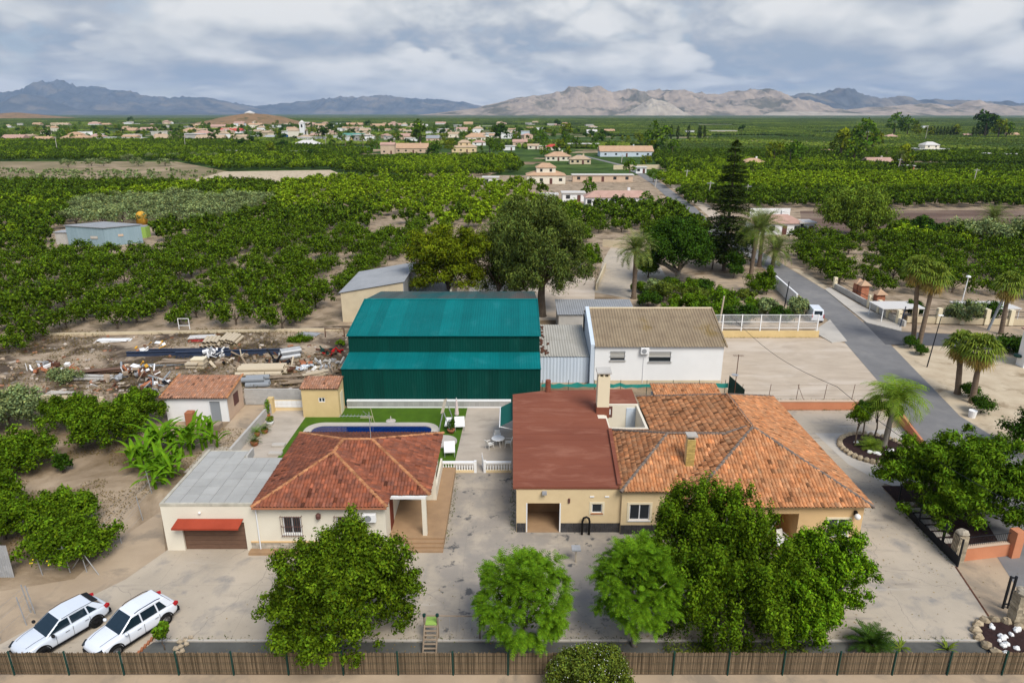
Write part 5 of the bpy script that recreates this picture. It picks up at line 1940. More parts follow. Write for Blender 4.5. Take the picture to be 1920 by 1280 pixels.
def plastic_chair(name, label, loc, rz, group=None):
 t = thing(name, label, 'chair', loc, rz, group)
 MB_ = MB().box(-0.24, 0.24, -0.24, 0.24, 0.40, 0.44)
 link('seat', MB_.mesh('seat', 'plastic_white'), t)
 b = MB()
 b.add([(-0.25, 0.22, 0.44), (0.25, 0.22, 0.44), (0.22, 0.36, 0.86), (-0.22, 0.36, 0.86), (-0.25, 0.26, 0.44), (0.25, 0.26, 0.44), (0.22, 0.40, 0.86), (-0.22, 0.40, 0.86)],
   [(0, 1, 2, 3), (7, 6, 5, 4), (3, 2, 6, 7), (0, 3, 7, 4), (1, 5, 6, 2)])
 link('backrest', b.mesh('backrest', 'plastic_white'), t)
 for sx in (-1, 1):
  a = MB().box(sx * 0.27 - 0.03, sx * 0.27 + 0.03, -0.22, 0.28, 0.62, 0.65)
  link('armrest', a.mesh('armrest', 'plastic_white'), t)
  for sy in (-1, 1):
   l = MB().cyl((sx * 0.22, sy * 0.22, 0.4), (sx * 0.27, sy * 0.26, 0.0), 0.025, 0.02, 6)
   link('leg', l.mesh('leg', 'plastic_white'), t)
 return t


def round_table(name, label, loc, r=0.5):
 t = thing(name, label, 'table', loc)
 link('table_top', MB().lathe((0, 0, 0.70), [(r, 0), (r + 0.02, 0.02), (r, 0.04)], 20).mesh('table_top', 'white_paint'), t)
 for k in range(4):
  a = k * math.pi / 2 + 0.4
  l = MB().cyl((math.cos(a) * r * 0.6, math.sin(a) * r * 0.6, 0.7), (math.cos(a) * r * 0.8, math.sin(a) * r * 0.8, 0), 0.025, n=6)
  link('leg', l.mesh('leg', 'plastic_white'), t)
 return t


ZT = 0.024
tb = G(934, 822, 0.7)
round_table('garden_table', 'round white plastic table on the terrace beside the brown roof', (tb.x, tb.y, ZT), 0.55)
plastic_chair('garden_chair', 'white plastic chair behind the round terrace table', (tb.x - 0.1, tb.y + 0.95, ZT), 0.0, 'white chairs at the terrace table')
plastic_chair('garden_chair', 'white plastic chair at the left of the terrace table', (tb.x - 0.7, tb.y - 0.5, ZT), 2.2, 'white chairs at the terrace table')
plastic_chair('garden_chair', 'white plastic chair under the green awning at the terrace table', (tb.x + 0.85, tb.y - 0.1, ZT), -1.6, 'white chairs at the terrace table')


def lounge_chair(label, loc, rz):
 t = thing('lounge_chair', label, 'chair', loc, rz, 'white lounge chairs on the lawn')
 link('seat', MB().box(-0.45, 0.45, -0.35, 0.35, 0.42, 0.50).mesh('seat', 'white_paint'), t)
 b = MB().obox((0, 0.5, 0.72), (0.9, 0.07, 0.62), 0, -0.5)
 link('backrest', b.mesh('backrest', 'white_paint'), t)
 for sx in (-1, 1):
  for sy in (-1, 1):
   link('leg', MB().cyl((sx * 0.4, sy * 0.3, 0.42), (sx * 0.4, sy * 0.34, 0), 0.025, n=5).mesh('leg', 'galvanised'), t)
 return t


q = G(862, 800, 0.3)
lounge_chair('white lounge chair on the lawn near the closed parasol', (q.x, q.y, 0.036), 0.1)
q = G(843, 848, 0.3)
lounge_chair('white lounge chair on the lawn close to the balustrade', (q.x, q.y, 0.036), 0.1)
# closed parasol
q = G(857, 795)
pa = thing('parasol', 'closed pale pink parasol on the lawn behind the lounge chair', 'parasol', (q.x, q.y, 0.03))
link('pole', MB().cyl((0, 0, 0), (0, 0, 2.6), 0.03, n=8).mesh('pole', 'white_paint'), pa)
link('canopy', MB().lathe((0, 0, 0.9), [(0.16, 0), (0.20, 0.1), (0.13, 0.8), (0.10, 1.3), (0.03, 1.6)], 9).mesh('canopy', 'parasol_cloth'), pa)
link('base', MB().lathe((0, 0, 0), [(0.3, 0), (0.28, 0.06), (0.05, 0.1)], 14).mesh('base', 'pale_concrete'), pa)
# swing seat frame
q = G(833, 812)
sw = thing('swing_frame', 'pale metal swing frame standing on the lawn by the pool steps', 'swing', (q.x, q.y, 0.03))
for y in (0, 2.6):
 link('leg', MB().tube([(-0.5, y, 0), (-0.1, y, 1.9), (0, y, 2.05), (0.6, y, 0)], 0.045, 6).mesh('leg', 'galvanised'), sw)
link('top_cover', MB().add([(-0.25, -0.2, 1.95), (0.05, -0.2, 2.1), (0.05, 2.8, 2.1), (-0.25, 2.8, 1.95), (-0.25, -0.2, 1.98), (0.05, -0.2, 2.13), (0.05, 2.8, 2.13), (-0.25, 2.8, 1.98)], [(3, 2, 1, 0), (4, 5, 6, 7), (0, 1, 5, 4), (1, 2, 6, 5), (2, 3, 7, 6), (3, 0, 4, 7)]).mesh('top_cover', 'pale_pipe'), sw)
link('seat', MB().box(0.0, 0.5, 0.4, 2.2, 0.45, 0.52).mesh('seat', 'white_paint'), sw)
# clothes airer and valve on the lawn
q = G(693, 792)
ar = MB()
for k in range(5):
 ar.cyl((q.x - 0.8, q.y - 0.2 + k * 0.12, 0.55), (q.x + 0.3, q.y - 0.2 + k * 0.12, 0.55), 0.012, n=4)
ar.cyl((q.x + 0.45, q.y, 0.03), (q.x + 0.1, q.y + 0.3, 1.4), 0.02, n=5)
ar.cyl((q.x + 0.1, q.y, 0.03), (q.x + 0.3, q.y, 0.6), 0.02, n=5)
one('folding_rack', ar, 'pale_pipe', 'low pale folding rack on the lawn behind the pool', 'rack', kind=None)
q = G(733, 790)
pb = MB().lathe((q.x, q.y, 0.035), [(0.45, 0), (0.45, 0.06), (0.1, 0.12), (0.06, 0.25), (0.04, 0.5)], 16)
one('umbrella_stand', pb, 'pale_concrete', 'round pale umbrella stand on the lawn beyond the pool', 'stand')
# green awning at the side of the ochre house
ga = thing('side_awning', 'dark green sloping awning on the side of the brown-roofed house', 'awning', (0.2, 52.5, 2.6))
a = MB().add([(0.28, 51.2, 3.2), (0.28, 55.0, 3.2), (-1.0, 55.0, 2.5), (-1.0, 51.2, 2.5), (0.28, 51.2, 3.24), (0.28, 55.0, 3.24), (-1.0, 55.0, 2.54), (-1.0, 51.2, 2.54)],
    [(0, 1, 2, 3), (7, 6, 5, 4), (0, 4, 5, 1), (1, 5, 6, 2), (2, 6, 7, 3), (3, 7, 4, 0)])
a.build('cloth', 'awning_green', ga)
MB().cyl((-1.02, 51.1, 2.52), (-1.02, 55.1, 2.52), 0.05, n=6).build('front_bar', 'white_paint', ga)
for y in (51.2, 55.0):
 MB().cyl((0.28, y, 2.2), (-1.0, y, 2.5), 0.03, n=5).build('arm', 'white_paint', ga)

# ------------------------------------------------------------------ pump house, walls and little house at the left
ph = thing('pump_house', 'small yellow pump house with tiny window at the lawn corner', 'shed', (-17.8, 59.4, 0))
w = MB()
wall_y(w, -19.5, -16.1, 0.0, 2.85, 58.4, 58.55, [(-17.95, -17.35, 1.55, 2.0)])
w.box(-19.5, -19.35, 58.552, 60.5, 0, 2.85)
w.box(-16.25, -16.1, 58.552, 60.5, 0, 2.85)
w.box(-19.348, -16.252, 60.35, 60.5, 0, 2.85)
w.build('wall', 'yellow', ph)
window(ph, -17.95, -17.35, 1.55, 2.0, 58.4, 2, 'white_paint', 'glass_dark', None, depth=0.08)
MB().box(-16.098, -16.06, 59.0, 60.0, 0.05, 2.2).build('door', 'trim_cream', ph)
tile_slope(ph, [(-19.6, 58.25, 2.9), (-16.0, 58.25, 2.9), (-16.0, 60.6, 3.3), (-19.6, 60.6, 3.3)], 'tile_brown', 71, dark=0.03)
MB().prism([(-16.25, 58.41), (-16.1, 58.41), (-16.1, 60.5), (-16.25, 60.5)], 2.851, [2.86, 2.86, 3.27, 3.27]).build('gable', 'yellow', ph)

cw = thing('block_wall', 'grey concrete block wall between the little house and pump house', 'wall', (-22.8, 61.4, 0))
MB().box(-26.0, -19.52, 61.35, 61.55, 0, 1.62).build('wall', 'grey_render', cw)
blocks(cw, -26.0, -19.52, 61.35, 0.05, 1.65, 0.42, 0.21, 'block', 31, 'blocks', var=0.08, base=1.0)
tw = thing('tiled_garden_wall', 'low cream wall with square tiles and ochre base next to the pump house', 'wall', (-21.3, 60.0, 0))
MB().box(-22.9, -19.52, 59.9, 60.1, 0, 1.05).build('wall', 'ochre_light', tw)
for i in range(7):
 for j in range(2):
  MB().box(-22.85 + i * 0.47, -22.85 + i * 0.47 + 0.45, 59.86, 59.897, 0.38 + j * 0.34, 0.70 + j * 0.34).build('tile', 'white', tw)
tw2 = thing('garden_side_wall', 'long cream low wall with ochre end pier beside the potted plants', 'wall', (-23.1, 55, 0))
MB().prism([(-23.15, 50.2), (-22.95, 50.2), (-22.75, 59.9), (-22.95, 59.9)], 0, 1.0).build('wall', 'grey_render', tw2)
MB().box(-23.1, -22.6, 59.3, 59.88, 0, 1.5).build('pier', 'yellow', tw2)

lh = thing('little_house', 'little white house with brown tile roof and blue-grey door', 'house', (-29, 59, 0))
w = MB()
wall_y(w, -31.75, -26.1, 0.0, 2.38, 57.5, 57.65, [(-27.7, -26.75, 0.0, 2.0)])
w.box(-31.75, -31.6, 57.652, 61.2, 0, 2.38)
w.box(-31.598, -26.252, 61.05, 61.2, 0, 3.0)
w.build('wall', 'white', lh)
g = MB()
g.add([(-26.25, 57.652, 0), (-26.1, 57.652, 0), (-26.1, 61.2, 0), (-26.25, 61.2, 0), (-26.25, 57.652, 2.36), (-26.1, 57.652, 2.36), (-26.1, 61.2, 2.98), (-26.25, 61.2, 2.98)],
  [(0, 3, 7, 4), (1, 5, 6, 2), (4, 7, 6, 5), (0, 4, 5, 1), (2, 6, 7, 3)])
g.build('gable_wall', 'peach', lh)
MB().box(-26.098, -26.06, 59.0, 60.1, 0.9, 2.05).build('side_window', 'iron_brown', lh)
dd = MB().box(-27.68, -26.77, 57.58, 57.62, 0.0, 1.98).build('door', 'grey_pipe', lh)
MB().box(-27.80, -27.70, 57.46, 57.498, 0, 2.08).build('door_frame', 'pvc', dd)
tile_slope(lh, [(-32.0, 57.2, 2.42), (-25.9, 57.2, 2.42), (-25.9, 61.4, 3.10), (-32.0, 61.4, 3.10)], 'tile_brown', 72, dark=0.04, var=0.15)
ridge(lh, (-25.92, 57.2, 2.46), (-25.92, 61.4, 3.14), 'tile_orange', r=0.12, mortar=False, tint=0.9)
ridge(lh, (-31.98, 57.2, 2.46), (-31.98, 61.4, 3.14), 'tile_orange', r=0.12, mortar=False, tint=0.9)
sheet('tan_path', [(-26.0, 52.5), (-23.2, 52.5), (-23.0, 61.2), (-26.0, 61.2)], 0.03, 'tan_concrete')
ct = MB()
ct.box(-29.6, -28.9, 56.4, 57.1, 0, 1.35)
one('orange_cabinet', ct, 'terracotta', 'tall orange cabinet in front of the little white house', 'cabinet', bevel=0.03)
pl = MB()
for i in range(5):
 pl.box(-28.8 + 0.02 * i, -26.3, 55.6 + i * 0.02, 56.6, i * 0.09, i * 0.09 + 0.07)
one('board_stack', pl, 'wood_plank', 'stack of pale boards below the little house door', 'boards', kind='stuff')


# potted plants along the low wall
def pot_plant(label, loc, r, h, mat, style, seed, pot='terracotta'):
 t = thing('potted_plant', label, 'plant', loc, 0, 'potted plants beside the pool terrace')
 link('pot', MB().lathe((0, 0, 0), [(r * 0.55, 0), (r * 0.8, 0.3), (r * 0.85, 0.36), (r * 0.7, 0.34)], 12).mesh('pot', pot, smooth=True), t)
 rng = np.random.default_rng(seed)
 if style == 'rosette':
  qv = []
  for i in range(22):
   frond((0, 0, 0.34), i * 2.4, 0.2 + 1.1 * (i / 22), h * rng.uniform(0.7, 1.0), 1.2, 8, 0.18, 0.03, rng, qv, None)
  link('leaves', quads_mesh('leaves', qv, mat, rng), t)
 else:
  p, d, ti = crown_points([(0, 0, 0.36 + h * 0.45, r * 0.9, r * 0.9, h * 0.5, 1.0), (r * 0.4, 0, 0.36 + h * 0.75, r * 0.5, r * 0.5, h * 0.3, 1.1)], 420, rng, 0.3, -1)
  link('leaves', leaves_mesh('leaves', p, d, 0.13, mat, rng), t)
  link('stem', MB().cyl((0, 0, 0.3), (0, 0, 0.4 + h * 0.6), 0.03, n=5).mesh('stem', 'bark'), t)
 return t


for lab, pxy, r, h, m_, s_, k in (('cycad in a pot, nearest the grey slab roof', (478, 835), 0.45, 0.8, 'leaf_cycad', 'rosette', 1),
         ('dark rosette plant in a clay pot halfway along the wall', (497, 812), 0.4, 0.75, 'leaf_cycad', 'rosette', 2),
         ('yellow flowering plant in a white pot', (507, 797), 0.4, 0.5, 'leaf_fan', 'bush', 3),
         ('tall thin plant in a pot by the ochre pier', (503, 783), 0.3, 1.5, 'leaf_bright', 'bush', 4),
         ('spiky green plant in a pot against the low wall', (483, 818), 0.3, 1.0, 'leaf_banana', 'rosette', 5),
         ('dark green plant in a black pot beside the swing frame', (846, 812), 0.42, 1.0, 'leaf_dark', 'bush', 6)):
 q = G(*pxy)
 pot_plant(lab, (q.x, q.y, 0.04), r, h, m_, s_, k, 'white_paint' if 'white pot' in lab else 'terracotta')
for lab, pxy in (('pale stone block by the lawn edge, farther from the slab roof', (524, 836)), ('pale stone block by the lawn edge, nearer the slab roof', (518, 852))):
 q = G(*pxy)
 one('paving_block', MB().box(q.x - 0.6, q.x + 0.5, q.y - 0.25, q.y + 0.25, 0.03, 0.22), 'pale_concrete', lab, 'block', bevel=0.02)

# ------------------------------------------------------------------ right side of the yard
ow = thing('orange_wall', 'low orange boundary wall behind the ochre house towards the road', 'wall', (31, 60.3, 0))
MB().prism([(22.6, 60.1), (36.4, 60.1), (36.4, 60.35), (22.6, 60.35)], 0, 0.85).build('wall', 'orange_wall', ow)
MB().box(22.6, 36.45, 60.05, 60.4, 0.851, 0.92).build('coping', 'peach', ow)
ow2 = thing('orange_wall', 'orange boundary wall along the road behind the big right tree', 'wall', (33.5, 51, 0))
MB().prism([(36.2, 59.9), (36.4, 60.0), (33.6, 47.0), (33.4, 47.0)][::-1], 0, 0.9).build('wall', 'orange_wall', ow2)


def iron_fence(name, label, p0, p1, h=1.7, step=0.14, solid=0.55, posts=2.1):
 p0, p1 = Vector(p0), Vector(p1)
 t = thing(name, label, 'fence', p0)
 d = p1 - p0
 L = d.length
 d.normalize()
 n = max(1, int(L / posts))
 for i in range(n + 1):
  q = p0 + d * L * i / n
  MB().box(q.x - 0.04, q.x + 0.04, q.y - 0.04, q.y + 0.04, q.z, q.z + h).build('post', 'dark_iron', t)
 for z in (solid, h - 0.08):
  MB().cyl(p0 + Vector((0, 0, z)), p1 + Vector((0, 0, z)), 0.022, n=5).build('rail', 'dark_iron', t)
 b = MB()
 for i in range(int(L / step)):
  q = p0 + d * step * (i + 0.5)
  b.cyl(q + Vector((0, 0, solid)), q + Vector((0, 0, h - 0.08)), 0.009, n=4)
 b.build('bars', 'dark_iron', t, kind='stuff')
 if solid > 0.1:
  rz = math.atan2(d.y, d.x)
  c = p0.lerp(p1, 0.5)
  MB().obox((c.x, c.y, c.z + solid / 2), (L, 0.03, solid - 0.04), rz).build('kick_panel', 'dark_iron', t)
 return t


iron_fence('iron_fence', 'dark iron fence between the yard and planted bed right of the ochre house', (27.95, 43.2, 0.01), (27.95, 38.0, 0.01))
iron_fence('iron_gate', 'dark iron sliding gate standing open beside the stone pillar', (27.95, 37.9, 0.01), (27.95, 36.2, 0.01), 2.0, 0.14, 0.7)
sheet('planted_bed', [(28.05, 37.3), (32.0, 37.8), (34.5, 46), (28.2, 46)], 0.03, 'mulch')
for k in range(7):
 y = 38.6 + k * 0.75
 one('stepping_stone', MB().prism([(28.5, y), (29.5, y + 0.08), (29.4, y + 0.5), (28.55, y + 0.52)], 0.03, 0.09), 'pale_concrete', 'pale stepping stone in the planted bed, %s from the gate pillar' % ('first second third fourth fifth sixth seventh'.split()[k]), 'stepping stone', group='stepping stones in the planted bed')


def stone_pillar(name, label, loc, w=0.55, h=1.9, seed=0, cap='stone'):
 t = thing(name, label, 'pillar', loc)
 rng = random.Random(seed)
 link('core', MB().box(-w / 2 + 0.04, w / 2 - 0.04, -w / 2 + 0.04, w / 2 - 0.04, 0, h).mesh('core', 'mortar'), t)
 k = 0
 z = 0.0
 while z < h - 0.1:
  hh = rng.uniform(0.16, 0.26)
  hh = min(hh, h - z)
  for sx in (-1, 1):
   a = MB()
   q = rng.uniform(0.7, 1.3)
   a.tint = (q, q * 0.97, q * 0.9)
   a.obox((sx * w * 0.25, 0, z + hh / 2), (w * 0.49, w * rng.uniform(0.98, 1.08), hh - 0.015), rng.uniform(-0.05, 0.05))
   link('stone', a.mesh('stone', 'stone'), t)
  z += hh
 b = MB()
 b.blob((0, 0, h + 0.12), (w * 0.6, w * 0.6, 0.25), seed, 9, 6, 0.15)
 link('cap_stone', b.mesh('cap_stone', 'stone'), t)
 return t


stone_pillar('gate_pillar', 'stone gate pillar with rounded capstone beside the open iron gate', (28.3, 36.9, 0), 0.6, 1.9, 3)
stone_pillar('gate_pillar', 'stone gate pillar near the right edge beside the rock bed', (G(1903, 1165).x, G(1903, 1165).y, 0), 0.6, 1.9, 4)
ow3 = thing('orange_wall', 'orange garden wall with black railing right of the stone gate pillar', 'wall', (30.5, 37.2, 0))
MB().prism([(28.65, 36.75), (32.2, 37.35), (32.15, 37.6), (28.6, 37.0)], 0, 0.95).build('wall', 'orange_wall', ow3)
MB().prism([(31.9, 37.0), (32.5, 37.1), (32.4, 37.7), (31.8, 37.6)], 0, 1.9).build('pier', 'orange_wall', ow3)
MB().prism([(28.6, 36.70), (31.75, 37.23), (31.7, 37.58), (28.55, 37.05)], 0.951, 1.0).build('coping', 'peach', ow3)
rl = MB()
for i in range(22):
 f = i / 21
 rl.cyl((28.75 + f * 2.95, 36.9 + f * 0.5, 1.0), (28.75 + f * 2.95, 36.9 + f * 0.5, 1.7), 0.01, n=4)
rl.build('railing_bars', 'dark_iron', ow3, kind='stuff')
for z in (1.15, 1.66):
 MB().cyl((28.7, 36.9, z), (31.8, 37.42, z), 0.022, n=5).build('railing', 'dark_iron', ow3)
# gate track and rock bed in the bottom right corner
tk = MB()
a, b = G(1790, 1062), G(1862, 1170)
tk.add([(a.x, a.y, 0.03), (a.x + 0.10, a.y, 0.03), (b.x + 0.10, b.y, 0.03), (b.x, b.y, 0.03), (a.x, a.y, 0.0), (a.x + 0.10, a.y, 0.0), (b.x + 0.10, b.y, 0.0), (b.x, b.y, 0.0)], [(3, 2, 1, 0), (0, 1, 5, 4), (1, 2, 6, 5), (2, 3, 7, 6), (3, 0, 4, 7)])
one('gate_track', tk, 'rusty', 'rusty steel gate track crossing the driveway entrance', 'track')
q = G(1880, 1140)
gp = thing('gate_post', 'tall dark green steel gate post near the right edge', 'post', (q.x, q.y, 0))
for x in (0, 0.3):
 link('upright', MB().box(x - 0.05, x + 0.05, -0.05, 0.05, 0, 2.2).mesh('upright', 'dark_iron'), gp)
for z in (0.3, 2.1):
 link('crossbar', MB().box(0.052, 0.248, -0.03, 0.03, z - 0.04, z + 0.04).mesh('crossbar', 'dark_iron'), gp)
q = G(1895, 1205)
rb = thing('rock_bed', 'rock edged planting bed with white pebbles in the bottom right corner', 'flower bed', (q.x, q.y, 0))
link('soil', MB().lathe((0, 0, 0.0), [(1.6, 0.02), (1.5, 0.16), (0.5, 0.22)], 18).mesh('soil', 'mulch'), rb)
rng = random.Random(4)
for k in range(17):
 a = k * 2 * math.pi / 17
 s = MB()
 tt = rng.uniform(0.8, 1.25)
 s.tint = (tt, tt * 0.92, tt * 0.8)
 s.blob((math.cos(a) * 1.6, math.sin(a) * 1.6, 0.16), (0.30, 0.26, 0.24), k, 7, 5, 0.2)
 link('stone', s.mesh('stone', 'stone'), rb)
for k in range(16):
 s = MB().blob((rng.uniform(-1.1, 1.1), rng.uniform(-1.1, 1.1), 0.22), rng.uniform(0.10, 0.2), k, 6, 5, 0.2)
 link('pebble', s.mesh('pebble', 'lamp_white'), rb)

# round stone bed with the palm
q = G(1640, 843)
BEDX, BEDY = q.x, q.y
bd = thing('stone_ring_bed', 'round bed of dark mulch ringed with stones right of the ochre house', 'flower bed', (q.x, q.y, 0))
link('mulch', MB().lathe((0, 0, 0.0), [(2.55, 0.02), (2.5, 0.2), (1.0, 0.26)], 28).mesh('mulch', 'mulch'), bd)
for k in range(36):
 a = k * 2 * math.pi / 36
 s = MB()
 tt = rng.uniform(0.85, 1.3)
 s.tint = (tt, tt * 0.94, tt * 0.84)
 s.blob((math.cos(a) * 2.72, math.sin(a) * 2.72, 0.17), (0.25, 0.25, 0.24), k, 7, 5, 0.16)
 link('stone', s.mesh('stone', 'stone'), bd)
for k, (dx, dy) in enumerate(((-0.9, -0.9), (-0.5, -1.1), (0.7, -0.8), (1.0, -0.6), (-1.2, 0.8), (-0.3, -1.25))):
 s = MB().blob((dx, dy, 0.3), (0.26, 0.2, 0.14), 60 + k, 7, 5, 0.2)
 link('white_stone', s.mesh('white_stone', 'lamp_white'), bd)

# porch furniture of the ochre house
round_table('porch_table', 'round cream table on the porch of the ochre house behind the hedge trees', (17.2, 37.6, 0.12), 0.5)
plastic_chair('porch_chair', 'cream round-backed chair on the porch of the ochre house', (17.75, 38.5, 0.12), 0.3)
# hose loop and bollard in front of the garage wall
hl = MB()
pts = [(4.72, 39.62, 0.05), (4.72, 39.62, 1.05), (4.80, 39.62, 1.32), (4.98, 39.62, 1.4), (5.14, 39.62, 1.3), (5.2, 39.62, 1.05), (5.2, 39.62, 0.05)]
hl.tube(pts, 0.075, 7)
one('drain_hose', hl, 'black_plastic', 'thick black hose loop against the slate plinth by the garage', 'hose', smooth=True)
q = G(1077, 1010, 0.9)
lp = thing('garden_lamp', 'low garden lamp with square pale top in front of the garage', 'lamp', (q.x, q.y - 1.2, 0))
link('stem', MB().cyl((0, 0, 0), (0, 0, 1.0), 0.035, n=6).mesh('stem', 'pale_pipe'), lp)
link('shade', MB().box(-0.28, 0.28, -0.28, 0.28, 1.0, 1.10).mesh('shade', 'galvanised'), lp)
# wooden climbing ladder and swing
q = G(806, 1222)
pf = thing('play_frame', 'wooden play frame with ladder, green platform and swing bar near the reed fence', 'play frame', (q.x, q.y + 0.15, 0))
for x in (-0.35, 0.35):
 link('post', MB().cyl((x, 0.9, 0), (x, 0.75, 1.55), 0.055, n=8).mesh('post', 'wood_pole'), pf)
 link('post_cap', MB().cyl((x, 0.75, 1.55), (x, 0.75, 1.68), 0.09, n=8).mesh('post_cap', 'dark_green'), pf)
 link('stringer', MB().cyl((x, -0.4, 0.03), (x, 0.75, 1.0), 0.05, n=6).mesh('stringer', 'wood_pole'), pf)
for k in range(7):
 f = (k + 0.5) / 7
 link('rung', MB().box(-0.32, 0.32, -0.4 + f * 1.15 - 0.05, -0.4 + f * 1.15 + 0.05, 0.03 + f * 0.97, 0.06 + f * 0.97).mesh('rung', 'wood_plank'), pf)
link('platform', MB().box(-0.3, 0.3, 0.7, 1.3, 1.0, 1.06).mesh('platform', 'lime'), pf)
link('swing_bar', MB().cyl((-0.35, 0.75, 1.6), (2.6, 0.85, 1.45), 0.04, n=7).mesh('swing_bar', 'wood_pole'), pf)
for x in (1.0, 1.5, 2.1):
 link('rope', MB().cyl((x, 0.8, 1.5), (x, 0.8, 0.5), 0.012, n=4).mesh('rope', 'galvanised'), pf)
link('end_post', MB().cyl((2.6, 0.85, 0), (2.6, 0.85, 1.5), 0.05, n=7).mesh('end_post', 'wood_pole'), pf)

# ------------------------------------------------------------------ sandy lot, railing, van
yw = thing('yellow_wall', 'low yellow wall with tall white railing along the sandy lot', 'wall', (32.5, 82.5, 0))
MB().box(22.4, 38.9, 82.4, 82.65, 0, 0.85).build('wall', 'yellow', yw)
for i in range(6):
 x = 26.6 + i * 2.4
 MB().box(x - 0.06, x + 0.06, 82.46, 82.58, 0.851, 3.0).build('post', 'white_paint', yw)
for z in (1.2, 2.05, 2.95):
 MB().box(23.0, 38.7, 82.50, 82.54, z - 0.025, z + 0.025).build('rail', 'white_paint', yw)
bars = MB()
for i in range(110):
 x = 23.2 + i * 0.14
 bars.box(x - 0.012, x + 0.012, 82.505, 82.535, 1.226, 2.925)
bars.build('bars', 'white_paint', yw, kind='stuff')


def van(label, loc, heading):
 t = thing('parked_van', label, 'van', loc, heading)
 b = MB().add([(-1.9, -0.8, 0.35), (2.0, -0.8, 0.35), (2.05, -0.78, 0.9), (1.6, -0.72, 1.1), (1.15, -0.66, 1.75), (0.8, -0.66, 1.88), (-1.85, -0.66, 1.88), (-1.95, -0.8, 1.0),
     (-1.9, 0.8, 0.35), (2.0, 0.8, 0.35), (2.05, 0.78, 0.9), (1.6, 0.72, 1.1), (1.15, 0.66, 1.75), (0.8, 0.66, 1.88), (-1.85, 0.66, 1.88), (-1.95, 0.8, 1.0)],
     [tuple(range(8))[::-1], tuple(range(8, 16))] + [(i, (i + 1) % 8, 8 + (i + 1) % 8, 8 + i) for i in range(8)])
 o = link('body', b.mesh('body', 'car_white'), t)
 m = o.modifiers.new('bevel', 'BEVEL')
 m.width = 0.07
 m.segments = 2
 link('windscreen', MB().add([(1.60, -0.62, 1.14), (1.60, 0.62, 1.14), (1.20, 0.56, 1.72), (1.20, -0.56, 1.72), (1.50, -0.62, 1.14), (1.50, 0.62, 1.14), (1.1, 0.56, 1.72), (1.1, -0.56, 1.72)], [(0, 1, 2, 3), (0, 4, 5, 1), (3, 2, 6, 7)]).mesh('windscreen', 'car_glass'), t)
 for k in (0,):
  link('rear_window', MB().add([(-1.94, -0.5, 1.15), (-1.94, 0.5, 1.15), (-1.91, 0.5, 1.7), (-1.91, -0.5, 1.7), (-1.8, -0.5, 1.15), (-1.8, 0.5, 1.15), (-1.8, 0.5, 1.7), (-1.8, -0.5, 1.7)], [(3, 2, 1, 0), (0, 1, 5, 4), (2, 3, 7, 6)]).mesh('rear_window', 'car_glass'), t)
 for sg in (-1, 1):
  link('side_window', MB().add([(1.3, sg * 0.775, 1.15), (0.2, sg * 0.775, 1.15), (0.2, sg * 0.69, 1.7), (0.95, sg * 0.69, 1.7), (1.3, sg * 0.6, 1.15), (0.2, sg * 0.6, 1.15), (0.2, sg * 0.6, 1.7), (0.95, sg * 0.6, 1.7)], [(0, 1, 2, 3), (3, 2, 6, 7), (0, 3, 7, 4), (1, 5, 6, 2)]).mesh('side_window', 'car_glass'), t)
  for x in (-1.2, 1.3):
   link('wheel', MB().cyl((x, sg * 0.6, 0.31), (x, sg * 0.83, 0.31), 0.31, n=14).mesh('wheel', 'rubber'), t)
  link('tail_light', MB().box(-1.98, -1.86, sg * 0.72 - 0.06, sg * 0.72 + 0.06, 0.8, 1.25).mesh('tail_light', 'tail_red'), t)
 return t


q = G(1536, 606)
van('small white van parked at the kerb near the railing', (q.x, q.y + 1.8, 0.02), math.atan2(1, 0.18))
# wire fence posts along the lot
wf = thing('wire_fence', 'thin wire fence with rusty posts along the sandy lot', 'fence', (30, 62.3, 0))
for i in range(6):
 x = 22.6 + i * 2.75
 MB().cyl((x, 62.3, 0), (x + 0.1, 62.3, 1.75), 0.028, n=5).build('post', 'rusty', wf)
MB().cyl((28.1, 62.3, 1.7), (28.9, 62.3, 0), 0.022, n=5).build('brace', 'rusty', wf)
for z in (0.5, 1.1, 1.65):
 MB().cyl((22.6, 62.3, z), (36.4, 62.3, z), 0.006, n=3).build('wire', 'rusty', wf)
gn = thing('green_net_fence', 'green netting fence strip behind the brown flat roof', 'fence', (12, 62, 0))
nm = MB()
rg = random.Random(8)
xs = [2.9 + i * 0.6 for i in range(32)]
top = [1.55 + rg.uniform(-0.12, 0.12) for _ in xs]
bot = [1.15 + rg.uniform(-0.12, 0.1) for _ in xs]
yy = [63.0 + rg.uniform(-0.08, 0.08) for _ in xs]
for i in range(31):
 nm.poly((xs[i], yy[i], bot[i]), (xs[i + 1], yy[i + 1], bot[i + 1]), (xs[i + 1], yy[i + 1], top[i + 1]), (xs[i], yy[i], top[i]))
nm.build('net', 'green_net', gn)
for i in range(8):
 MB().cyl((3.0 + i * 2.6, 63.05, 0), (3.0 + i * 2.6, 63.05, 1.9), 0.03, n=5).build('post', 'dark_green', gn)
dn = MB().add([(21.5, 63.0, 0), (22.2, 60.4, 0), (22.2, 60.4, 2.0), (21.5, 63.0, 2.4), (21.53, 63.0, 0), (22.23, 60.4, 0), (22.23, 60.4, 2.0), (21.53, 63.0, 2.4)], [(0, 1, 2, 3), (7, 6, 5, 4), (3, 2, 6, 7)])
dn.build('end_panel', 'dark_green', gn)
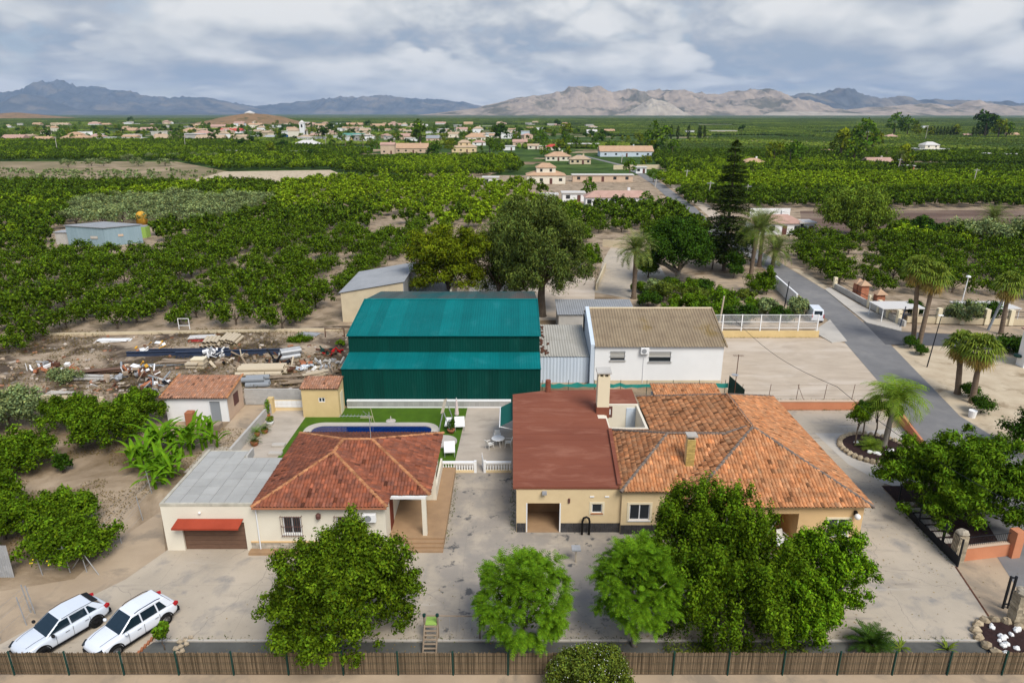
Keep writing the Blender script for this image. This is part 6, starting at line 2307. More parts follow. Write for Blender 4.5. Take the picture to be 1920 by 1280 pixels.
# chimney stub on the flat roof and television mast on the tile roof
one('roof_flue', MB().lathe((3.2, 56.2, 3.52), [(0.24, 0), (0.24, 1.1), (0.2, 1.12)], 10), 'brown_membrane', 'short brown flue at the rear edge of the brown flat roof', 'flue')
mt = thing('tv_mast', 'rusty television mast rising behind the orange tile roof', 'aerial', (20.6, 58.5, 0))
MB().cyl((20.6, 58.5, 0), (20.6, 58.5, 6.2), 0.035, n=6).build('pole', 'rusty', mt)
for k in range(6):
 MB().cyl((20.2 + 0.15 * k, 58.25, 6.1), (20.2 + 0.15 * k, 58.75, 6.1), 0.012, n=4).build('element', 'rusty', mt)
MB().cyl((20.1, 58.5, 6.1), (21.1, 58.5, 6.1), 0.016, n=4).build('boom', 'rusty', mt)
MB().lathe((20.4, 58.3, 4.2), [(0.05, 0), (0.3, 0.08), (0.32, 0.12)], 12).build('dish', 'galvanised', mt)

# ------------------------------------------------------------------ trees and shrubs near the houses
def at(px, py, Y):
 return V(px, py, Y)


# big dark tree left of the driveway
c = []
c += clumps((0, -0.3, 3.0), (4.1, 4.4, 3.0), 230, 0.46, 5, zlo=-0.7, tall=0.8, lump=0.08, tvar=0.24, fill=0.4)
c += clumps((0.5, 0.6, 5.0), (1.8, 1.8, 2.3), 12, 0.6, 6, tall=1.1)
make_tree('broadleaf_tree', 'large dark green spreading tree in front of the cream house', (-9.0, 30.4, 0), c, 46000, 0.17, 'leaf_carob', 1.5, 0.24, 'bark_grey', 5, nlimb=22, jitter=0.42, shell=0.7, bottom=-0.8, core=0.55)


# feathery bright trees by the fence
def feathery(label, loc, R_, zc, seed, rz=None):
 rng = np.random.default_rng(seed)
 t = thing('feathery_tree', label, 'tree', loc)
 qv = []
 rz = rz or R_
 for i in range(215):
  d = rng.normal(0, 1, 3)
  d /= np.linalg.norm(d)
  if d[2] < -0.8:
   d[2] *= -1
  q = rng.uniform(0.62, 0.86) + rng.normal(0, 0.07)
  b = Vector((d[0] * R_ * q, d[1] * R_ * q, zc + d[2] * rz * q))
  tq = rng.uniform(0.75, 1.25)
  out = Vector((d[0], d[1], d[2] * 0.8 + 0.25)).normalized()
  for j in range(10):
   e = (out + Vector(tuple(rng.normal(0, 0.55, 3)))).normalized()
   frond(b, math.atan2(e.y, e.x), math.asin(max(-1, min(1, e.z))), rng.uniform(0.45, 0.75) * tq, 1.0, 7, 0.17, 0.045, rng, qv, None, 0.15, 0.1)
 link('crown', quads_mesh('crown', qv, 'leaf_bright', rng, 0.24), t)
 p, d, ti = crown_points([(0, 0, zc, R_ * 0.6, R_ * 0.6, rz * 0.6, 0.8)], 2500, rng, 0.5, -0.6)
 link('inner_leaves', leaves_mesh('inner_leaves', p, d, 0.24, 'leaf_bright', rng, 0.4, 0.2, ti * 0.8), t)
 mb = MB()
 pr = random.Random(seed)
 limbs(mb, (0, 0, 0), (0.05, 0, zc - rz * 0.5), 0.14, [(pr.uniform(-1, 1) * R_ * 0.6, pr.uniform(-1, 1) * R_ * 0.6, zc + pr.uniform(-0.2, 0.6) * rz) for _ in range(9)], pr)
 link('trunk', mb.mesh('trunk', 'bark_grey', smooth=True), t)
 return t


feathery('bright green feathery round tree alone between the driveway trees', (0.55, 29.1, 0), 2.62, 3.35, 11, 2.45)
feathery('bright green feathery tree touching the left side of the dark hedge trees', (6.5, 29.5, 0), 2.3, 3.75, 12, 2.65)

# dark ficus with upright shoots, and its lighter neighbour
c = clumps((0, -0.2, 3.5), (4.75, 4.0, 3.5), 205, 0.38, 21, zlo=-0.85, tall=2.3, lump=0.10, tvar=0.16, fill=0.3)
c += clumps((-0.3, 1.2, 5.6), (3.4, 2.4, 2.0), 50, 0.36, 22, zlo=0.0, tall=2.1, lump=0.08, tvar=0.12)
make_tree('ficus_tree', 'huge dark green tree with upright shoots in front of the ochre house', (11.4, 31.4, 0), c, 70000, 0.15, 'leaf_ficus', 1.4, 0.3, 'bark_grey', 21, nlimb=14, jitter=0.42, shell=0.7, bottom=-0.8, core=0.5)
c = clumps((1.0, 0.5, 3.2), (2.5, 2.4, 2.6), 150, 0.32, 23, zlo=-0.9, tall=1.2, lump=0.07, tvar=0.12)
c += clumps((-1.4, -1.3, 2.3), (2.5, 2.1, 2.2), 140, 0.32, 24, zlo=-0.9, tall=1.2, lump=0.07, tvar=0.12)
make_tree('ficus_tree', 'lighter green rounded tree with two lobes at the right of the dark one', (16.4, 31.2, 0), c, 48000, 0.15, 'leaf_ficus_light', 1.4, 0.2, 'bark_grey', 23, nlimb=10, jitter=0.42, shell=0.7, bottom=-0.8)

# round flowering shrub outside the fence
c = clumps((0, 0, 1.15), (2.15, 1.6, 1.35), 60, 0.4, 31, zlo=-0.5, lump=0.04, tvar=0.1)
sh = make_tree('round_shrub', 'round olive green shrub with white flecks outside the reed fence', (3.75, 26.3, 0), c, 22000, 0.11, 'leaf_shrub', 0.5, 0.08, 'bark', 31, nlimb=6, cat='shrub')
rng = np.random.default_rng(5)
p, d, ti = crown_points([(0, 0, 1.15, 2.15, 1.6, 1.4, 1)], 420, rng, 0.93, -0.3)
link('flowers', leaves_mesh('flowers', p, d, 0.04, 'lamp_white', rng, 0.9), sh)

# big feathery tree at the right
c = clumps((0, -0.6, 2.9), (5.4, 4.6, 3.0), 170, 0.55, 35, zlo=-0.75, tall=0.8, lump=0.13, tvar=0.18, fill=0.4)
make_tree('tipu_tree', 'large mid green tree with drooping sprays beside the road wall', (31.4, 42.6, 0), c, 40000, 0.28, 'leaf_tipu', 1.5, 0.24, 'bark', 35, aspect=0.34, droop=0.9, nlimb=12)
c = clumps((0, 0, 2.1), (2.2, 2.2, 1.9), 26, 0.7, 36, zlo=-0.4)
make_tree('dark_bush', 'dark round bush at the right edge beyond the road', tuple(G(1925, 850)), c, 6000, 0.2, 'leaf_dark', 0.8, 0.12, 'bark', 36, cat='bush', nlimb=4)
c = clumps((0, 0, 0.8), (0.9, 0.9, 0.8), 14, 0.4, 37, zlo=-0.4)
for lab, pxy, s in (('low dark shrub at the foot of the twin fan palms', (1815, 745), 1.0), ('low green shrub below the twin fan palms beside the white bucket', (1838, 775), 1.2), ('small dark shrub beside the black street lamp', (1705, 652), 1.0), ('low dark shrub on the verge near the lamp foot', (1725, 665), 0.8)):
 make_tree('verge_shrub', lab, tuple(G(*pxy)), [tuple(x * s for x in b[:6]) + (b[6],) for b in c], 2200, 0.16, 'leaf_dark', 0.3, 0.05, 'bark', 38, cat='shrub', nlimb=3)
q = G(1822, 782)
one('bucket', MB().lathe(tuple(q), [(0.28, 0), (0.36, 0.7), (0.34, 0.7), (0.3, 0.6)], 12), 'white_paint', 'white bucket on the verge beside the road', 'bucket')

# palm group in the stone ring bed
palm('queen_palm', 'feathery green palm in the round stone bed', (BEDX + 0.9, BEDY + 0.3, 0.15), 4.2, (0.35, 0.1), 0.2, 64, 2.9, 2.1, 'leaf_queen', 41, 0.75, 0.06, 0.0, 1.45, 0.5, bark='bark_grey')
for k, (lab, dx, dy, h) in enumerate((('clipped small round tree left of the feathery palm', -1.5, 0.4, 2.9), ('clipped small round tree between its twin and the palm', -0.75, 0.9, 3.3), ('dark clipped small tree just left of the palm trunk', 0.35, 1.1, 3.4), ('dark clipped small tree behind the palm trunk', 1.5, 0.9, 3.1))):
 c = clumps((0, 0, h), (0.85, 0.85, 0.8), 16, 0.36, 44 + k, zlo=-0.7)
 make_tree('lollipop_tree', lab, (BEDX + dx, BEDY + dy, 0.12), c, 3600, 0.13, 'leaf_dark' if k != 0 else 'leaf_citrus', h - 0.6, 0.07, 'bark', 44 + k, nlimb=5)
rng = np.random.default_rng(48)
yp = thing('yellow_cycad', 'yellowish spiky plant in the mulch of the stone ring bed', 'plant', (BEDX - 0.5, BEDY - 0.2, 0.2))
qv = []
for i in range(46):
 frond((0, 0, 0.1), i * 2.4, 0.25 + 1.1 * (i / 46), rng.uniform(0.9, 1.3), 1.3, 10, 0.3, 0.035, rng, qv, None, 0.2)
link('fronds', quads_mesh('fronds', qv, 'leaf_queen', rng), yp)


# strap leaved plants
def strap_plant(name, label, loc, n, L, W, mat, seed, el=(0.5, 1.4), droop=1.2, cat='plant', group=None, ribs=False, stem=0.0):
 rng = np.random.default_rng(seed)
 t = thing(name, label, cat, loc, 0, group)
 qv = []
 for i in range(n):
  az = i * 2.39996 + rng.normal(0, 0.2)
  e = el[0] + (el[1] - el[0]) * rng.random()
  LL = L * rng.uniform(0.7, 1.1)
  off = Vector((rng.normal(0, W * 1.5), rng.normal(0, W * 1.5), 0)) if stem else Vector((0, 0, 0))
  p = off + Vector((0, 0, stem * rng.uniform(0.3, 1.0)))
  k = 7
  prev = None
  s = Vector((-math.sin(az), math.cos(az), 0))
  for j in range(k + 1):
   w = W * math.sin(math.pi * min(0.97, 0.10 + 0.88 * j / k)) * 0.5
   d = Vector((math.cos(az) * math.cos(e), math.sin(az) * math.cos(e), math.sin(e)))
   up = d.cross(s) * -1
   cur = (p - s * w + up * w * 0.35, p.copy(), p + s * w + up * w * 0.35)
   if prev:
    qv.append((prev[0], prev[1], cur[1], cur[0]))
    qv.append((prev[1], prev[2], cur[2], cur[1]))
   prev = cur
   p = p + d * (LL / k)
   e -= droop / k * (0.4 + 1.2 * j / k)
 link('leaves', quads_mesh('leaves', qv, mat, rng, 0.14), t)
 if stem:
  m = MB()
  for i in range(5):
   a = rng.normal(0, W * 1.2, 2)
   m.cyl((a[0], a[1], 0), (a[0] * 1.2, a[1] * 1.2, stem), 0.12, 0.09, 8)
  link('stems', m.mesh('stems', 'leaf_banana'), t)['kind'] = 'stuff'
 return t


for k, (lab, pxy, n, st, L) in enumerate((('bright green banana clump nearest the grey slab roof', (310, 905), 30, 1.5, 2.4), ('bright green banana clump left of its taller neighbours', (275, 880), 26, 1.3, 2.3), ('tall banana plant by the little white house', (350, 850), 24, 1.9, 2.4), ('banana clump behind the front banana leaves', (300, 850), 26, 1.9, 2.4), ('drooping banana plant beside the slab roof corner', (392, 838), 13, 1.5, 2.3))):
 q = G(*pxy)
 strap_plant('banana_plant', lab, (q.x, q.y, 0), int(n * 1.5), L, 0.36, 'leaf_banana', 50 + k, (0.5, 1.55), 1.7, 'banana plant', 'banana plants beside the cream house', stem=st)
q = G(1640, 1228)
rng = np.random.default_rng(58)
cy = thing('cycad', 'dark green cycad rosette behind the reed fence at the right', 'plant', (q.x, q.y + 0.4, 0))
qv = []
for i in range(40):
 frond((0, 0, 0.3), i * 2.4, 0.15 + 1.2 * (i / 40), rng.uniform(1.1, 1.5), 1.0, 16, 0.24, 0.055, rng, qv, None)
link('fronds', quads_mesh('fronds', qv, 'leaf_cycad', rng), cy)
link('trunk', MB().lathe((0, 0, 0), [(0.22, 0), (0.24, 0.3), (0.1, 0.4)], 9).mesh('trunk', 'bark_palm'), cy)
for k, (lab, pxy) in enumerate((('small strap leaved plant right of the cycad', (1688, 1215)), ('small strap leaved plant farther right along the strip', (1775, 1218)))):
 q = G(*pxy)
 strap_plant('agapanthus', lab, (q.x, q.y, 0), 14, 0.8, 0.09, 'leaf_fan', 60 + k, (0.4, 1.3), 1.5)
c = clumps((0, 0, 1.2), (0.38, 0.35, 0.8), 10, 0.2, 62, zlo=-0.6)
make_tree('sapling', 'thin young tree in the bed next to the right car', (G(308, 1220).x, 29.2, 0), c, 900, 0.17, 'leaf_tipu', 0.9, 0.03, 'bark', 62, nlimb=4)
# low planting inside the strip
rng = np.random.default_rng(63)
p = np.stack([rng.uniform(8.0, 15.5, 2600), rng.uniform(28.0, 29.4, 2600), np.abs(rng.normal(0, 0.28, 2600)) + 0.03], 1)
gc = link('ground_cover', leaves_mesh('ground_cover', p, np.tile([0, 0, 1.0], (2600, 1)), 0.12, 'leaf_shrub', rng))
tag(gc, 'low weedy plants in the strip under the hedge trees', 'ground cover', kind='stuff')

# tall trees behind the warehouse
q = at(838, 470, 95)
c = []
pr = random.Random(71)
for i in range(60):
 a = pr.uniform(0, 6.28)
 rr = 5.6 * math.sqrt(pr.random())
 c.append((math.cos(a) * rr, math.sin(a) * rr * 0.9, 7.2 + pr.uniform(0, 1) * (6.0 - rr * 0.45), 1.35, 1.35, 0.85, 1 + pr.gauss(0, 0.16)))
for i in range(30):
 a = pr.uniform(0, 6.28)
 c.append((math.cos(a) * 4.3, math.sin(a) * 4, 4.0 + pr.uniform(0, 3), 1.35, 1.35, 0.9, 0.9 + pr.gauss(0, 0.1)))
make_tree('pine_tree', 'yellow green pine tree behind the left part of the green warehouse', (q.x, 95, 0), c, 36000, 0.40, 'leaf_pine', 5.5, 0.4, 'bark', 71, aspect=0.3, nlimb=16)
c = []
for i in range(120):
 a = pr.uniform(0, 6.28)
 z = pr.uniform(0, 1)
 rr = (6.9 * math.sin(math.pi * (0.22 + 0.72 * z))) * math.sqrt(pr.uniform(0.25, 1))
 c.append((math.cos(a) * rr, math.sin(a) * rr * 0.9, 3.6 + z * 11.8, 1.15, 1.15, 1.6, 1 + pr.gauss(0, 0.13)))
q = at(1018, 470, 92)
make_tree('eucalyptus_tree', 'tall grey green tree with hanging foliage behind the warehouse', (q.x, 92, 0), c, 42000, 0.40, 'leaf_euca', 6.0, 0.55, 'bark', 72, aspect=0.26, droop=1.4, nlimb=20)
c = [(b[0] * 0.62, b[1] * 0.6, b[2] * 0.95, b[3] * 0.7, b[4] * 0.7, b[5] * 0.7, b[6] * 1.05) for b in c]
q = at(968, 400, 104)
make_tree('eucalyptus_tree', 'slimmer grey green tree behind the tallest one', (q.x, 104, 0), c, 16000, 0.38, 'leaf_euca', 6.0, 0.35, 'bark', 73, aspect=0.26, droop=1.4, nlimb=12)
q = at(935, 470, 97)
c = clumps((0, 0, 6.6), (3.6, 3.4, 5.6), 34, 1.4, 74, zlo=-0.8, tall=1.3)
make_tree('eucalyptus_tree', 'dull green tree filling the gap between pine and tallest tree', (q.x, 97, 0), c, 16000, 0.38, 'leaf_euca', 3.5, 0.3, 'bark', 74, aspect=0.26, droop=1.2)
q = G(1270, 530)
c = clumps((0, 0, 5.6), (6.0, 5.6, 5.0), 70, 1.35, 75, zlo=-0.45, lump=0.06)
make_tree('ficus_tree', 'big dark round tree in the neighbouring garden', (q.x, q.y, 0), c, 26000, 0.36, 'leaf_dark', 2.2, 0.5, 'bark_grey', 75)
for k, (lab, px_, y0, w, h, m_) in enumerate((('dark green clipped bush behind the date palms', 1375, 522, 3.6, 5.0, 'leaf_dark'), ('egg shaped green bush next to the road gate', 1437, 552, 2.4, 4.6, 'leaf_citrus'),
            ('grey green bush right of the single date palm', 1228, 556, 3.4, 2.6, 'leaf_olive'), ('green bushes by the white building roof', 1300, 585, 3.4, 3.2, 'leaf_citrus'),
            ('leafy green tree in front of the neighbouring hedge', 1358, 590, 4.2, 4.0, 'leaf_tipu'), ('round green bush left of the leafy trees', 1265, 580, 2.2, 2.2, 'leaf_citrus'),
            ('grey green oleander behind the white railing', 1440, 592, 3.0, 2.6, 'leaf_olive'), ('spiky grey green shrub at the van end of the railing', 1492, 592, 3.0, 2.8, 'leaf_olive'),
            ('clipped hedge end bush beside the big dark tree', 1320, 545, 3.0, 1.8, 'leaf_dark'), ('low hedge bush below the big dark tree', 1255, 540, 3.0, 1.6, 'leaf_dark'))):
 q = G(px_, y0)
 c = clumps((0, 0, h * 0.5), (w / 2, w / 2, h * 0.5), 26, w * 0.17, 80 + k, zlo=-0.8, lump=0.07)
 make_tree('garden_bush', lab, (q.x, q.y, 0), c, 5200, 0.26, m_, h * 0.4, 0.08, 'bark', 80 + k, cat='bush', nlimb=4)


for k, (px_, y0) in enumerate(sorted(((1200, 548), (1282, 552), (1345, 562), (1398, 562), (1418, 588), (1332, 596), (1283, 600), (1385, 606), (1243, 566), (1462, 602), (1302, 566), (1422, 548), (1255, 596), (1215, 575)))):
 q = G(px_, y0)
 h = 1.6 + (k * 7 % 5) * 0.35
 c = clumps((0, 0, h * 0.5), (h * 0.95, h * 0.8, h * 0.5), 24, h * 0.24, 640 + k, zlo=-0.8, lump=0.1)
 make_tree('hedge_bush', 'low garden bush behind the white building, %s from the left of the hedge bushes' % ('first second third fourth fifth sixth seventh eighth ninth tenth eleventh twelfth thirteenth fourteenth'.split()[k]), (q.x, q.y, 0), c, 3000, 0.24, ('leaf_citrus', 'leaf_dark', 'leaf_shrub', 'leaf_tipu')[k % 4], h * 0.4, 0.06, 'bark', 640 + k, cat='bush', nlimb=3, group='hedge bushes of the neighbouring garden')


for k, (lab, px_, y0, w, h, m_) in enumerate((('leafy tree filling the gap left of the big dark tree', 1215, 520, 5.0, 5.0, 'leaf_citrus'), ('dark tree between the big dark tree and tall conifer', 1335, 505, 5.5, 6.5, 'leaf_dark'), ('leafy orchard-edge tree beside the curved drive', 1105, 505, 5.0, 4.6, 'leaf_citrus'), ('green tree at the roadside right of the tall conifer', 1398, 470, 5.0, 4.5, 'leaf_tipu'))):
 q = G(px_, y0)
 c = clumps((0, 0, h * 0.52), (w / 2, w / 2, h * 0.5), 40, w * 0.13, 660 + k, zlo=-0.7, lump=0.1, tvar=0.18)
 make_tree('garden_tree', lab, (q.x, q.y, 0), c, 6000, 0.3, m_, h * 0.35, 0.14, 'bark', 660 + k, nlimb=5)


# araucaria: tiers of drooping branches
def araucaria(label, loc, h, seed):
 rng = np.random.default_rng(seed)
 t = thing('norfolk_pine', label, 'tree', loc)
 mb = MB()
 mb.tube([(0, 0, -0.2), (0, 0, h * 0.5), (0, 0, h)], [0.4, 0.25, 0.03], 8)
 P, D = [], []
 tiers = 25
 for i in range(tiers):
  f = i / (tiers - 1)
  z = h * (0.10 + 0.88 * f) + rng.normal(0, 0.14)
  L = 5.3 * (1 - f) ** 0.62 * (0.9 + 0.2 * rng.random()) + 0.25
  nb = 9 if f < 0.8 else 6
  for b in range(nb):
   a = 2 * math.pi * (b + 0.5 * (i % 2)) / nb + rng.normal(0, 0.12)
   LL = L * rng.uniform(0.6, 1.12)
   dz = rng.normal(-0.10, 0.06)
   tip = (math.cos(a) * LL, math.sin(a) * LL, z + dz * LL)
   mb.cyl((0, 0, z), tip, 0.06 * (1 - f) + 0.015, 0.01, 4, False)
   k = int(130 * LL / 5) + 14
   s = rng.uniform(0.15, 1.0, k)
   w = rng.normal(0, 0.22 + 0.11 * LL * (1 - s), k)
   P.append(np.stack([math.cos(a) * LL * s - math.sin(a) * w, math.sin(a) * LL * s + math.cos(a) * w, z + dz * LL * s + rng.normal(0.05, 0.14, k) - np.abs(w) * 0.15], 1))
   D.append(np.tile([0, 0, 1.0], (k, 1)))
 P, D = np.concatenate(P), np.concatenate(D)
 link('crown', leaves_mesh('crown', P, D, 0.46, 'leaf_conifer', rng, 0.4, 0.25, None, 0.35), t)
 link('trunk', mb.mesh('trunk', 'bark'), t)
 return t


araucaria('very tall dark tiered conifer by the road', (38.2, 121, 0), 23.0, 90)
# date palms
for k, (lab, pxb, top, fl) in enumerate((('date palm with thick trunk beside the curved drive', (1188, 560), 468, 2.7), ('taller date palm left of the pair at the road gate', (1407, 522), 430, 3.4),
           ('date palm in the middle of the three by the road', (1423, 500), 425, 3.6), ('short date palm right of the taller ones by the road', (1448, 500), 468, 3.0),
           ('distant date palm at the edge of the ploughed field', (1858, 432), 408, 3.6))):
 q = G(*pxb)
 h = V(pxb[0], top, q.y).z
 palm('date_palm', lab, (q.x, q.y, 0), h, (0.3 * (k % 2), 0), 0.34, 64, fl * 1.28, 1.5, 'leaf_palm', 100 + k, 0.7, 0.095, -0.7, 1.45, 0.0, 'date palms of the neighbouring gardens')
# fan palms at the right
for k, (lab, pb, pt, fr) in enumerate((('tall fan palm nearest the street lamp, left of its twin', (1712, 645), (1722, 505), 1.35), ('tall fan palm leaning right beside its twin at the junction', (1722, 650), (1753, 518), 1.45),
          ('shorter fan palm of the pair on the sandy verge, left', (1795, 738), (1803, 645), 1.15), ('shorter fan palm of the pair on the sandy verge, right', (1822, 755), (1840, 655), 1.35),
          ('fan palm leaning right at the right edge of the picture', (1876, 628), (1893, 535), 1.4))):
 q = G(*pb)
 w = V(pt[0], pt[1], q.y)
 fan_palm('fan_palm', lab, (q.x, q.y, 0), w.z, (w.x - q.x, 0), 0.26, 110 + k, 'fan palms by the road', 46, fr)

# left side bushes and citrus trees
for k, (lab, px_, y0, w, h, m_, ls) in enumerate((('grey green olive tree at the left edge', 20, 800, 7.2, 3.8, 'leaf_olive', 0.22), ('bright citrus tree at the left edge below the olive tree', 35, 880, 6.6, 3.2, 'leaf_citrus', 0.22),
             ('citrus tree behind the others near the debris', 140, 800, 5.6, 3.0, 'leaf_citrus', 0.22), ('large citrus tree left of the banana plants', 205, 835, 6.4, 3.7, 'leaf_citrus', 0.22),
             ('citrus tree against the little white house', 265, 800, 5.0, 3.6, 'leaf_citrus', 0.22), ('dark small round bush alone on the bare soil', 120, 885, 1.5, 1.7, 'leaf_dark', 0.16),
             ('dark citrus tree behind the nearest lemon tree', 125, 985, 4.6, 2.7, 'leaf_citrus', 0.2), ('glossy lemon tree nearest the wire fence posts', 128, 1050, 6.2, 3.1, 'leaf_citrus', 0.2),
             ('dark citrus tree at the left edge beside the corrugated sheet', 10, 1010, 4.8, 3.2, 'leaf_citrus', 0.2), ('dark citrus tree at the left edge behind the nearer one', -15, 960, 4.6, 3.4, 'leaf_citrus', 0.2))):
 q = G(px_, y0)
 w, h = w * 0.93, h * 0.93
 c = clumps((0, 0, h * 0.52), (w / 2, w / 2 * 0.9, h * 0.5), 90, w * 0.085, 120 + k, zlo=-0.5, lump=0.12, tvar=0.2, fill=0.4)
 make_tree('citrus_tree' if 'citrus' in m_ else ('olive_tree' if 'olive' in m_ else 'round_bush'), lab, (q.x, q.y, 0), c, 11000 if w > 3 else 2500, ls, m_, h * 0.3, 0.1, 'bark', 120 + k, cat='bush' if w < 2 else 'tree', nlimb=7)
# lemons on the nearest tree
rng = np.random.default_rng(77)
q = G(128, 1050)
pm('lemon_yellow', (0.62, 0.46, 0.03), rough=0.6)
lem = MB()
for i in range(5):
 a = rng.uniform(-1.9, -1.2)
 lem.blob((q.x + math.cos(a) * 2.7, q.y + math.sin(a) * 2.5, rng.uniform(1.4, 2.0)), 0.05, i, 6, 5, 0.05)
o = one('lemons', lem, 'lemon_yellow', 'yellow lemons on the lemon tree nearest the fence', 'fruit', kind='stuff')
# corrugated sheet and wire fence at the far left
q0, q1 = G(-4, 1082), G(26, 1080)
cs = thing('corrugated_sheet', 'upright corrugated metal sheet at the left edge', 'metal sheet', (q0.x, q0.y, 0))
corrugated('sheet', 'galvanised', (q0.x - 1.2, q0.y, 0), (1, 0, 0), (0, 0, 1), 2.2, 2.3, 0.14, 0.025, 1, cs)
for k, (lab, pts) in enumerate((('wire fence with thin grey posts beside the tan yard', [(163, 1072), (132, 1073), (80, 1078), (228, 1018), (268, 975), (285, 925)]), ('bent wire mesh fence with thin posts beside the left car', [(66, 1150), (58, 1148), (50, 1172), (0, 1200)]))):
 f = thing('mesh_fence', lab, 'fence', G(*pts[0]))
 P = [G(*p) for p in pts]
 for p in P:
  MB().cyl(p, p + Vector((-0.15, 0, 1.9)), 0.03, n=6).build('post', 'galvanised', f)
 if k == 0:
  for dx in (-1.1, 0.9):
   MB().cyl(P[0] + Vector((0, 0, 1.4)), P[0] + Vector((dx, -0.3 * dx, 0)), 0.025, n=5).build('brace', 'galvanised', f)
 o = sorted(P, key=lambda p: (p.x, p.y))
 for i in range(len(o) - 1):
  for z in (0.4, 1.1, 1.75):
   MB().cyl(o[i] + Vector((0, 0, z)), o[i + 1] + Vector((0, 0, z)), 0.006, n=3).build('wire', 'galvanised', f)
# weeds on the bare soil at the left
rng = np.random.default_rng(64)
n = 16000
p = np.stack([rng.uniform(-46, -23.6, n), rng.uniform(37, 56, n), np.zeros(n)], 1)
keep = (p[:, 0] < -24.0 - (46 - p[:, 1]).clip(0) * 0.32) & (hash_noise(p[:, 0] * 0.5, p[:, 1] * 0.5, 9) > 0.34)
p = p[keep]
p[:, 2] = np.abs(rng.normal(0, 0.07, len(p))) + 0.02
wd = link('dry_weeds', leaves_mesh('dry_weeds', p, np.tile([0, 0, 1.0], (len(p), 1)), 0.16, 'leaf_dead', rng, 0.3, 0.35, np.full(len(p), 0.5)))
tag(wd, 'dry brown weeds over the bare soil beside the garage', 'weeds', kind='stuff')

# ------------------------------------------------------------------ orchards
def orchard_source(name, seed, n, ls, mat, w=4.7, h=3.2, shoots=0, nb=34):
 rng = np.random.default_rng(seed)
 c = clumps((0, 0, h * 0.5), (w / 2, w / 2, h * 0.5), nb, w * 0.13, seed, zlo=-0.45, lump=0.14, tvar=0.22, fill=0.4)
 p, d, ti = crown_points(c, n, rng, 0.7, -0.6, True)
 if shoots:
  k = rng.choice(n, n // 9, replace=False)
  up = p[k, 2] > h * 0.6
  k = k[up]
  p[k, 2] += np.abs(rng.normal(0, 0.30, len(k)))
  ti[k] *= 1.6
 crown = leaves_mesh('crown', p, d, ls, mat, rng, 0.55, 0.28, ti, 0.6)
 mb = MB()
 mb.tube([(0, 0, -0.1), (0.05, 0, 0.5), (0, 0.05, h * 0.5)], [0.14, 0.11, 0.07], 6)
 for a in range(4):
  mb.cyl((0, 0, 0.5), (math.cos(a * 1.6) * w * 0.25, math.sin(a * 1.6) * w * 0.25, h * 0.6), 0.06, 0.02, 4, False)
 trunk = mb.mesh('trunk', 'bark')
 return crown, trunk


leaf('leaf_lemon_dark', (0.052, 0.088, 0.009))
leaf('leaf_lemon_light', (0.108, 0.165, 0.011))
NEAR = [orchard_source('lemon', 200 + i, 1500, 0.34, 'leaf_orchard', shoots=1, w=4.4 + 0.35 * i, h=2.9 + 0.2 * (i % 3)) for i in range(5)]
MIDD = [orchard_source('lemon', 210 + i, 520, 0.58, 'leaf_lemon_dark', shoots=1, nb=20) for i in range(3)]
MIDL = [orchard_source('lemon', 220 + i, 520, 0.58, 'leaf_lemon_light', shoots=1, nb=20) for i in range(3)]
OLIV = [orchard_source('olive', 230 + i, 1300, 0.34, 'leaf_olive', w=5.6, h=3.4) for i in range(3)]


def poly_world(px):
 return [(G(*p).x, G(*p).y) for p in px]


def in_poly(X, Y, poly):
 return inside(np.asarray(X, float), np.asarray(Y, float), poly)


ROADW = [tuple(G(*p))[:2] for p in RL] + [tuple(G(*p))[:2] for p in reversed(RR)]
NOGO = [poly_world(q) for q in (
 [(95, 480), (300, 480), (300, 425), (95, 430)], [(1075, 392), (1265, 392), (1265, 362), (1075, 362)], [(985, 345), (1235, 345), (1235, 322), (985, 322)],
 [(345, 345), (420, 322), (640, 319), (640, 330), (560, 346)], [(1380, 442), (1530, 442), (1530, 405), (1380, 405)], [(890, 352), (960, 352), (960, 332), (890, 332)],
 [(1010, 390), (1060, 390), (1060, 366), (1010, 366)], [(680, 455), (770, 440), (745, 405), (690, 415)], [(1120, 460), (1230, 460), (1200, 440), (1110, 440)])]


def fill(px, dx, dy, ang, jit, skip, seed):
 poly = poly_world(px)
 P = np.array(poly)
 cx, cy = P.mean(0)
 ca, sa = math.cos(ang), math.sin(ang)
 r = np.abs(P - P.mean(0)).max() * 1.5
 u, v = np.meshgrid(np.arange(-r, r, dx), np.arange(-r, r, dy))
 u, v = u.ravel(), v.ravel()
 rng = np.random.default_rng(seed)
 x = cx + u * ca + v * sa + rng.normal(0, jit, len(u))
 y = cy - u * sa + v * ca + rng.normal(0, jit, len(u))
 k = in_poly(x, y, poly) & (rng.random(len(u)) > skip) & (y > 60)
 x, y = x[k], y[k]
 k = ~in_poly(x, y, ROADW)
 for q in NOGO:
  k &= ~in_poly(x, y, q)
 x, y = x[k], y[k]
 sx = 960 + FPX * x / (y * _c + CAM_H * _s)
 k = (sx > -160) & (sx < 2080)
 return x[k], y[k]


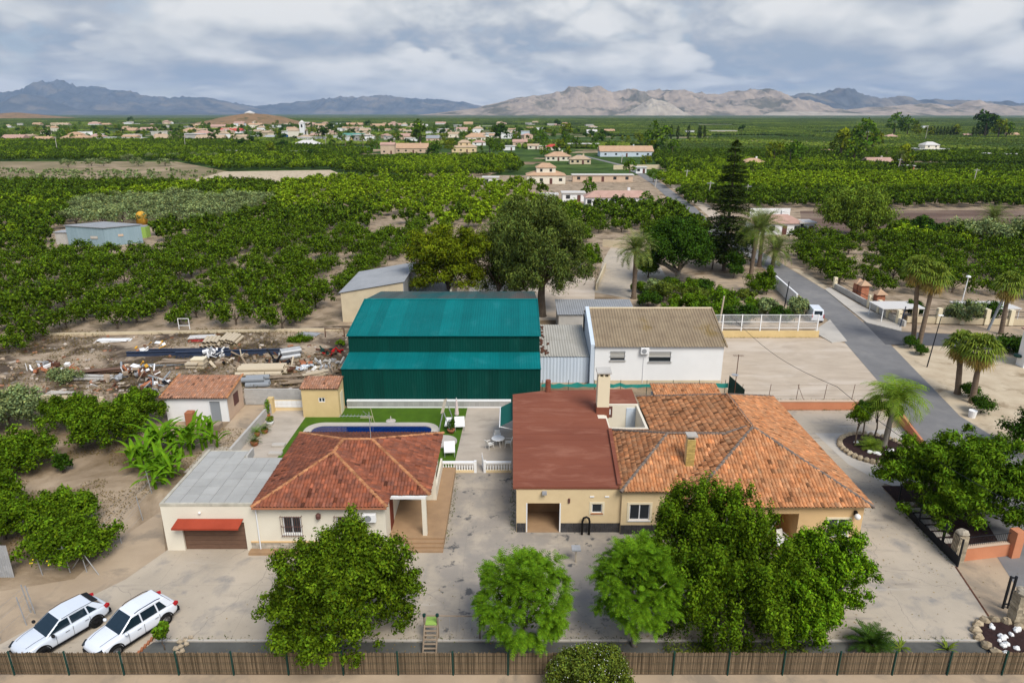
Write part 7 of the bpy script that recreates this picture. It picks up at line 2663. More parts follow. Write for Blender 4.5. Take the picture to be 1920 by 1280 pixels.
LEM = []          # x, y, kind (0 dark, 1 light)
OLI_PX = [(110, 436), (200, 428), (330, 432), (420, 424), (505, 402), (500, 378), (330, 376), (150, 384)]
OLI_POLY = poly_world(OLI_PX)
for px, dx, dy, ang, sk, light, sd_ in (
  ([(-250, 700), (30, 662), (200, 624), (330, 616), (640, 616), (655, 566), (735, 512), (742, 492), (-250, 492)], 7.3, 3.3, 0.11, 0.07, 0.05, 301),
  ([(-250, 492), (742, 492), (790, 450), (700, 402), (480, 402), (-250, 402)], 6.1, 3.8, 0.11, 0.06, 0.05, 314),
  ([(-250, 402), (480, 402), (520, 350), (-250, 348)], 5.2, 4.2, 0.11, 0.04, 0.25, 302),
  ([(480, 402), (700, 402), (790, 450), (900, 430), (1090, 405), (1000, 352), (900, 338), (650, 338), (530, 350)], 6.2, 5.0, 0.11, 0.13, 0.55, 303),
  ([(1000, 452), (1098, 460), (1098, 398), (1060, 398)], 6.0, 4.4, 0.0, 0.06, 0.3, 313),
  ([(1098, 460), (1330, 448), (1300, 400), (1240, 394), (1098, 394)], 6.0, 4.2, 0.0, 0.05, 0.15, 304),
  ([(1495, 500), (1560, 536), (1720, 556), (2150, 575), (2150, 452), (1700, 448), (1480, 455)], 5.4, 4.4, 0.1, 0.06, 0.35, 305),
  ([(1308, 390), (1420, 392), (2150, 392), (2150, 366), (1275, 364)], 5.0, 4.0, 0.1, 0.02, 0.15, 306),
  ([(1275, 364), (2150, 366), (1830, 332), (1230, 334)], 5.4, 4.4, 0.1, 0.05, 0.9, 307),
  ([(1830, 352), (2150, 366), (2150, 322), (1700, 318)], 5.4, 4.6, 0.1, 0.05, 0.1, 308),
  ([(-200, 302), (330, 302), (420, 321), (620, 318), (690, 332), (900, 332), (980, 322), (960, 296), (600, 302), (400, 298), (-200, 282)], 5.6, 4.8, 0.1, 0.06, 0.45, 309),
  ([(1250, 330), (1700, 330), (1700, 318), (1560, 304), (1225, 306)], 5.6, 4.8, 0.1, 0.05, 0.5, 310),
  ([(-200, 282), (400, 297), (650, 300), (700, 286), (420, 266), (-200, 266)], 5.6, 5.0, 0.1, 0.04, 0.35, 311),
  ([(1225, 306), (1560, 304), (2150, 318), (2150, 296), (1640, 284), (1230, 288)], 5.6, 5.0, 0.1, 0.05, 0.25, 312)):
 x, y = fill(px, dx, dy, ang, 0.35, sk, sd_)
 k = ~in_poly(x, y, OLI_POLY)
 rng = np.random.default_rng(sd_)
 ln = hash_noise(x / 40 + 7, y / 40 + 3, sd_) * 0.5 + rng.random(len(x)) * 0.5
 for a, b, l in zip(x[k], y[k], (ln < light)[k]):
  LEM.append((a, b, int(l)))
LEM.sort(key=lambda p: p[0] ** 2 + p[1] ** 2)
LEM = np.array(LEM)
rng = np.random.default_rng(400)


def plant(crown, trunk, x, y, s, r, name, label, group):
 t = thing(name, label, 'tree', (x, y, 0), r, group)
 t.scale = s
 link('crown', crown, t)
 link('trunk', trunk, t)
 return t


for i in range(300):
 x, y, l = LEM[i]
 cr, tr = NEAR[rng.integers(5)]
 s = rng.uniform(0.80, 1.22)
 plant(cr, tr, x, y, (s, s, s * rng.uniform(0.9, 1.12)), rng.uniform(0, 6.28), 'lemon_tree', 'leafy green citrus tree among the nearer orchard rows', 'citrus trees of the nearer orchards')


def scatter(name, label, cat, pts, sources, smin, smax, seed, z=0.0, rot=True):
 """one stuff object: instances on points through geometry nodes"""
 src = bpy.data.collections.new(name + '_sources')
 for i, parts in enumerate(sources):
  if len(parts) == 2:
   a, b = parts
   me = a.copy()
   o = bpy.data.objects.new('%s_source_%02d' % (name, i), me)
  else:
   o = bpy.data.objects.new('%s_source_%02d' % (name, i), parts[0])
  src.objects.link(o)
 rng = np.random.default_rng(seed)
 n = len(pts)
 me = bpy.data.meshes.new(name)
 me.vertices.add(n)
 co = np.zeros((n, 3), dtype=np.float32)
 co[:, :2] = pts[:, :2]
 co[:, 2] = z
 me.vertices.foreach_set('co', co.ravel())
 for nm, typ, val in (('rot', 'FLOAT', rng.uniform(0, 6.28, n) if rot else np.zeros(n)), ('scl', 'FLOAT', rng.uniform(smin, smax, n)), ('idx', 'INT', pts[:, 2] if pts.shape[1] > 2 else rng.integers(0, len(sources), n))):
  a = me.attributes.new(nm, typ, 'POINT')
  a.data.foreach_set('value', np.ascontiguousarray(val, dtype=np.float32 if typ == 'FLOAT' else np.int32))
 o = link(name, me)
 ng = bpy.data.node_groups.new(name, 'GeometryNodeTree')
 ng.interface.new_socket('Geometry', in_out='INPUT', socket_type='NodeSocketGeometry')
 ng.interface.new_socket('Geometry', in_out='OUTPUT', socket_type='NodeSocketGeometry')
 N, L = ng.nodes, ng.links
 gi, go = N.new('NodeGroupInput'), N.new('NodeGroupOutput')
 ci = N.new('GeometryNodeCollectionInfo')
 ci.inputs['Collection'].default_value = src
 ci.inputs['Separate Children'].default_value = True
 ci.inputs['Reset Children'].default_value = True
 iop = N.new('GeometryNodeInstanceOnPoints')
 iop.inputs['Pick Instance'].default_value = True

 def attr(nm, typ):
  k = N.new('GeometryNodeInputNamedAttribute')
  k.data_type = typ
  k.inputs['Name'].default_value = nm
  return k.outputs[0]
 cx = N.new('ShaderNodeCombineXYZ')
 L.new(attr('rot', 'FLOAT'), cx.inputs[2])
 er = N.new('FunctionNodeEulerToRotation')
 L.new(cx.outputs[0], er.inputs[0])
 L.new(gi.outputs[0], iop.inputs['Points'])
 L.new(ci.outputs[0], iop.inputs['Instance'])
 L.new(attr('idx', 'INT'), iop.inputs['Instance Index'])
 L.new(er.outputs[0], iop.inputs['Rotation'])
 L.new(attr('scl', 'FLOAT'), iop.inputs['Scale'])
 L.new(iop.outputs[0], go.inputs[0])
 md = o.modifiers.new('scatter', 'NODES')
 md.node_group = ng
 return tag(o, label, cat, kind='stuff')


rest = LEM[300:]
idx = np.where(rest[:, 2] > 0.5, 3, 0) + rng.integers(0, 3, len(rest))
scatter('orchard_trees', 'mass of green citrus trees filling the farther orchards', 'orchard', np.column_stack([rest[:, 0], rest[:, 1], idx]), MIDD + MIDL, 0.95, 1.32, 401)

# olive grove beyond the blue-grey shed
x, y = fill(OLI_PX, 7.2, 6.6, 0.3, 0.6, 0.06, 320)
for i in range(len(x)):
 cr, tr = OLIV[i % 3]
 s = rng.uniform(0.9, 1.2)
 plant(cr, tr, x[i], y[i], (s * 1.45, s * 1.3, s * 1.1), rng.uniform(0, 6.28), 'olive_tree', 'grey green olive tree in the grove beyond the blue-grey shed', 'olive trees of the grove')

# far plain: blocks of low orchard trees
def patch_mesh(seed, mat, size=30.0, rows=5, cols=7):
 rg = random.Random(seed)
 mb = MB()
 for i in range(rows):
  for j in range(cols):
   if rg.random() < 0.06:
    continue
   k = rg.uniform(0.7, 1.35)
   y_ = rg.uniform(-0.12, 0.12)
   mb.tint = (k * (1 + y_), k, k * (1 - y_))
   x_, yy_ = (j + 0.5) / cols * size - size / 2, (i + 0.5) / rows * size - size / 2
   mb.blob((x_ + rg.uniform(-0.4, 0.4), yy_ + rg.uniform(-0.4, 0.4), 1.4), (2.1, 2.2, rg.uniform(1.5, 2.0)), seed * 100 + i * 10 + j, 7, 4, 0.22)
 return mb.mesh('orchard_patch', mat)


pm('far_green', (0.068, 0.102, 0.012), attr=True, rough=0.9, spec=0.1)
pm('far_light', (0.115, 0.160, 0.018), attr=True, rough=0.9, spec=0.1)
pm('far_dark', (0.046, 0.074, 0.012), attr=True, rough=0.9, spec=0.1)
PATCH = [(patch_mesh(1, 'far_green'),), (patch_mesh(2, 'far_light'),), (patch_mesh(3, 'far_dark'),), (patch_mesh(4, 'far_green'),)]
pts = []
VILL = poly_world([(560, 305), (980, 300), (1240, 300), (1240, 265), (980, 243), (640, 238), (380, 235), (330, 262)])
VILL2 = poly_world([(-100, 272), (480, 272), (420, 243), (-100, 243)])
for Yc in np.arange(520, 3600, 30.0):
 half = Yc * 0.80
 for Xc in np.arange(-half, half, 30.0):
  f = hash_noise(np.array([Xc / 190 + 50.5]), np.array([Yc / 120 + 9.2]), 77)[0]
  g = hash_noise(np.array([Xc / 90 + 20.5]), np.array([Yc / 60 + 3.2]), 78)[0]
  pts.append((Xc + 4 * f, Yc, f, g))
pts = np.array(pts)
k = pts[:, 2] > 0.27
inv = in_poly(pts[:, 0], pts[:, 1], VILL) | in_poly(pts[:, 0], pts[:, 1], VILL2)
k &= ~(inv & (pts[:, 3] < 0.62))
k &= ~in_poly(pts[:, 0], pts[:, 1], ROADW)
k &= np.hypot((pts[:, 0] - V(470, 230, 1900).x) / 330, (pts[:, 1] - 1900) / 300) > 1
pts = pts[k]
kind = np.where(pts[:, 3] < 0.35, 2, np.where(pts[:, 3] < 0.6, 0, np.where(pts[:, 3] < 0.78, 1, 3)))
scatter('plain_orchards', 'far orchards covering the plain to the mountains', 'orchard', np.column_stack([pts[:, 0], pts[:, 1], kind]), PATCH, 0.98, 1.02, 402, rot=False)

# scrub on the dry meadow
SCR = [orchard_source('scrub', 240 + i, 260, 0.6, 'leaf_olive', w=4.0, h=2.2, nb=6) for i in range(2)]
x, y = fill([(-200, 342), (-200, 318), (330, 322), (420, 326), (330, 343)], 5.5, 5.0, 0.2, 1.8, 0.25, 330)
scatter('meadow_scrub', 'grey green scrub bushes on the dry meadow', 'scrub', np.column_stack([x, y, np.zeros(len(x))]), SCR, 0.4, 1.0, 403)
for i, (px_, py_) in enumerate(((128, 314), (172, 312), (195, 312), (240, 303), (310, 312), (260, 312), (285, 300), (325, 300), (365, 300), (400, 300))):
 q = G(px_, py_)
 cr, tr = OLIV[i % 3]
 plant(cr, tr, q.x, q.y, (1.5, 1.3, 1.25), i, 'meadow_olive', 'lone olive tree along the back of the dry meadow', 'olive trees behind the dry meadow')

# ------------------------------------------------------------------ blue-grey shed with its neighbours in the orchard
q = G(200, 462)
bg = thing('blue_shed', 'blue-grey sheet metal shed with flat grey roof in the orchard', 'shed', (q.x, q.y, 0))
c0, c1, c2 = V(139, 411, G(172, 461).y + 2.0), G(212, 463), G(255, 440)
bx = [(-8.5, 0.8), (0.0, 0.0), (5.6, 4.4), (-3.0, 5.6)]
link('wall', MB().prism(bx, 0, [4.3, 3.9, 3.9, 4.3]).mesh('wall', 'blue_grey_sheet'), bg)
link('roof', MB().prism([(-8.8, 0.6), (0.1, -0.3), (6.0, 4.5), (-3.1, 5.9)], [4.31, 3.91, 3.91, 4.31], [4.42, 4.02, 4.02, 4.42]).mesh('roof', 'grey_metal'), bg)
link('sign_panel', MB().obox((-2.4, 0.12, 1.9), (1.6, 0.06, 0.55), -0.09).mesh('sign_panel', 'pale_concrete'), bg)
link('side_panel', MB().obox((2.4, 1.80, 2.1), (1.0, 0.06, 0.45), 0.665).mesh('side_panel', 'peach'), bg)
an = thing('block_annex', 'low pale block annex on the left of the blue-grey shed', 'shed', (q.x - 10.4, q.y + 2.2, 0))
link('wall', MB().prism([(-1.6, 0), (2.3, -0.3), (2.4, 2.6), (-1.5, 2.8)], 0, 2.6).mesh('wall', 'grey_render'), an)
link('roof', MB().prism([(-1.8, -0.2), (2.5, -0.5), (2.6, 2.8), (-1.7, 3.0)], 2.601, 2.72).mesh('roof', 'galvanised'), an)
q2 = G(263, 446)
lt_ = thing('lime_box', 'lime green box container with blue lid beside the blue-grey shed', 'container', (q2.x, q2.y, 0))
link('body', MB().box(-1.4, 1.5, 0, 2.0, 0, 2.4).mesh('body', 'lime'), lt_)
link('lid', MB().box(-1.5, 1.3, 0.2, 1.8, 2.401, 2.6).mesh('lid', 'grey_metal'), lt_)
q2 = G(391, 402)
o = thing('lime_container', 'small lime green container among the olive trees', 'container', (q2.x, q2.y, 0))
link('body', MB().box(-2.2, 2.0, 0, 2.2, 0, 2.0).mesh('body', 'lime'), o)
link('lid', MB().box(-2.3, 2.1, -0.1, 2.3, 2.001, 2.15).mesh('lid', 'beige_wall'), o)
q2 = G(267, 420)
one('water_tank', MB().lathe((q2.x, q2.y, 0), [(1.3, 0), (1.35, 1.4), (1.2, 2.6), (0.5, 3.2)], 14), 'tank_orange', 'orange water tank behind the blue-grey shed', 'tank', smooth=True)


# ------------------------------------------------------------------ houses of the plain
def far_house(label, px_, py_, wpx, hpx, roof='hip', wall='cream', rmat='tile_orange', dep=0.7, nwin=3, name='village_house', group='houses of the village on the plain', rise=0.24, rz=0.0, two=False):
 q = G(px_, py_)
 sc = math.hypot(q.y, CAM_H) / FPX
 w, h = wpx * sc, max(2.6, hpx * sc)
 d = max(4.0, min(w * dep, 14))
 t = thing(name, label, 'house', (q.x, q.y, 0), rz, group)
 hw = w / 2
 link('wall', MB().box(-hw, hw, 0, d, 0, h).mesh('wall', wall), t)
 e = 0.4
 r = MB()
 A = [(-hw - e, -e), (hw + e, -e), (hw + e, d + e), (-hw - e, d + e)]
 rh = rise * d
 if roof == 'flat':
  r.prism(A, h + 0.002, h + 0.35)
 elif roof == 'gable':
  y0 = d / 2
  r.add([(x, y, h) for x, y in A] + [(-hw - e, y0, h + rh), (hw + e, y0, h + rh)], [(0, 1, 5, 4), (2, 3, 4, 5), (1, 2, 5), (3, 0, 4), (3, 2, 1, 0)])
 else:
  k = min(d / 2, hw * 0.9)
  y0 = d / 2
  r.add([(x, y, h) for x, y in A] + [(-hw + k, y0, h + rh), (hw - k, y0, h + rh)], [(0, 1, 5, 4), (2, 3, 4, 5), (1, 2, 5), (3, 0, 4), (3, 2, 1, 0)])
 o = link('roof', r.mesh('roof', rmat), t)
 if roof != 'flat' and w > 9:
  link('chimney', MB().box(hw * 0.3, hw * 0.3 + 0.8, d * 0.6, d * 0.6 + 0.8, h, h + rh + 0.7).mesh('chimney', wall), o)
 for i in range(nwin):
  x = -hw + w * (i + 0.5) / nwin
  if i == nwin // 2 and nwin > 1:
   link('door', MB().box(x - 0.55, x + 0.55, -0.06, 0.05, 0, min(2.2, h * 0.8)).mesh('door', 'iron_brown'), t)
  else:
   link('window', MB().box(x - 0.65, x + 0.65, -0.06, 0.05, min(1.1, h * 0.35), min(2.2, h * 0.8)).mesh('window', 'glass_dark'), t)
 if two:
  w2, d2 = w * 0.5, d * 0.6
  z = h + 0.36 if roof == 'flat' else h + rh * 0.25
  u = link('upper_storey', MB().box(-w2 / 2, w2 / 2, d * 0.2, d * 0.2 + d2, h - 0.1, z + 2.4).mesh('upper_storey', wall), t)
  r = MB()
  A = [(-w2 / 2 - e, d * 0.2 - e), (w2 / 2 + e, d * 0.2 - e), (w2 / 2 + e, d * 0.2 + d2 + e), (-w2 / 2 - e, d * 0.2 + d2 + e)]
  ym = d * 0.2 + d2 / 2
  r.add([(x, y, z + 2.402) for x, y in A] + [(-w2 * 0.2, ym, z + 2.4 + 0.25 * d2), (w2 * 0.2, ym, z + 2.4 + 0.25 * d2)], [(0, 1, 5, 4), (2, 3, 4, 5), (1, 2, 5), (3, 0, 4), (3, 2, 1, 0)])
  link('upper_roof', r.mesh('upper_roof', rmat), u)
  for x in (-w2 * 0.25, w2 * 0.25):
   link('window', MB().box(x - 0.5, x + 0.5, d * 0.2 - 0.06, d * 0.2 + 0.05, z + 0.8, z + 1.9).mesh('window', 'glass_dark'), u)
 return t


pm('roof_pink', (0.48, 0.31, 0.25), (0.40, 0.25, 0.20), 0.5, 5, attr=False)
pm('roof_orange', (0.50, 0.33, 0.21), (0.42, 0.27, 0.17), 0.5, 5)
pm('roof_tan', (0.48, 0.36, 0.25), (0.40, 0.30, 0.20), 0.5, 5)
pm('roof_red', (0.46, 0.07, 0.055), rough=0.8)
pm('roof_pale', (0.58, 0.56, 0.53), rough=0.8)
pm('roof_green', (0.10, 0.26, 0.22), rough=0.7)
WN = {'cream': 'cream', 'white': 'white', 'peach': 'peach', 'beige_wall': 'beige', 'ochre_light': 'ochre', 'yellow': 'yellow', 'grey_render': 'grey', 'blue_white': 'pale blue', 'brick_red': 'brick red', 'orange_wall': 'orange'}
RN = {'roof_pink': 'pink', 'roof_orange': 'orange', 'roof_tan': 'tan', 'roof_red': 'bright red', 'roof_pale': 'pale flat', 'roof_green': 'green', 'grey_metal': 'grey metal'}
HOUSES = [
 # px, base py, width, wall height, roof, wall, roof material, two storeys
 (22, 266, 38, 6, 'gable', 'peach', 'roof_pink', 0), (50, 268, 46, 4, 'flat', 'white', 'roof_pale', 0), (78, 267, 30, 5, 'gable', 'ochre_light', 'roof_orange', 0), (138, 266, 46, 7, 'hip', 'ochre_light', 'roof_orange', 1),
 (178, 262, 28, 5, 'hip', 'white', 'roof_pink', 0), (207, 264, 14, 6, 'flat', 'white', 'roof_pale', 0), (240, 250, 27, 5, 'gable', 'peach', 'roof_orange', 0), (275, 249, 26, 5, 'gable', 'cream', 'roof_pink', 0),
 (265, 264, 13, 4, 'flat', 'yellow', 'roof_pale', 0), (308, 264, 36, 4, 'gable', 'beige_wall', 'roof_tan', 0), (356, 250, 28, 5, 'hip', 'ochre_light', 'roof_orange', 0), (392, 265, 50, 5, 'gable', 'beige_wall', 'roof_tan', 0),
 (408, 243, 26, 5, 'gable', 'peach', 'roof_pink', 0), (432, 250, 38, 4, 'gable', 'white', 'roof_red', 0), (462, 262, 32, 6, 'flat', 'cream', 'roof_pale', 0), (448, 238, 18, 6, 'gable', 'white', 'roof_pink', 0),
 (478, 240, 24, 5, 'gable', 'cream', 'roof_orange', 0), (500, 246, 22, 6, 'flat', 'cream', 'roof_pale', 0), (68, 236, 14, 3, 'gable', 'peach', 'roof_orange', 0), (118, 237, 18, 3, 'gable', 'cream', 'roof_tan', 0),
 (176, 237, 20, 4, 'gable', 'white', 'roof_pink', 0), (198, 237, 14, 3, 'gable', 'cream', 'roof_orange', 0), (20, 243, 10, 4, 'flat', 'white', 'roof_pale', 0), (512, 262, 26, 7, 'flat', 'blue_white', 'roof_pale', 0),
 (582, 266, 46, 7, 'flat', 'white', 'roof_pale', 0), (573, 277, 46, 4, 'hip', 'white', 'roof_pale', 0), (662, 264, 62, 7, 'hip', 'yellow', 'roof_green', 0), (690, 266, 20, 5, 'gable', 'white', 'roof_pale', 0),
 (606, 240, 30, 4, 'gable', 'cream', 'roof_orange', 0), (575, 238, 30, 4, 'gable', 'peach', 'roof_pink', 0), (664, 238, 30, 4, 'gable', 'peach', 'roof_orange', 0), (712, 240, 34, 4, 'gable', 'ochre_light', 'roof_orange', 0),
 (740, 239, 22, 4, 'gable', 'cream', 'roof_pink', 0), (778, 238, 16, 3, 'gable', 'cream', 'roof_tan', 0), (826, 236, 18, 4, 'gable', 'white', 'roof_pink', 0), (878, 236, 16, 4, 'gable', 'ochre_light', 'roof_orange', 0),
 (915, 240, 20, 3, 'flat', 'cream', 'roof_pale', 0), (727, 289, 25, 16, 'gable', 'peach', 'roof_pink', 0), (775, 287, 66, 8, 'gable', 'peach', 'roof_orange', 0), (756, 262, 28, 6, 'gable', 'peach', 'roof_pink', 0),
 (731, 262, 22, 5, 'flat', 'grey_render', 'grey_metal', 0), (770, 266, 22, 6, 'flat', 'white', 'roof_pale', 0), (815, 266, 30, 6, 'gable', 'peach', 'grey_metal', 0), (850, 258, 20, 6, 'gable', 'cream', 'roof_tan', 0),
 (866, 247, 20, 4, 'gable', 'cream', 'roof_pink', 0), (870, 286, 44, 9, 'hip', 'ochre_light', 'roof_tan', 1), (845, 272, 20, 6, 'hip', 'peach', 'roof_tan', 0), (890, 264, 40, 6, 'hip', 'cream', 'roof_orange', 0),
 (898, 273, 24, 5, 'hip', 'white', 'roof_pink', 0), (934, 260, 54, 9, 'flat', 'white', 'roof_pale', 0), (952, 282, 26, 7, 'flat', 'white', 'roof_pale', 0), (985, 256, 15, 9, 'flat', 'blue_white', 'roof_pale', 0),
 (1012, 246, 12, 6, 'flat', 'white', 'roof_pale', 0), (975, 274, 26, 7, 'gable', 'peach', 'roof_pink', 0), (1000, 280, 20, 5, 'gable', 'cream', 'roof_tan', 0), (1037, 282, 26, 5, 'hip', 'cream', 'roof_red', 0),
 (1020, 281, 16, 5, 'flat', 'beige_wall', 'roof_pale', 0), (1095, 277, 56, 6, 'flat', 'brick_red', 'roof_pale', 0), (1047, 302, 46, 7, 'hip', 'cream', 'roof_orange', 0), (1088, 308, 38, 6, 'hip', 'beige_wall', 'roof_tan', 0),
 (1140, 290, 32, 10, 'flat', 'white', 'roof_pale', 0), (1175, 294, 96, 9, 'gable', 'blue_white', 'roof_orange', 0), (1110, 252, 18, 5, 'gable', 'white', 'roof_pale', 0), (1143, 250, 18, 4, 'gable', 'yellow', 'roof_orange', 0),
 (1358, 251, 46, 5, 'flat', 'beige_wall', 'roof_pale', 0), (1294, 252, 14, 6, 'flat', 'white', 'roof_pale', 0), (1202, 325, 19, 9, 'flat', 'white', 'roof_pale', 0), (1415, 315, 44, 9, 'hip', 'white', 'roof_orange', 0),
 (1385, 312, 36, 6, 'flat', 'grey_render', 'grey_metal', 0), (1750, 290, 52, 9, 'flat', 'cream', 'roof_pale', 1), (1552, 291, 18, 6, 'gable', 'cream', 'roof_orange', 0), (1673, 261, 22, 3, 'hip', 'peach', 'roof_pink', 0),
 (1634, 253, 36, 4, 'flat', 'beige_wall', 'roof_pale', 0), (1890, 298, 56, 5, 'flat', 'white', 'roof_pale', 0), (1652, 314, 46, 4, 'gable', 'grey_render', 'roof_pink', 0), (1704, 322, 18, 8, 'flat', 'orange_wall', 'roof_pale', 0),
 (1815, 258, 14, 4, 'gable', 'cream', 'roof_pink', 0), (1900, 258, 20, 5, 'gable', 'peach', 'roof_orange', 0), (1735, 243, 10, 6, 'flat', 'white', 'roof_pale', 0)]
ORD = ['first', 'second', 'third', 'fourth', 'fifth', 'sixth', 'seventh', 'eighth', 'ninth', 'tenth', 'eleventh', 'twelfth']
cnt = {}
for h in sorted(HOUSES, key=lambda h: h[0]):
 band = 'nearer' if h[1] > 277 else ('middle' if h[1] > 255 else 'farthest')
 key = (h[5], h[6], band, h[0] // 480)
 cnt.setdefault(key, []).append(h)
SIDE = ['far left quarter of the picture', 'left middle of the picture', 'right middle of the picture', 'far right quarter of the picture']
for key, hs in cnt.items():
 for i, h in enumerate(hs):
  base = '%s house with %s roof, %s village row, %s' % (WN[h[5]], RN[h[6]], key[2], SIDE[min(3, key[3])])
  if len(hs) > 1:
   base = '%s house, %s roof, %s from left, %s village row, %s' % (WN[h[5]], RN[h[6]], ORD[i], key[2], SIDE[min(3, key[3])].replace(' of the picture', '').replace(' quarter', ''))
  far_house(base, h[0], h[1], h[2], h[3], h[4], h[5], h[6], two=bool(h[7]), nwin=max(1, min(5, int(h[2] / 9))))

# specks of further houses
PROTO = []
for i, (w_, r_, k_) in enumerate((('white', 'roof_pale', 'flat'), ('cream', 'roof_orange', 'gable'), ('beige_wall', 'roof_tan', 'gable'), ('peach', 'roof_pink', 'hip'), ('white', 'roof_tan', 'hip'), ('grey_render', 'roof_pale', 'flat'))):
 PROTO.append(far_house('tiny %s house with %s roof among the crowded far village' % (WN[w_], RN[r_] if k_ != 'hip' else RN[r_] + ' hipped'), 640 + i * 9, 246, 14, 5, k_, w_, r_, nwin=2, group='crowded far village houses'))
rgv = random.Random(61)
for i in range(120):
 px_ = rgv.choice((rgv.gauss(640, 150), rgv.gauss(420, 130), rgv.gauss(900, 170), rgv.uniform(0, 500)))
 py_ = rgv.uniform(232, 266) if px_ < 1000 else rgv.uniform(232, 246)
 q = G(px_, py_)
 copy_thing(PROTO[i % 6], (q.x, q.y, 0), rgv.uniform(-0.6, 0.6), None, tuple(rgv.uniform(0.6, 1.5) for _ in range(3)))
# nearer houses on the plain
far_house('cream two storey house with orange hipped roof beyond the tallest tree', 1024, 345, 70, 15, 'hip', 'cream', 'roof_orange', 0.7, 4, rise=0.2, two=True)
lw_ = far_house('long peach and white garden wall building right of the two storey house', 1130, 341, 110, 9, 'flat', 'peach', 'roof_pale', 0.15, 5)
mh = far_house('long white house with salmon tile roof and red trim by the road', 1160, 388, 122, 17, 'hip', 'white', 'roof_pink', 0.28, 9, rise=0.32)
far_house('small white shed half hidden by the tallest tree', 1030, 382, 30, 9, 'flat', 'white', 'roof_pale', 0.8, 1)
far_house('low grey roofed house part behind the long salmon roof', 1075, 378, 40, 9, 'flat', 'white', 'roof_pale', 0.6, 2)
far_house('white house with reddish tile roof and porch right of the tall conifer', 1458, 440, 92, 14, 'hip', 'white', 'roof_pink', 0.5, 4, rise=0.3)
far_house('white flat outbuilding beside the porch house and pepper tree', 1512, 440, 26, 16, 'flat', 'blue_white', 'roof_pale', 0.8, 2)
far_house('white canopy shelter at the end of the orchard left of the two storey house', 920, 346, 28, 9, 'flat', 'white', 'roof_pale', 0.6, 2)
# boundary walls
for lab, a, b, h, m_ in (('long pale wall beyond the orchards at the right', (1310, 268), (1610, 272), 2.6, 'beige_wall'), ('long beige wall beside the road in the middle distance', (1150, 318), (1370, 316), 2.2, 'beige_wall'),
       ('long grey white wall with gaps left of the village centre', (415, 290), (597, 292), 3.0, 'grey_render'), ('pale low wall under the left village houses', (5, 268), (110, 268), 2.0, 'white'),
       ('white wall around the porch house right of the conifer', (1405, 408), (1480, 408), 2.5, 'white'), ('white property wall along the road beside the egg shaped bush', (1448, 535), (1492, 576), 2.0, 'white'),
       ('pale garden wall behind the single date palm', (1130, 462), (1220, 470), 1.5, 'beige_wall'), ('low beige wall of the curved drive', (1118, 545), (1135, 505), 1.2, 'beige_wall')):
 p, q = G(*a), G(*b)
 w = MB()
 d = (q - p).normalized()
 s = Vector((-d.y, d.x, 0)) * 0.12
 w.prism([tuple((p - s)[:2]), tuple((q - s)[:2]), tuple((q + s)[:2]), tuple((p + s)[:2])], 0, h)
 one('boundary_wall', w, m_, lab, 'wall')
# church with bell tower, chapel, blue tarpaulin
q = G(557, 262)
ch = thing('village_church', 'white church with square bell tower near the brown hill', 'church', (q.x, q.y, 0))
link('nave', MB().box(-9, 9, 0, 12, 0, 9).mesh('nave', 'cream'), ch)
link('tower', MB().box(4, 9, -1, 4, 0, 17).mesh('tower', 'white'), ch)
link('tower_roof', MB().add([(3.6, -1.4, 17.002), (9.4, -1.4, 17.002), (9.4, 4.4, 17.002), (3.6, 4.4, 17.002), (6.5, 1.5, 20)], [(0, 1, 4), (1, 2, 4), (2, 3, 4), (3, 0, 4), (3, 2, 1, 0)]).mesh('tower_roof', 'roof_pale'), ch)
link('bell_opening', MB().box(5.6, 7.4, -1.1, -0.98, 12.5, 15.5).mesh('bell_opening', 'glass_dark'), ch)
link('nave_roof', MB().add([(-9.4, -0.4, 9.002), (9.4, -0.4, 9.002), (9.4, 12.4, 9.002), (-9.4, 12.4, 9.002), (-9.4, 6, 11.5), (9.4, 6, 11.5)], [(0, 1, 5, 4), (2, 3, 4, 5), (1, 2, 5), (3, 0, 4), (3, 2, 1, 0)]).mesh('nave_roof', 'roof_tan'), ch)
w = V(470, 213, 1905)
cp_ = thing('hilltop_chapel', 'tiny white chapel on top of the brown hill', 'chapel', (w.x, 1895, w.z - 9))
link('wall', MB().box(-12, 12, 0, 9, 0, 11).mesh('wall', 'white'), cp_)
link('roof', MB().add([(-12.5, -0.5, 11.002), (12.5, -0.5, 11.002), (12.5, 9.5, 11.002), (-12.5, 9.5, 11.002), (0, 4.5, 16)], [(0, 1, 4), (1, 2, 4), (2, 3, 4), (3, 0, 4), (3, 2, 1, 0)]).mesh('roof', 'roof_pale'), cp_)
q = G(531, 262)
tp_ = thing('blue_trailer', 'bright blue box trailer in front of the village church', 'trailer', (q.x, q.y, 0))
link('box', MB().box(-4.5, 4.5, 0, 3, 0.8, 4.6).mesh('box', 'blue_plastic'), tp_)
for x in (-3, 3):
 link('wheel', MB().cyl((x, -0.1, 0.5), (x, 0.3, 0.5), 0.5, n=10).mesh('wheel', 'rubber'), tp_)

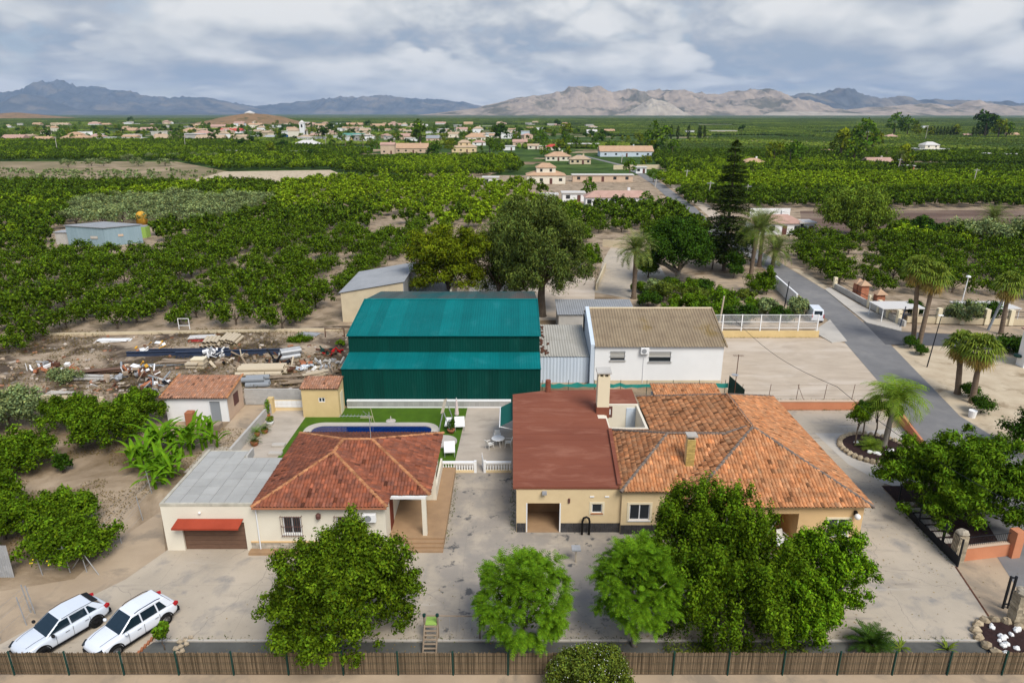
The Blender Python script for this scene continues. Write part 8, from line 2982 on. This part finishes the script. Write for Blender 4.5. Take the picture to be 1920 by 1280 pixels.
# trees in and around the village
VT = []
for i in range(4):
 rg = np.random.default_rng(500 + i)
 c = clumps((0, 0, 4.5), (3.6, 3.6, 3.8), 14, 1.3, 500 + i, zlo=-0.6, lump=0.14)
 p, d, ti = crown_points(c, 420, rg, 0.6)
 cr = leaves_mesh('crown', p, d, 1.0, ('leaf_dark', 'leaf_citrus', 'leaf_pine', 'leaf_tipu')[i], rg, 0.6, 0.25, ti)
 mb = MB()
 mb.tube([(0, 0, -0.2), (0, 0, 3), (0.2, 0, 5)], [0.35, 0.25, 0.1], 6)
 VT.append((cr, mb.mesh('trunk', 'bark')))
cyp = np.random.default_rng(510)
p, d, ti = crown_points([(0, 0, 5.5, 1.3, 1.3, 5.4, 0.9)], 380, cyp, 0.6, -1)
CY = (leaves_mesh('crown', p, d, 0.8, 'leaf_conifer', cyp, 0.5, 0.2, ti), VT[0][1])
rg = random.Random(520)
TREES = [(90, 266, 1.6), (115, 262, 1.2), (5, 262, 1.3), (42, 262, 1.0), (178, 247, 1.2), (245, 232, 2.2), (150, 236, 1.2), (330, 262, 1.0), (360, 262, 1.3), (382, 243, 1.6), (395, 260, 0.9), (503, 256, 1.4), (606, 266, 1.9), (560, 250, 1.3), (620, 247, 1.6), (690, 240, 1.8),
   (788, 272, 2.3), (938, 272, 2.2), (660, 256, 1.2), (830, 256, 1.2), (846, 278, 1.0), (918, 286, 1.3), (968, 262, 1.2), (1010, 275, 1.4), (1045, 240, 2.0), (1060, 262, 2.0), (1025, 238, 1.2), (1082, 278, 1.0), (1230, 282, 2.2), (1260, 295, 1.2),
   (1575, 298, 2.3), (1620, 292, 2.6), (1635, 285, 1.8), (1600, 305, 1.5), (1675, 255, 3.2), (1700, 256, 2.8), (1718, 257, 2.0), (1845, 260, 3.4), (1870, 262, 2.6), (1885, 262, 2.0), (1740, 258, 1.6), (1790, 258, 2.0), (1610, 252, 1.4), (1850, 258, 1.8),
   (1690, 320, 1.5), (1450, 308, 1.6), (1480, 312, 1.4), (1500, 310, 1.2), (1390, 250, 1.5), (1130, 262, 1.2), (480, 236, 1.2), (520, 235, 1.4), (545, 240, 1.2), (1100, 372, 0.8), (1210, 393, 0.6), (1156, 395, 0.5),
   (1225, 342, 0.6), (1210, 316, 0.9), (1180, 330, 0.8), (300, 232, 1.0), (428, 258, 1.1), (715, 252, 1.2), (880, 256, 1.3), (765, 275, 0.9), (800, 284, 0.8)]
for i, (px_, py_, s) in enumerate(TREES):
 q = G(px_, py_)
 cr, tr = VT[rg.randrange(4)]
 k = s * rg.uniform(0.9, 1.1)
 plant(cr, tr, q.x, q.y, (k, k, k), rg.uniform(0, 6), 'village_tree', ('dark round tree', 'leafy citrus green tree', 'yellowish pine-like tree', 'fresh green tree')[VT.index((cr, tr))] + ' among the houses and fields of the plain', 'trees among the far houses')
for i in range(14):
 q = G(1742 + i * 6.5 + (22 if i > 8 else 0), 258)
 plant(CY[0], CY[1], q.x, q.y, (1.3, 1.3, 1.2), i, 'cypress_tree', 'dark cypress in the far row at the right', 'cypresses of the far row')
for i, x in enumerate((1258, 1270, 1290, 1312, 1320, 1310)):
 q = G(x, 262 + (i % 2) * 2)
 plant(CY[0], CY[1], q.x, q.y, (1.4, 1.4, 1.4), i, 'cypress_tree', 'dark cypress beyond the long warehouse in the middle distance', 'cypresses of the middle distance')
for i, (x, y, top) in enumerate(((648, 275, 256), (681, 275, 255), (695, 278, 262), (707, 278, 258), (1685, 322, 290), (1660, 300, 285))):
 q = G(x, y)
 palm('village_palm', 'small far palm, %s from the left among the plain houses' % ORD[i], (q.x, q.y, 0), max(4, V(x, top, q.y).z), (0, 0), 0.3, 30, 3.2, 1.7, 'leaf_palm', 540 + i, 0.7, 0.09, group='far palms')
x, y = fill([(560, 305), (980, 300), (1240, 300), (1240, 265), (980, 243), (640, 238), (380, 238), (330, 262)], 21, 26, 0.2, 8, 0.55, 341)
x2, y2 = fill([(-100, 272), (480, 272), (420, 243), (-100, 243)], 24, 30, 0.2, 9, 0.6, 342)
x, y = np.concatenate([x, x2]), np.concatenate([y, y2])
scatter('village_greenery', 'green gardens and small trees mixed among the far village houses', 'greenery', np.column_stack([x, y, np.random.default_rng(343).integers(0, 4, len(x))]), VT, 0.5, 1.15, 404)
# pepper tree at the ploughed field
q = G(1595, 446)
c = clumps((0, 0, 5.6), (8.2, 7.0, 5.4), 90, 1.5, 560, zlo=-0.6, lump=0.12, tall=1.2)
make_tree('pepper_tree', 'large soft green tree beside the ploughed field', (q.x, q.y, 0), c, 22000, 0.55, 'leaf_pepper', 3.0, 0.5, 'bark', 560, aspect=0.28, droop=1.3)
for k, (px_, y0, w, h, m_) in enumerate(((1690, 440, 6, 3.4, 'leaf_citrus'), (1728, 440, 6, 4.0, 'leaf_dark'), (1775, 440, 5, 2.6, 'leaf_dark'), (1885, 462, 22, 6.0, 'leaf_olive'), (1830, 455, 14, 4.4, 'leaf_olive'))):
 q = G(px_, y0)
 c = clumps((0, 0, h * 0.5), (w / 2, w / 2.4, h * 0.5), 22, min(w * 0.16, 1.4), 570 + k, zlo=-0.6)
 make_tree('field_tree', ('small round citrus tree at the near edge of the ploughed field', 'dark round tree at the near edge of the ploughed field', 'low dark bush at the edge of the ploughed field', 'wide grey green tree at the right edge by the ploughed field', 'grey green spreading tree left of the wider one')[k], (q.x, q.y, 0), c, 5200, 0.42, m_, h * 0.35, 0.2, 'bark', 570 + k, nlimb=5)
# utility poles
for k, (px_, y0, y1) in enumerate(((1327, 379, 340), (1397, 380, 346), (1682, 326, 297), (1822, 356, 316), (1734, 266, 238), (108, 286, 256), (348, 280, 255), (611, 272, 250), (1285, 345, 318), (1165, 305, 290), (1228, 352, 335))):
 q = G(px_, y0)
 h = V(px_, y1, q.y).z
 t = thing('utility_pole', 'pale utility pole, %s from the left of the far poles' % ORD[sorted([1327, 1397, 1682, 1822, 1734, 108, 348, 611, 1285, 1165, 1228]).index(px_)], 'pole', (q.x, q.y, 0), 0, 'far utility poles')
 link('shaft', MB().cyl((0, 0, 0), (0.4, 0, h), 0.24, 0.15, 7).mesh('shaft', 'pale_concrete'), t)
 link('crossarm', MB().box(-0.7, 1.5, -0.08, 0.08, h - 0.7, h - 0.5).mesh('crossarm', 'galvanised'), t)

# ------------------------------------------------------------------ across the road
nb = thing('garden_wall', 'tan low wall with square posts and railing across the side road', 'wall', G(1690, 612))
A, B = G(1700, 606), G(1925, 612)
mbw = MB().prism([(A.x, A.y), (B.x, B.y), (B.x, B.y + 0.25), (A.x, A.y + 0.25)], 0.1, 0.95)
mbw.build('wall', 'beige_wall', nb)
for i in range(5):
 p = A.lerp(B, (i + 0.3) / 5)
 MB().box(p.x - 0.28, p.x + 0.28, p.y - 0.15, p.y + 0.42, 0.1, 2.2).build('post', 'trim_cream', nb)
for z in (1.25, 1.95):
 MB().cyl((A.x, A.y + 0.12, z), (B.x, B.y + 0.12, z), 0.035, n=5).build('rail', 'dark_iron', nb)
nb2 = thing('garden_wall', 'grey stepped wall with cream posts along the road pavement', 'wall', G(1620, 580))
A, B = G(1562, 540), G(1696, 614)
d = (B - A).normalized()
s = Vector((-d.y, d.x, 0)) * 0.14
MB().prism([tuple((A + s)[:2]), tuple((B + s)[:2]), tuple((B - s)[:2]), tuple((A - s)[:2])][::-1], 0.05, 0.9).build('wall', 'grey_render', nb2)
for f in (0.02, 0.55, 0.68, 0.80, 0.92):
 p = A.lerp(B, f)
 MB().box(p.x - 0.25, p.x + 0.25, p.y - 0.25, p.y + 0.25, 0.05, 1.9).build('post', 'trim_cream', nb2)
MB().cyl(A + Vector((0, 0, 1.5)), B + Vector((0, 0, 1.5)), 0.04, n=5).build('rail', 'dark_iron', nb2)


def brick_pillar(label, px_, py_, h):
 q = G(px_, py_)
 t = thing('brick_pillar', label, 'pillar', (q.x, q.y, 0), 0, 'brick gate pillars across the road')
 link('shaft', MB().box(-0.55, 0.55, -0.55, 0.55, 0.0, h).mesh('shaft', 'brick_red'), t)
 rg = random.Random(px_)
 for k in range(int(h / 0.45)):
  b = MB().box(-0.58, 0.58, -0.58, 0.58, k * 0.45 + 0.02, k * 0.45 + 0.42)
  link('course', b.mesh('course', 'brick_red'), t)
 link('cap', MB().add([(-0.85, -0.85, h + 0.002), (0.85, -0.85, h + 0.002), (0.85, 0.85, h + 0.002), (-0.85, 0.85, h + 0.002), (0, 0, h + 0.75)], [(0, 1, 4), (1, 2, 4), (2, 3, 4), (3, 0, 4), (3, 2, 1, 0)]).mesh('cap', 'roof_orange'), t)


brick_pillar('brick gate pillar with red cap, farthest from the fan palms', 1607, 556, 2.2)
brick_pillar('brick gate pillar with red cap, middle of the three', 1616, 560, 2.2)
brick_pillar('brick gate pillar with red cap, nearest the fan palms', 1645, 578, 2.2)
for lab, a, b, hh in (('white canopy roof behind the middle brick pillar', (1655, 580), (1708, 566), 1.9), ('long white canopy roof behind the fan palms', (1812, 580), (1880, 566), 1.9)):
 A, B = G(a[0], a[1], hh), G(b[0], b[1], hh)
 t = thing('canopy', lab, 'canopy', (A.x, A.y, 0))
 MB().box(A.x, B.x, A.y, B.y, hh, hh + 0.12).build('roof', 'roof_pale', t)
 for x in (A.x + 0.2, B.x - 0.2):
  for y in (A.y + 0.2, B.y - 0.2):
   MB().cyl((x, y, 0), (x, y, hh - 0.002), 0.06, n=6).build('post', 'white_paint', t)
q = G(1790, 590)
for k, (lab, px_, y0, w, h) in enumerate((('grey green round bush behind the tan wall', 1800, 604, 5.0, 3.4), ('dark shrub between the canopies', 1850, 604, 4.0, 2.6), ('dark shrub behind the twin fan palm trunks', 1712, 595, 3.0, 2.4), ('dark low hedge at the right edge behind the palms', 1900, 660, 5.0, 1.8))):
 q = G(px_, y0)
 c = clumps((0, 0, h * 0.5), (w / 2, w / 2.4, h * 0.5), 20, w * 0.16, 600 + k, zlo=-0.6)
 make_tree('garden_bush', lab, (q.x, q.y, 0), c, 3600, 0.28, 'leaf_olive' if k == 0 else 'leaf_dark', h * 0.35, 0.1, 'bark', 600 + k, cat='bush', nlimb=4)
# lamps and poles
q = G(1738, 688)
t = thing('street_lamp', 'thin black street lamp post on the sandy verge', 'street lamp', (q.x, q.y, 0))
h = V(1748, 592, q.y).z
link('shaft', MB().cyl((0, 0, 0), (0.45, 0, h), 0.07, 0.045, 7).mesh('shaft', 'dark_iron'), t)
link('lamp_head', MB().box(0.1, 0.6, -0.12, 0.12, h, h + 0.1).mesh('lamp_head', 'lamp_white'), t)
q = G(1852, 620)
h = V(1874, 526, q.y).z
t = thing('timber_pole', 'leaning grey green pole beside the right edge fan palm', 'pole', (q.x, q.y, 0))
link('shaft', MB().cyl((0, 0, 0), (1.5, 0, h), 0.17, 0.12, 8).mesh('shaft', 'grey_pipe'), t)
link('bracket', MB().box(1.25, 1.6, -0.05, 0.05, h - 0.5, h - 0.35).mesh('bracket', 'galvanised'), t)
q = G(1802, 572)
h = V(1807, 520, q.y).z
t = thing('garden_lamp_post', 'white garden lamp post behind the tan wall', 'street lamp', (q.x, q.y, 0))
link('shaft', MB().cyl((0, 0, 0), (0.2, 0, h), 0.09, 0.06, 7).mesh('shaft', 'white_paint'), t)
link('lamp_head', MB().blob((0.2, 0, h + 0.1), (0.35, 0.35, 0.2), 1, 8, 5, 0).mesh('lamp_head', 'lamp_white'), t)
q = G(1687, 614)
one('blue_post', MB().cyl((q.x, q.y, 0.1), (q.x + 0.3, q.y, 2.9), 0.07, n=7), 'blue_beam', 'short dark blue post at the pavement corner', 'post')
q = G(1471, 575)
h = V(1475, 528, q.y).z
one('dark_pole', MB().cyl((q.x, q.y, 0), (q.x + 0.2, q.y, h), 0.09, 0.07, n=7), 'dark_iron', 'short dark pole beside the road behind the white railing', 'pole')
q = G(1348, 612)
h = V(1353, 555, q.y).z
one('concrete_pole', MB().cyl((q.x, q.y, 0), (q.x + 0.3, q.y, h), 0.13, 0.10, n=7), 'pale_pipe', 'pale pole at the left end of the white railing', 'pole')
# overhead cable across the sandy lot
cb = MB()
a, b = V(1378, 600, 80), V(1570, 725, 56)
pts = []
for i in range(13):
 f = i / 12
 p = a.lerp(b, f)
 p.z -= 0.9 * math.sin(math.pi * f)
 pts.append(p)
cb.tube(pts, 0.022, 5)
b2 = V(1920, 955, 34)
pts = []
for i in range(13):
 f = i / 12
 p = b.lerp(b2, f)
 p.z -= 0.6 * math.sin(math.pi * f)
 pts.append(p)
cb.tube(pts, 0.022, 5)
one('overhead_cable', cb, 'dark_iron', 'black overhead cable sagging across the sandy lot', 'cable')
q = G(1918, 690)
wh = thing('white_house_corner', 'white building corner cut off by the right edge', 'house', (q.x, q.y, 0))
link('wall', MB().box(0, 8, 0, 1.2, 0, 4.2).mesh('wall', 'white'), wh)
link('roof', MB().box(-0.2, 8.2, -0.2, 1.4, 4.202, 4.35).mesh('roof', 'roof_pink'), wh)
link('hose_reel', MB().lathe((-0.1, 1.0, 1.0), [(0.4, 0), (0.5, 0.15), (0.4, 0.3)], 12).mesh('hose_reel', 'dark_green'), wh)

# ------------------------------------------------------------------ debris yard
rg = random.Random(800)


def along(px0, py0, px1, py1, z0=0.0):
 return G(px0, py0, z0), G(px1, py1, z0)


for k, (lab, a, b, wz) in enumerate((('long navy steel beam lying in the debris yard, left half', (238, 668), (405, 664), 0.55), ('long navy steel beam lying in the debris yard, right half', (330, 671), (530, 664), 0.7), ('short navy steel beam behind the longer ones', (280, 662), (430, 660), 0.5))):
 p, q = along(*a, *b)
 d = q - p
 t = thing('steel_beam', lab, 'beam', p)
 c = p.lerp(q, 0.5)
 rz = math.atan2(d.y, d.x)
 MB().obox((c.x, c.y, wz / 2), (d.length, 0.06, wz), rz).build('web', 'blue_beam', t)
 for z in (0.03, wz):
  MB().obox((c.x, c.y, z), (d.length, 0.30, 0.05), rz).build('flange', 'blue_beam', t)


def pipes(label, a, b, n, r, mat, rows=1, seed=0, cat='pipes', name='pipe_stack'):
 p, q = along(*a, *b)
 t = thing(name, label, cat, p)
 d = (q - p)
 s = Vector((-d.y, d.x, 0)).normalized()
 k = random.Random(seed)
 for row in range(rows):
  for i in range(n - row):
   o = s * (i + row * 0.5) * 2.05 * r + Vector((0, 0, r + row * 1.75 * r))
   e = d.normalized() * k.uniform(-0.3, 0.3)
   m = MB()
   m.cyl(p + o + e, q + o + e, r, n=12, cap=False)
   m.cyl(p + o + e, q + o + e, r * 0.82, n=12, cap=False)
   for pp in (p + o + e, q + o + e):
    pass
   m.build('pipe', mat, t)
 return t


pipes('stack of pale clay coloured pipes behind the little house', (446, 706), (532, 704), 4, 0.26, 'pale_pipe', 2, 1)
pipes('grey plastic pipes stacked beside the little house roof', (456, 727), (500, 725), 3, 0.28, 'grey_pipe', 2, 2)
pipes('pale grey pipes lying right of the navy beams', (528, 676), (566, 670), 3, 0.3, 'galvanised', 2, 3)
pipes('small tan pipes seen end-on near the orchard edge', (408, 652), (416, 640), 5, 0.22, 'pale_pipe', 2, 4)
pipes('tan pipes stacked at the back of the yard', (440, 648), (455, 634), 6, 0.2, 'pale_pipe', 2, 5)


def planks(label, px_, py_, n, L, W, mat, seed, rz=0.0, th=0.06, cat='planks', name='plank_stack'):
 q = G(px_, py_)
 t = thing(name, label, cat, (q.x, q.y, 0))
 k = random.Random(seed)
 for i in range(n):
  m = MB().obox((k.uniform(-0.35, 0.35), k.uniform(-0.3, 0.3), 0.05 + i * th), (L * k.uniform(0.75, 1.1), W * k.uniform(0.7, 1.1), th * 0.9), rz + k.gauss(0, 0.10))
  link('plank', m.mesh('plank', mat), t)
 return t


planks('loose weathered planks heaped behind the block wall', 560, 722, 9, 2.6, 0.3, 'wood_plank', 1, 0.1)
planks('pale planks leaning in a heap near the green warehouse', 590, 705, 8, 2.4, 0.5, 'pale_pipe', 2, 0.5)
planks('brown boards in the middle of the debris yard', 335, 683, 8, 5.0, 0.5, 'wood_plank', 3, 0.05)
planks('dark boards and sheets at the left of the debris yard', 200, 700, 10, 5.5, 0.7, 'garage_brown', 4, 0.2)
planks('grey boards near the front of the debris yard', 175, 712, 7, 4.0, 0.5, 'grey_render', 5, 0.1)
planks('white sheet panels stacked on the bare soil', 215, 640, 4, 3.6, 1.2, 'white_paint', 6, 0.1)
planks('pale sheets on top of a red sheet at the orchard edge', 385, 634, 3, 3.4, 1.2, 'roof_pale', 7, 0.1, 0.12)
planks('red metal sheet lying under pale sheets', 375, 639, 2, 3.2, 0.8, 'tail_red', 8, 0.05)
planks('long flat brown timbers behind the little house', 520, 715, 9, 5.5, 0.3, 'wood_plank', 9, 0.02, 0.08)
planks('pale boards at the foot of the back wall', 480, 735, 6, 3.0, 0.3, 'wood_plank', 10, 0.1)
planks('stack of tan pallets in the yard centre', 368, 690, 5, 1.4, 1.2, 'pale_pipe', 11, 0.0, 0.16, 'pallets', 'pallet_stack')
planks('grey blue sheets beside the navy beams', 305, 686, 3, 5.5, 0.7, 'grey_pipe', 12, 0.1)
planks('white slabs near the left corner of the yard', 118, 738, 4, 2.6, 0.6, 'pale_concrete', 13, 0.05)
planks('pale sheets by the far end of the yard', 580, 628, 3, 2.6, 1.3, 'galvanised', 14, -0.3)


def scrap(label, px_, py_, n, spread, mats, seed, hmax=1.0, name='scrap_heap'):
 q = G(px_, py_)
 t = thing(name, label, 'scrap', (q.x, q.y, 0))
 k = random.Random(seed)
 for i in range(n):
  a, r = k.uniform(0, 6.28), spread * math.sqrt(k.random())
  z = hmax * (1 - r / spread) * k.random()
  if k.random() < 0.55:
   m = MB().obox((math.cos(a) * r, math.sin(a) * r * 0.7, z + 0.12), (k.uniform(0.2, 1.3), k.uniform(0.1, 0.6), k.uniform(0.04, 0.4)), k.uniform(0, 3), k.uniform(-0.5, 0.5), k.uniform(-0.5, 0.5))
  else:
   m = MB().cyl((math.cos(a) * r, math.sin(a) * r * 0.7, z), (math.cos(a) * r + k.uniform(-1, 1), math.sin(a) * r * 0.7 + k.uniform(-1, 1), z + k.uniform(0, 1.0)), k.uniform(0.03, 0.12), n=6)
  link('scrap_piece', m.mesh('scrap_piece', k.choice(mats)), t)
 return t


MX = ['white_paint', 'rusty', 'grey_pipe', 'wood_plank', 'rusty', 'galvanised', 'terracotta', 'grey_render', 'wood_plank', 'black_plastic', 'garage_brown']
scrap('tangle of white scrap metal at the far left of the yard', 95, 695, 26, 2.6, ['white_paint', 'galvanised', 'rusty', 'terracotta', 'wood_plank'], 21, 1.4)
scrap('white wire machine standing on the navy beams', 400, 670, 22, 1.1, ['white_paint', 'galvanised'], 22, 1.8)
scrap('heap of mixed rubbish left of the little house roof', 250, 712, 46, 4.0, MX, 23, 1.0)
scrap('orange and white rubbish heap in the yard middle', 258, 697, 22, 2.0, ['terracotta', 'white_paint', 'tank_orange', 'wood_plank'], 24, 1.2)
scrap('rubbish heap right beside the little house gable', 300, 728, 24, 2.2, MX, 25, 1.0)
scrap('orange bricks and rubble at the yard centre right', 570, 690, 26, 2.2, ['terracotta', 'rusty', 'pale_pipe', 'wood_plank'], 26, 0.8)
scrap('rusty engine parts in front of the long pipes', 520, 684, 16, 1.4, ['rusty', 'black_plastic'], 27, 1.3)
scrap('pale blue and white sacks near the green warehouse', 580, 692, 12, 1.0, ['blue_white', 'white_paint'], 28, 0.9)
scrap('grey and white rubble by the corner of the warehouse', 615, 684, 22, 1.8, ['grey_render', 'grey_render', 'galvanised', 'wood_plank', 'white_paint'], 29, 0.6)
scrap('red steel trestle beside the warehouse wall', 628, 664, 10, 1.4, ['tail_red', 'rusty'], 30, 1.2)
scrap('dull green machine parts right of the navy beams', 610, 662, 14, 1.2, ['dark_green', 'rusty', 'black_plastic'], 31, 1.0)
scrap('scattered white litter near the back of the yard', 290, 652, 16, 2.2, ['white_paint', 'tank_orange', 'wood_plank'], 32, 0.4)
scrap('pipes and timber rubbish along the beam ends', 460, 680, 30, 3.6, ['pale_pipe', 'rusty', 'wood_plank', 'black_plastic'], 33, 0.7)
scrap('white bags dumped behind the yellow pump house', 612, 735, 10, 1.2, ['white_paint', 'grey_render'], 34, 0.5)
scrap('rusty scrap beside the pump house roof', 640, 700, 10, 1.0, ['rusty', 'wood_plank'], 35, 0.6)
# crate, frame, machine
q = G(375, 688)
t = thing('yellow_crate', 'yellow tan crate in the middle of the debris yard', 'crate', (q.x, q.y, 0))
link('box', MB().box(-0.7, 0.7, -0.5, 0.5, 0, 1.0).mesh('box', 'pale_pipe'), t)
link('lid', MB().box(-0.75, 0.75, -0.55, 0.55, 1.001, 1.08).mesh('lid', 'trim_cream'), t)
a, b = G(336, 617), G(356, 617)
t = thing('goal_frame', 'small white metal frame standing at the orchard edge', 'frame', (a.x, a.y, 0))
for x in (a.x, b.x):
 MB().cyl((x, a.y, 0), (x, a.y, 1.45), 0.05, n=6).build('upright', 'white_paint', t)
for z in (0.5, 1.45):
 MB().cyl((a.x, a.y, z), (b.x, a.y, z), 0.045, n=6).build('crossbar', 'white_paint', t)
q = G(640, 632)
t = thing('rusty_frame', 'rusty open metal frame against the back wall of the yard', 'frame', (q.x - 2, q.y, 0))
for x in (0, 2.4):
 link('upright', MB().box(x - 0.05, x + 0.05, -0.05, 0.05, 0, 1.2).mesh('upright', 'rusty'), t)
link('crossbar', MB().box(0.052, 2.348, -0.04, 0.04, 1.08, 1.18).mesh('crossbar', 'rusty'), t)
# rough ground: rubble and dry brush
rub = MB()
for i in range(1100):
 x, y = rg.uniform(-66, -17.5), rg.uniform(63, 84)
 if rg.random() < 0.4:
  y = 63.0 + abs(rg.gauss(0, 4))
 k = rg.uniform(0.35, 1.3)
 c_ = rg.choice(((1, 1, 1), (1, 0.9, 0.78), (0.7, 0.6, 0.5), (1.1, 1.1, 1.15), (0.9, 0.5, 0.35)))
 rub.tint = tuple(v * k for v in c_)
 s = rg.uniform(0.08, 0.32)
 rub.obox((x, y, s * 0.2), (s * rg.uniform(0.8, 2.4), s, s * 0.6), rg.uniform(0, 3), rg.uniform(-0.3, 0.3), 0)
one('rubble', rub, 'rubble', 'scattered rubble and broken pieces over the debris yard', 'rubble', kind='stuff')
rng = np.random.default_rng(801)
n = 26000
P = np.stack([rng.uniform(-70, -17, n), rng.uniform(62.5, 86, n), np.zeros(n)], 1)
m = fbm(P[:, 0] * 0.16, P[:, 1] * 0.22, 61, 4)
keep = m > 0.44
P = P[keep]
P[:, 2] = np.abs(rng.normal(0, 0.16, len(P))) + 0.02
br = link('dry_brush', leaves_mesh('dry_brush', P, np.tile([0, 0, 1.0], (len(P), 1)), 0.34, 'leaf_dead', rng, 0.16, 0.4, np.full(len(P), 0.34)))
tag(br, 'dry brown brush and straw over the debris yard', 'brush', kind='stuff')
# low yard wall facing the orchard trees and small weeds
bw_ = MB()
a, b = G(60, 752), G(195, 757)
bw_.prism([(a.x, a.y), (b.x, b.y), (b.x, b.y + 0.2), (a.x, a.y + 0.2)], 0, 0.7)
one('yard_wall', bw_, 'beige_wall', 'low beige wall between the debris yard and citrus trees', 'wall')
for k, (lab, px_, y0, w, h, m_) in enumerate((('green weeds bush left among the debris', 120, 715, 5.0, 1.1, 'leaf_olive'), ('small green bush by the far corner of the yard', 640, 650, 1.2, 0.8, 'leaf_citrus'), ('low green weeds beside the warehouse end', 560, 640, 3.5, 0.5, 'leaf_citrus'))):
 q = G(px_, y0)
 c = clumps((0, 0, h * 0.5), (w / 2, w / 3, h * 0.5), 12, w * 0.14, 820 + k, zlo=-0.3)
 make_tree('weed_bush', lab, (q.x, q.y, 0), c, 1600, 0.2, m_, h * 0.4, 0.04, 'bark', 820 + k, cat='bush', nlimb=3)
lb = MB()
a, b = G(-40, 632), G(640, 620)
lb.prism([(a.x, a.y), (b.x, b.y), (b.x, b.y + 0.2), (a.x, a.y + 0.2)], 0, 0.35)
one('earth_kerb', lb, 'beige_wall', 'long low kerb between the debris yard and orchard', 'kerb')

# fallen leaves and edge weeds on the paving
rng = np.random.default_rng(830)
P = []
for cx, cy, sp, n in ((-9, 30.6, 3.6, 260), (0.6, 29.4, 2.2, 160), (6.5, 30, 2.4, 160), (12, 31.5, 3.8, 320), (16.5, 31.2, 3.0, 200), (27, 44, 2.5, 150), (25, 36, 3.5, 120)):
 P.append(np.stack([rng.normal(cx, sp, n), np.maximum(rng.normal(cy, sp * 0.7, n), 28.1), np.full(n, 0.028)], 1))
P = np.concatenate(P)
fl = link('fallen_leaves', leaves_mesh('fallen_leaves', P, np.tile([0, 0, 1.0], (len(P), 1)), 0.10, 'leaf_dead', rng, 0.5, 0.35, np.full(len(P), 0.6), 0.12))
tag(fl, 'fallen dry leaves scattered over the concrete yard', 'leaves', kind='stuff')
P = []
for x0, y0, x1, y1, n in ((-19, 29.95, 25.5, 29.95, 420), (-27, 28.0, 27, 27.7, 700), (0.0, 39.7, 0.1, 47.8, 220), (-4.3, 38.6, -4.3, 48, 150), (22.6, 59.9, 36, 59.9, 200), (22.4, 62.5, 36.5, 62.3, 300), (27.8, 36.5, 27.8, 43, 160), (8.6, 66.2, 21.8, 66.2, 200), (22.5, 82.2, 38.5, 82.2, 260)):
 f = rng.random(n)
 P.append(np.stack([x0 + (x1 - x0) * f + rng.normal(0, 0.12, n), y0 + (y1 - y0) * f + rng.normal(0, 0.10, n), np.abs(rng.normal(0, 0.06, n)) + 0.03], 1))
P = np.concatenate(P)
ew = link('edge_weeds', leaves_mesh('edge_weeds', P, np.tile([0, 0, 1.0], (len(P), 1)), 0.13, 'leaf_shrub', rng, 0.3, 0.3, np.full(len(P), 0.8)))
tag(ew, 'small weeds along the walls, kerbs and fence lines', 'weeds', kind='stuff')
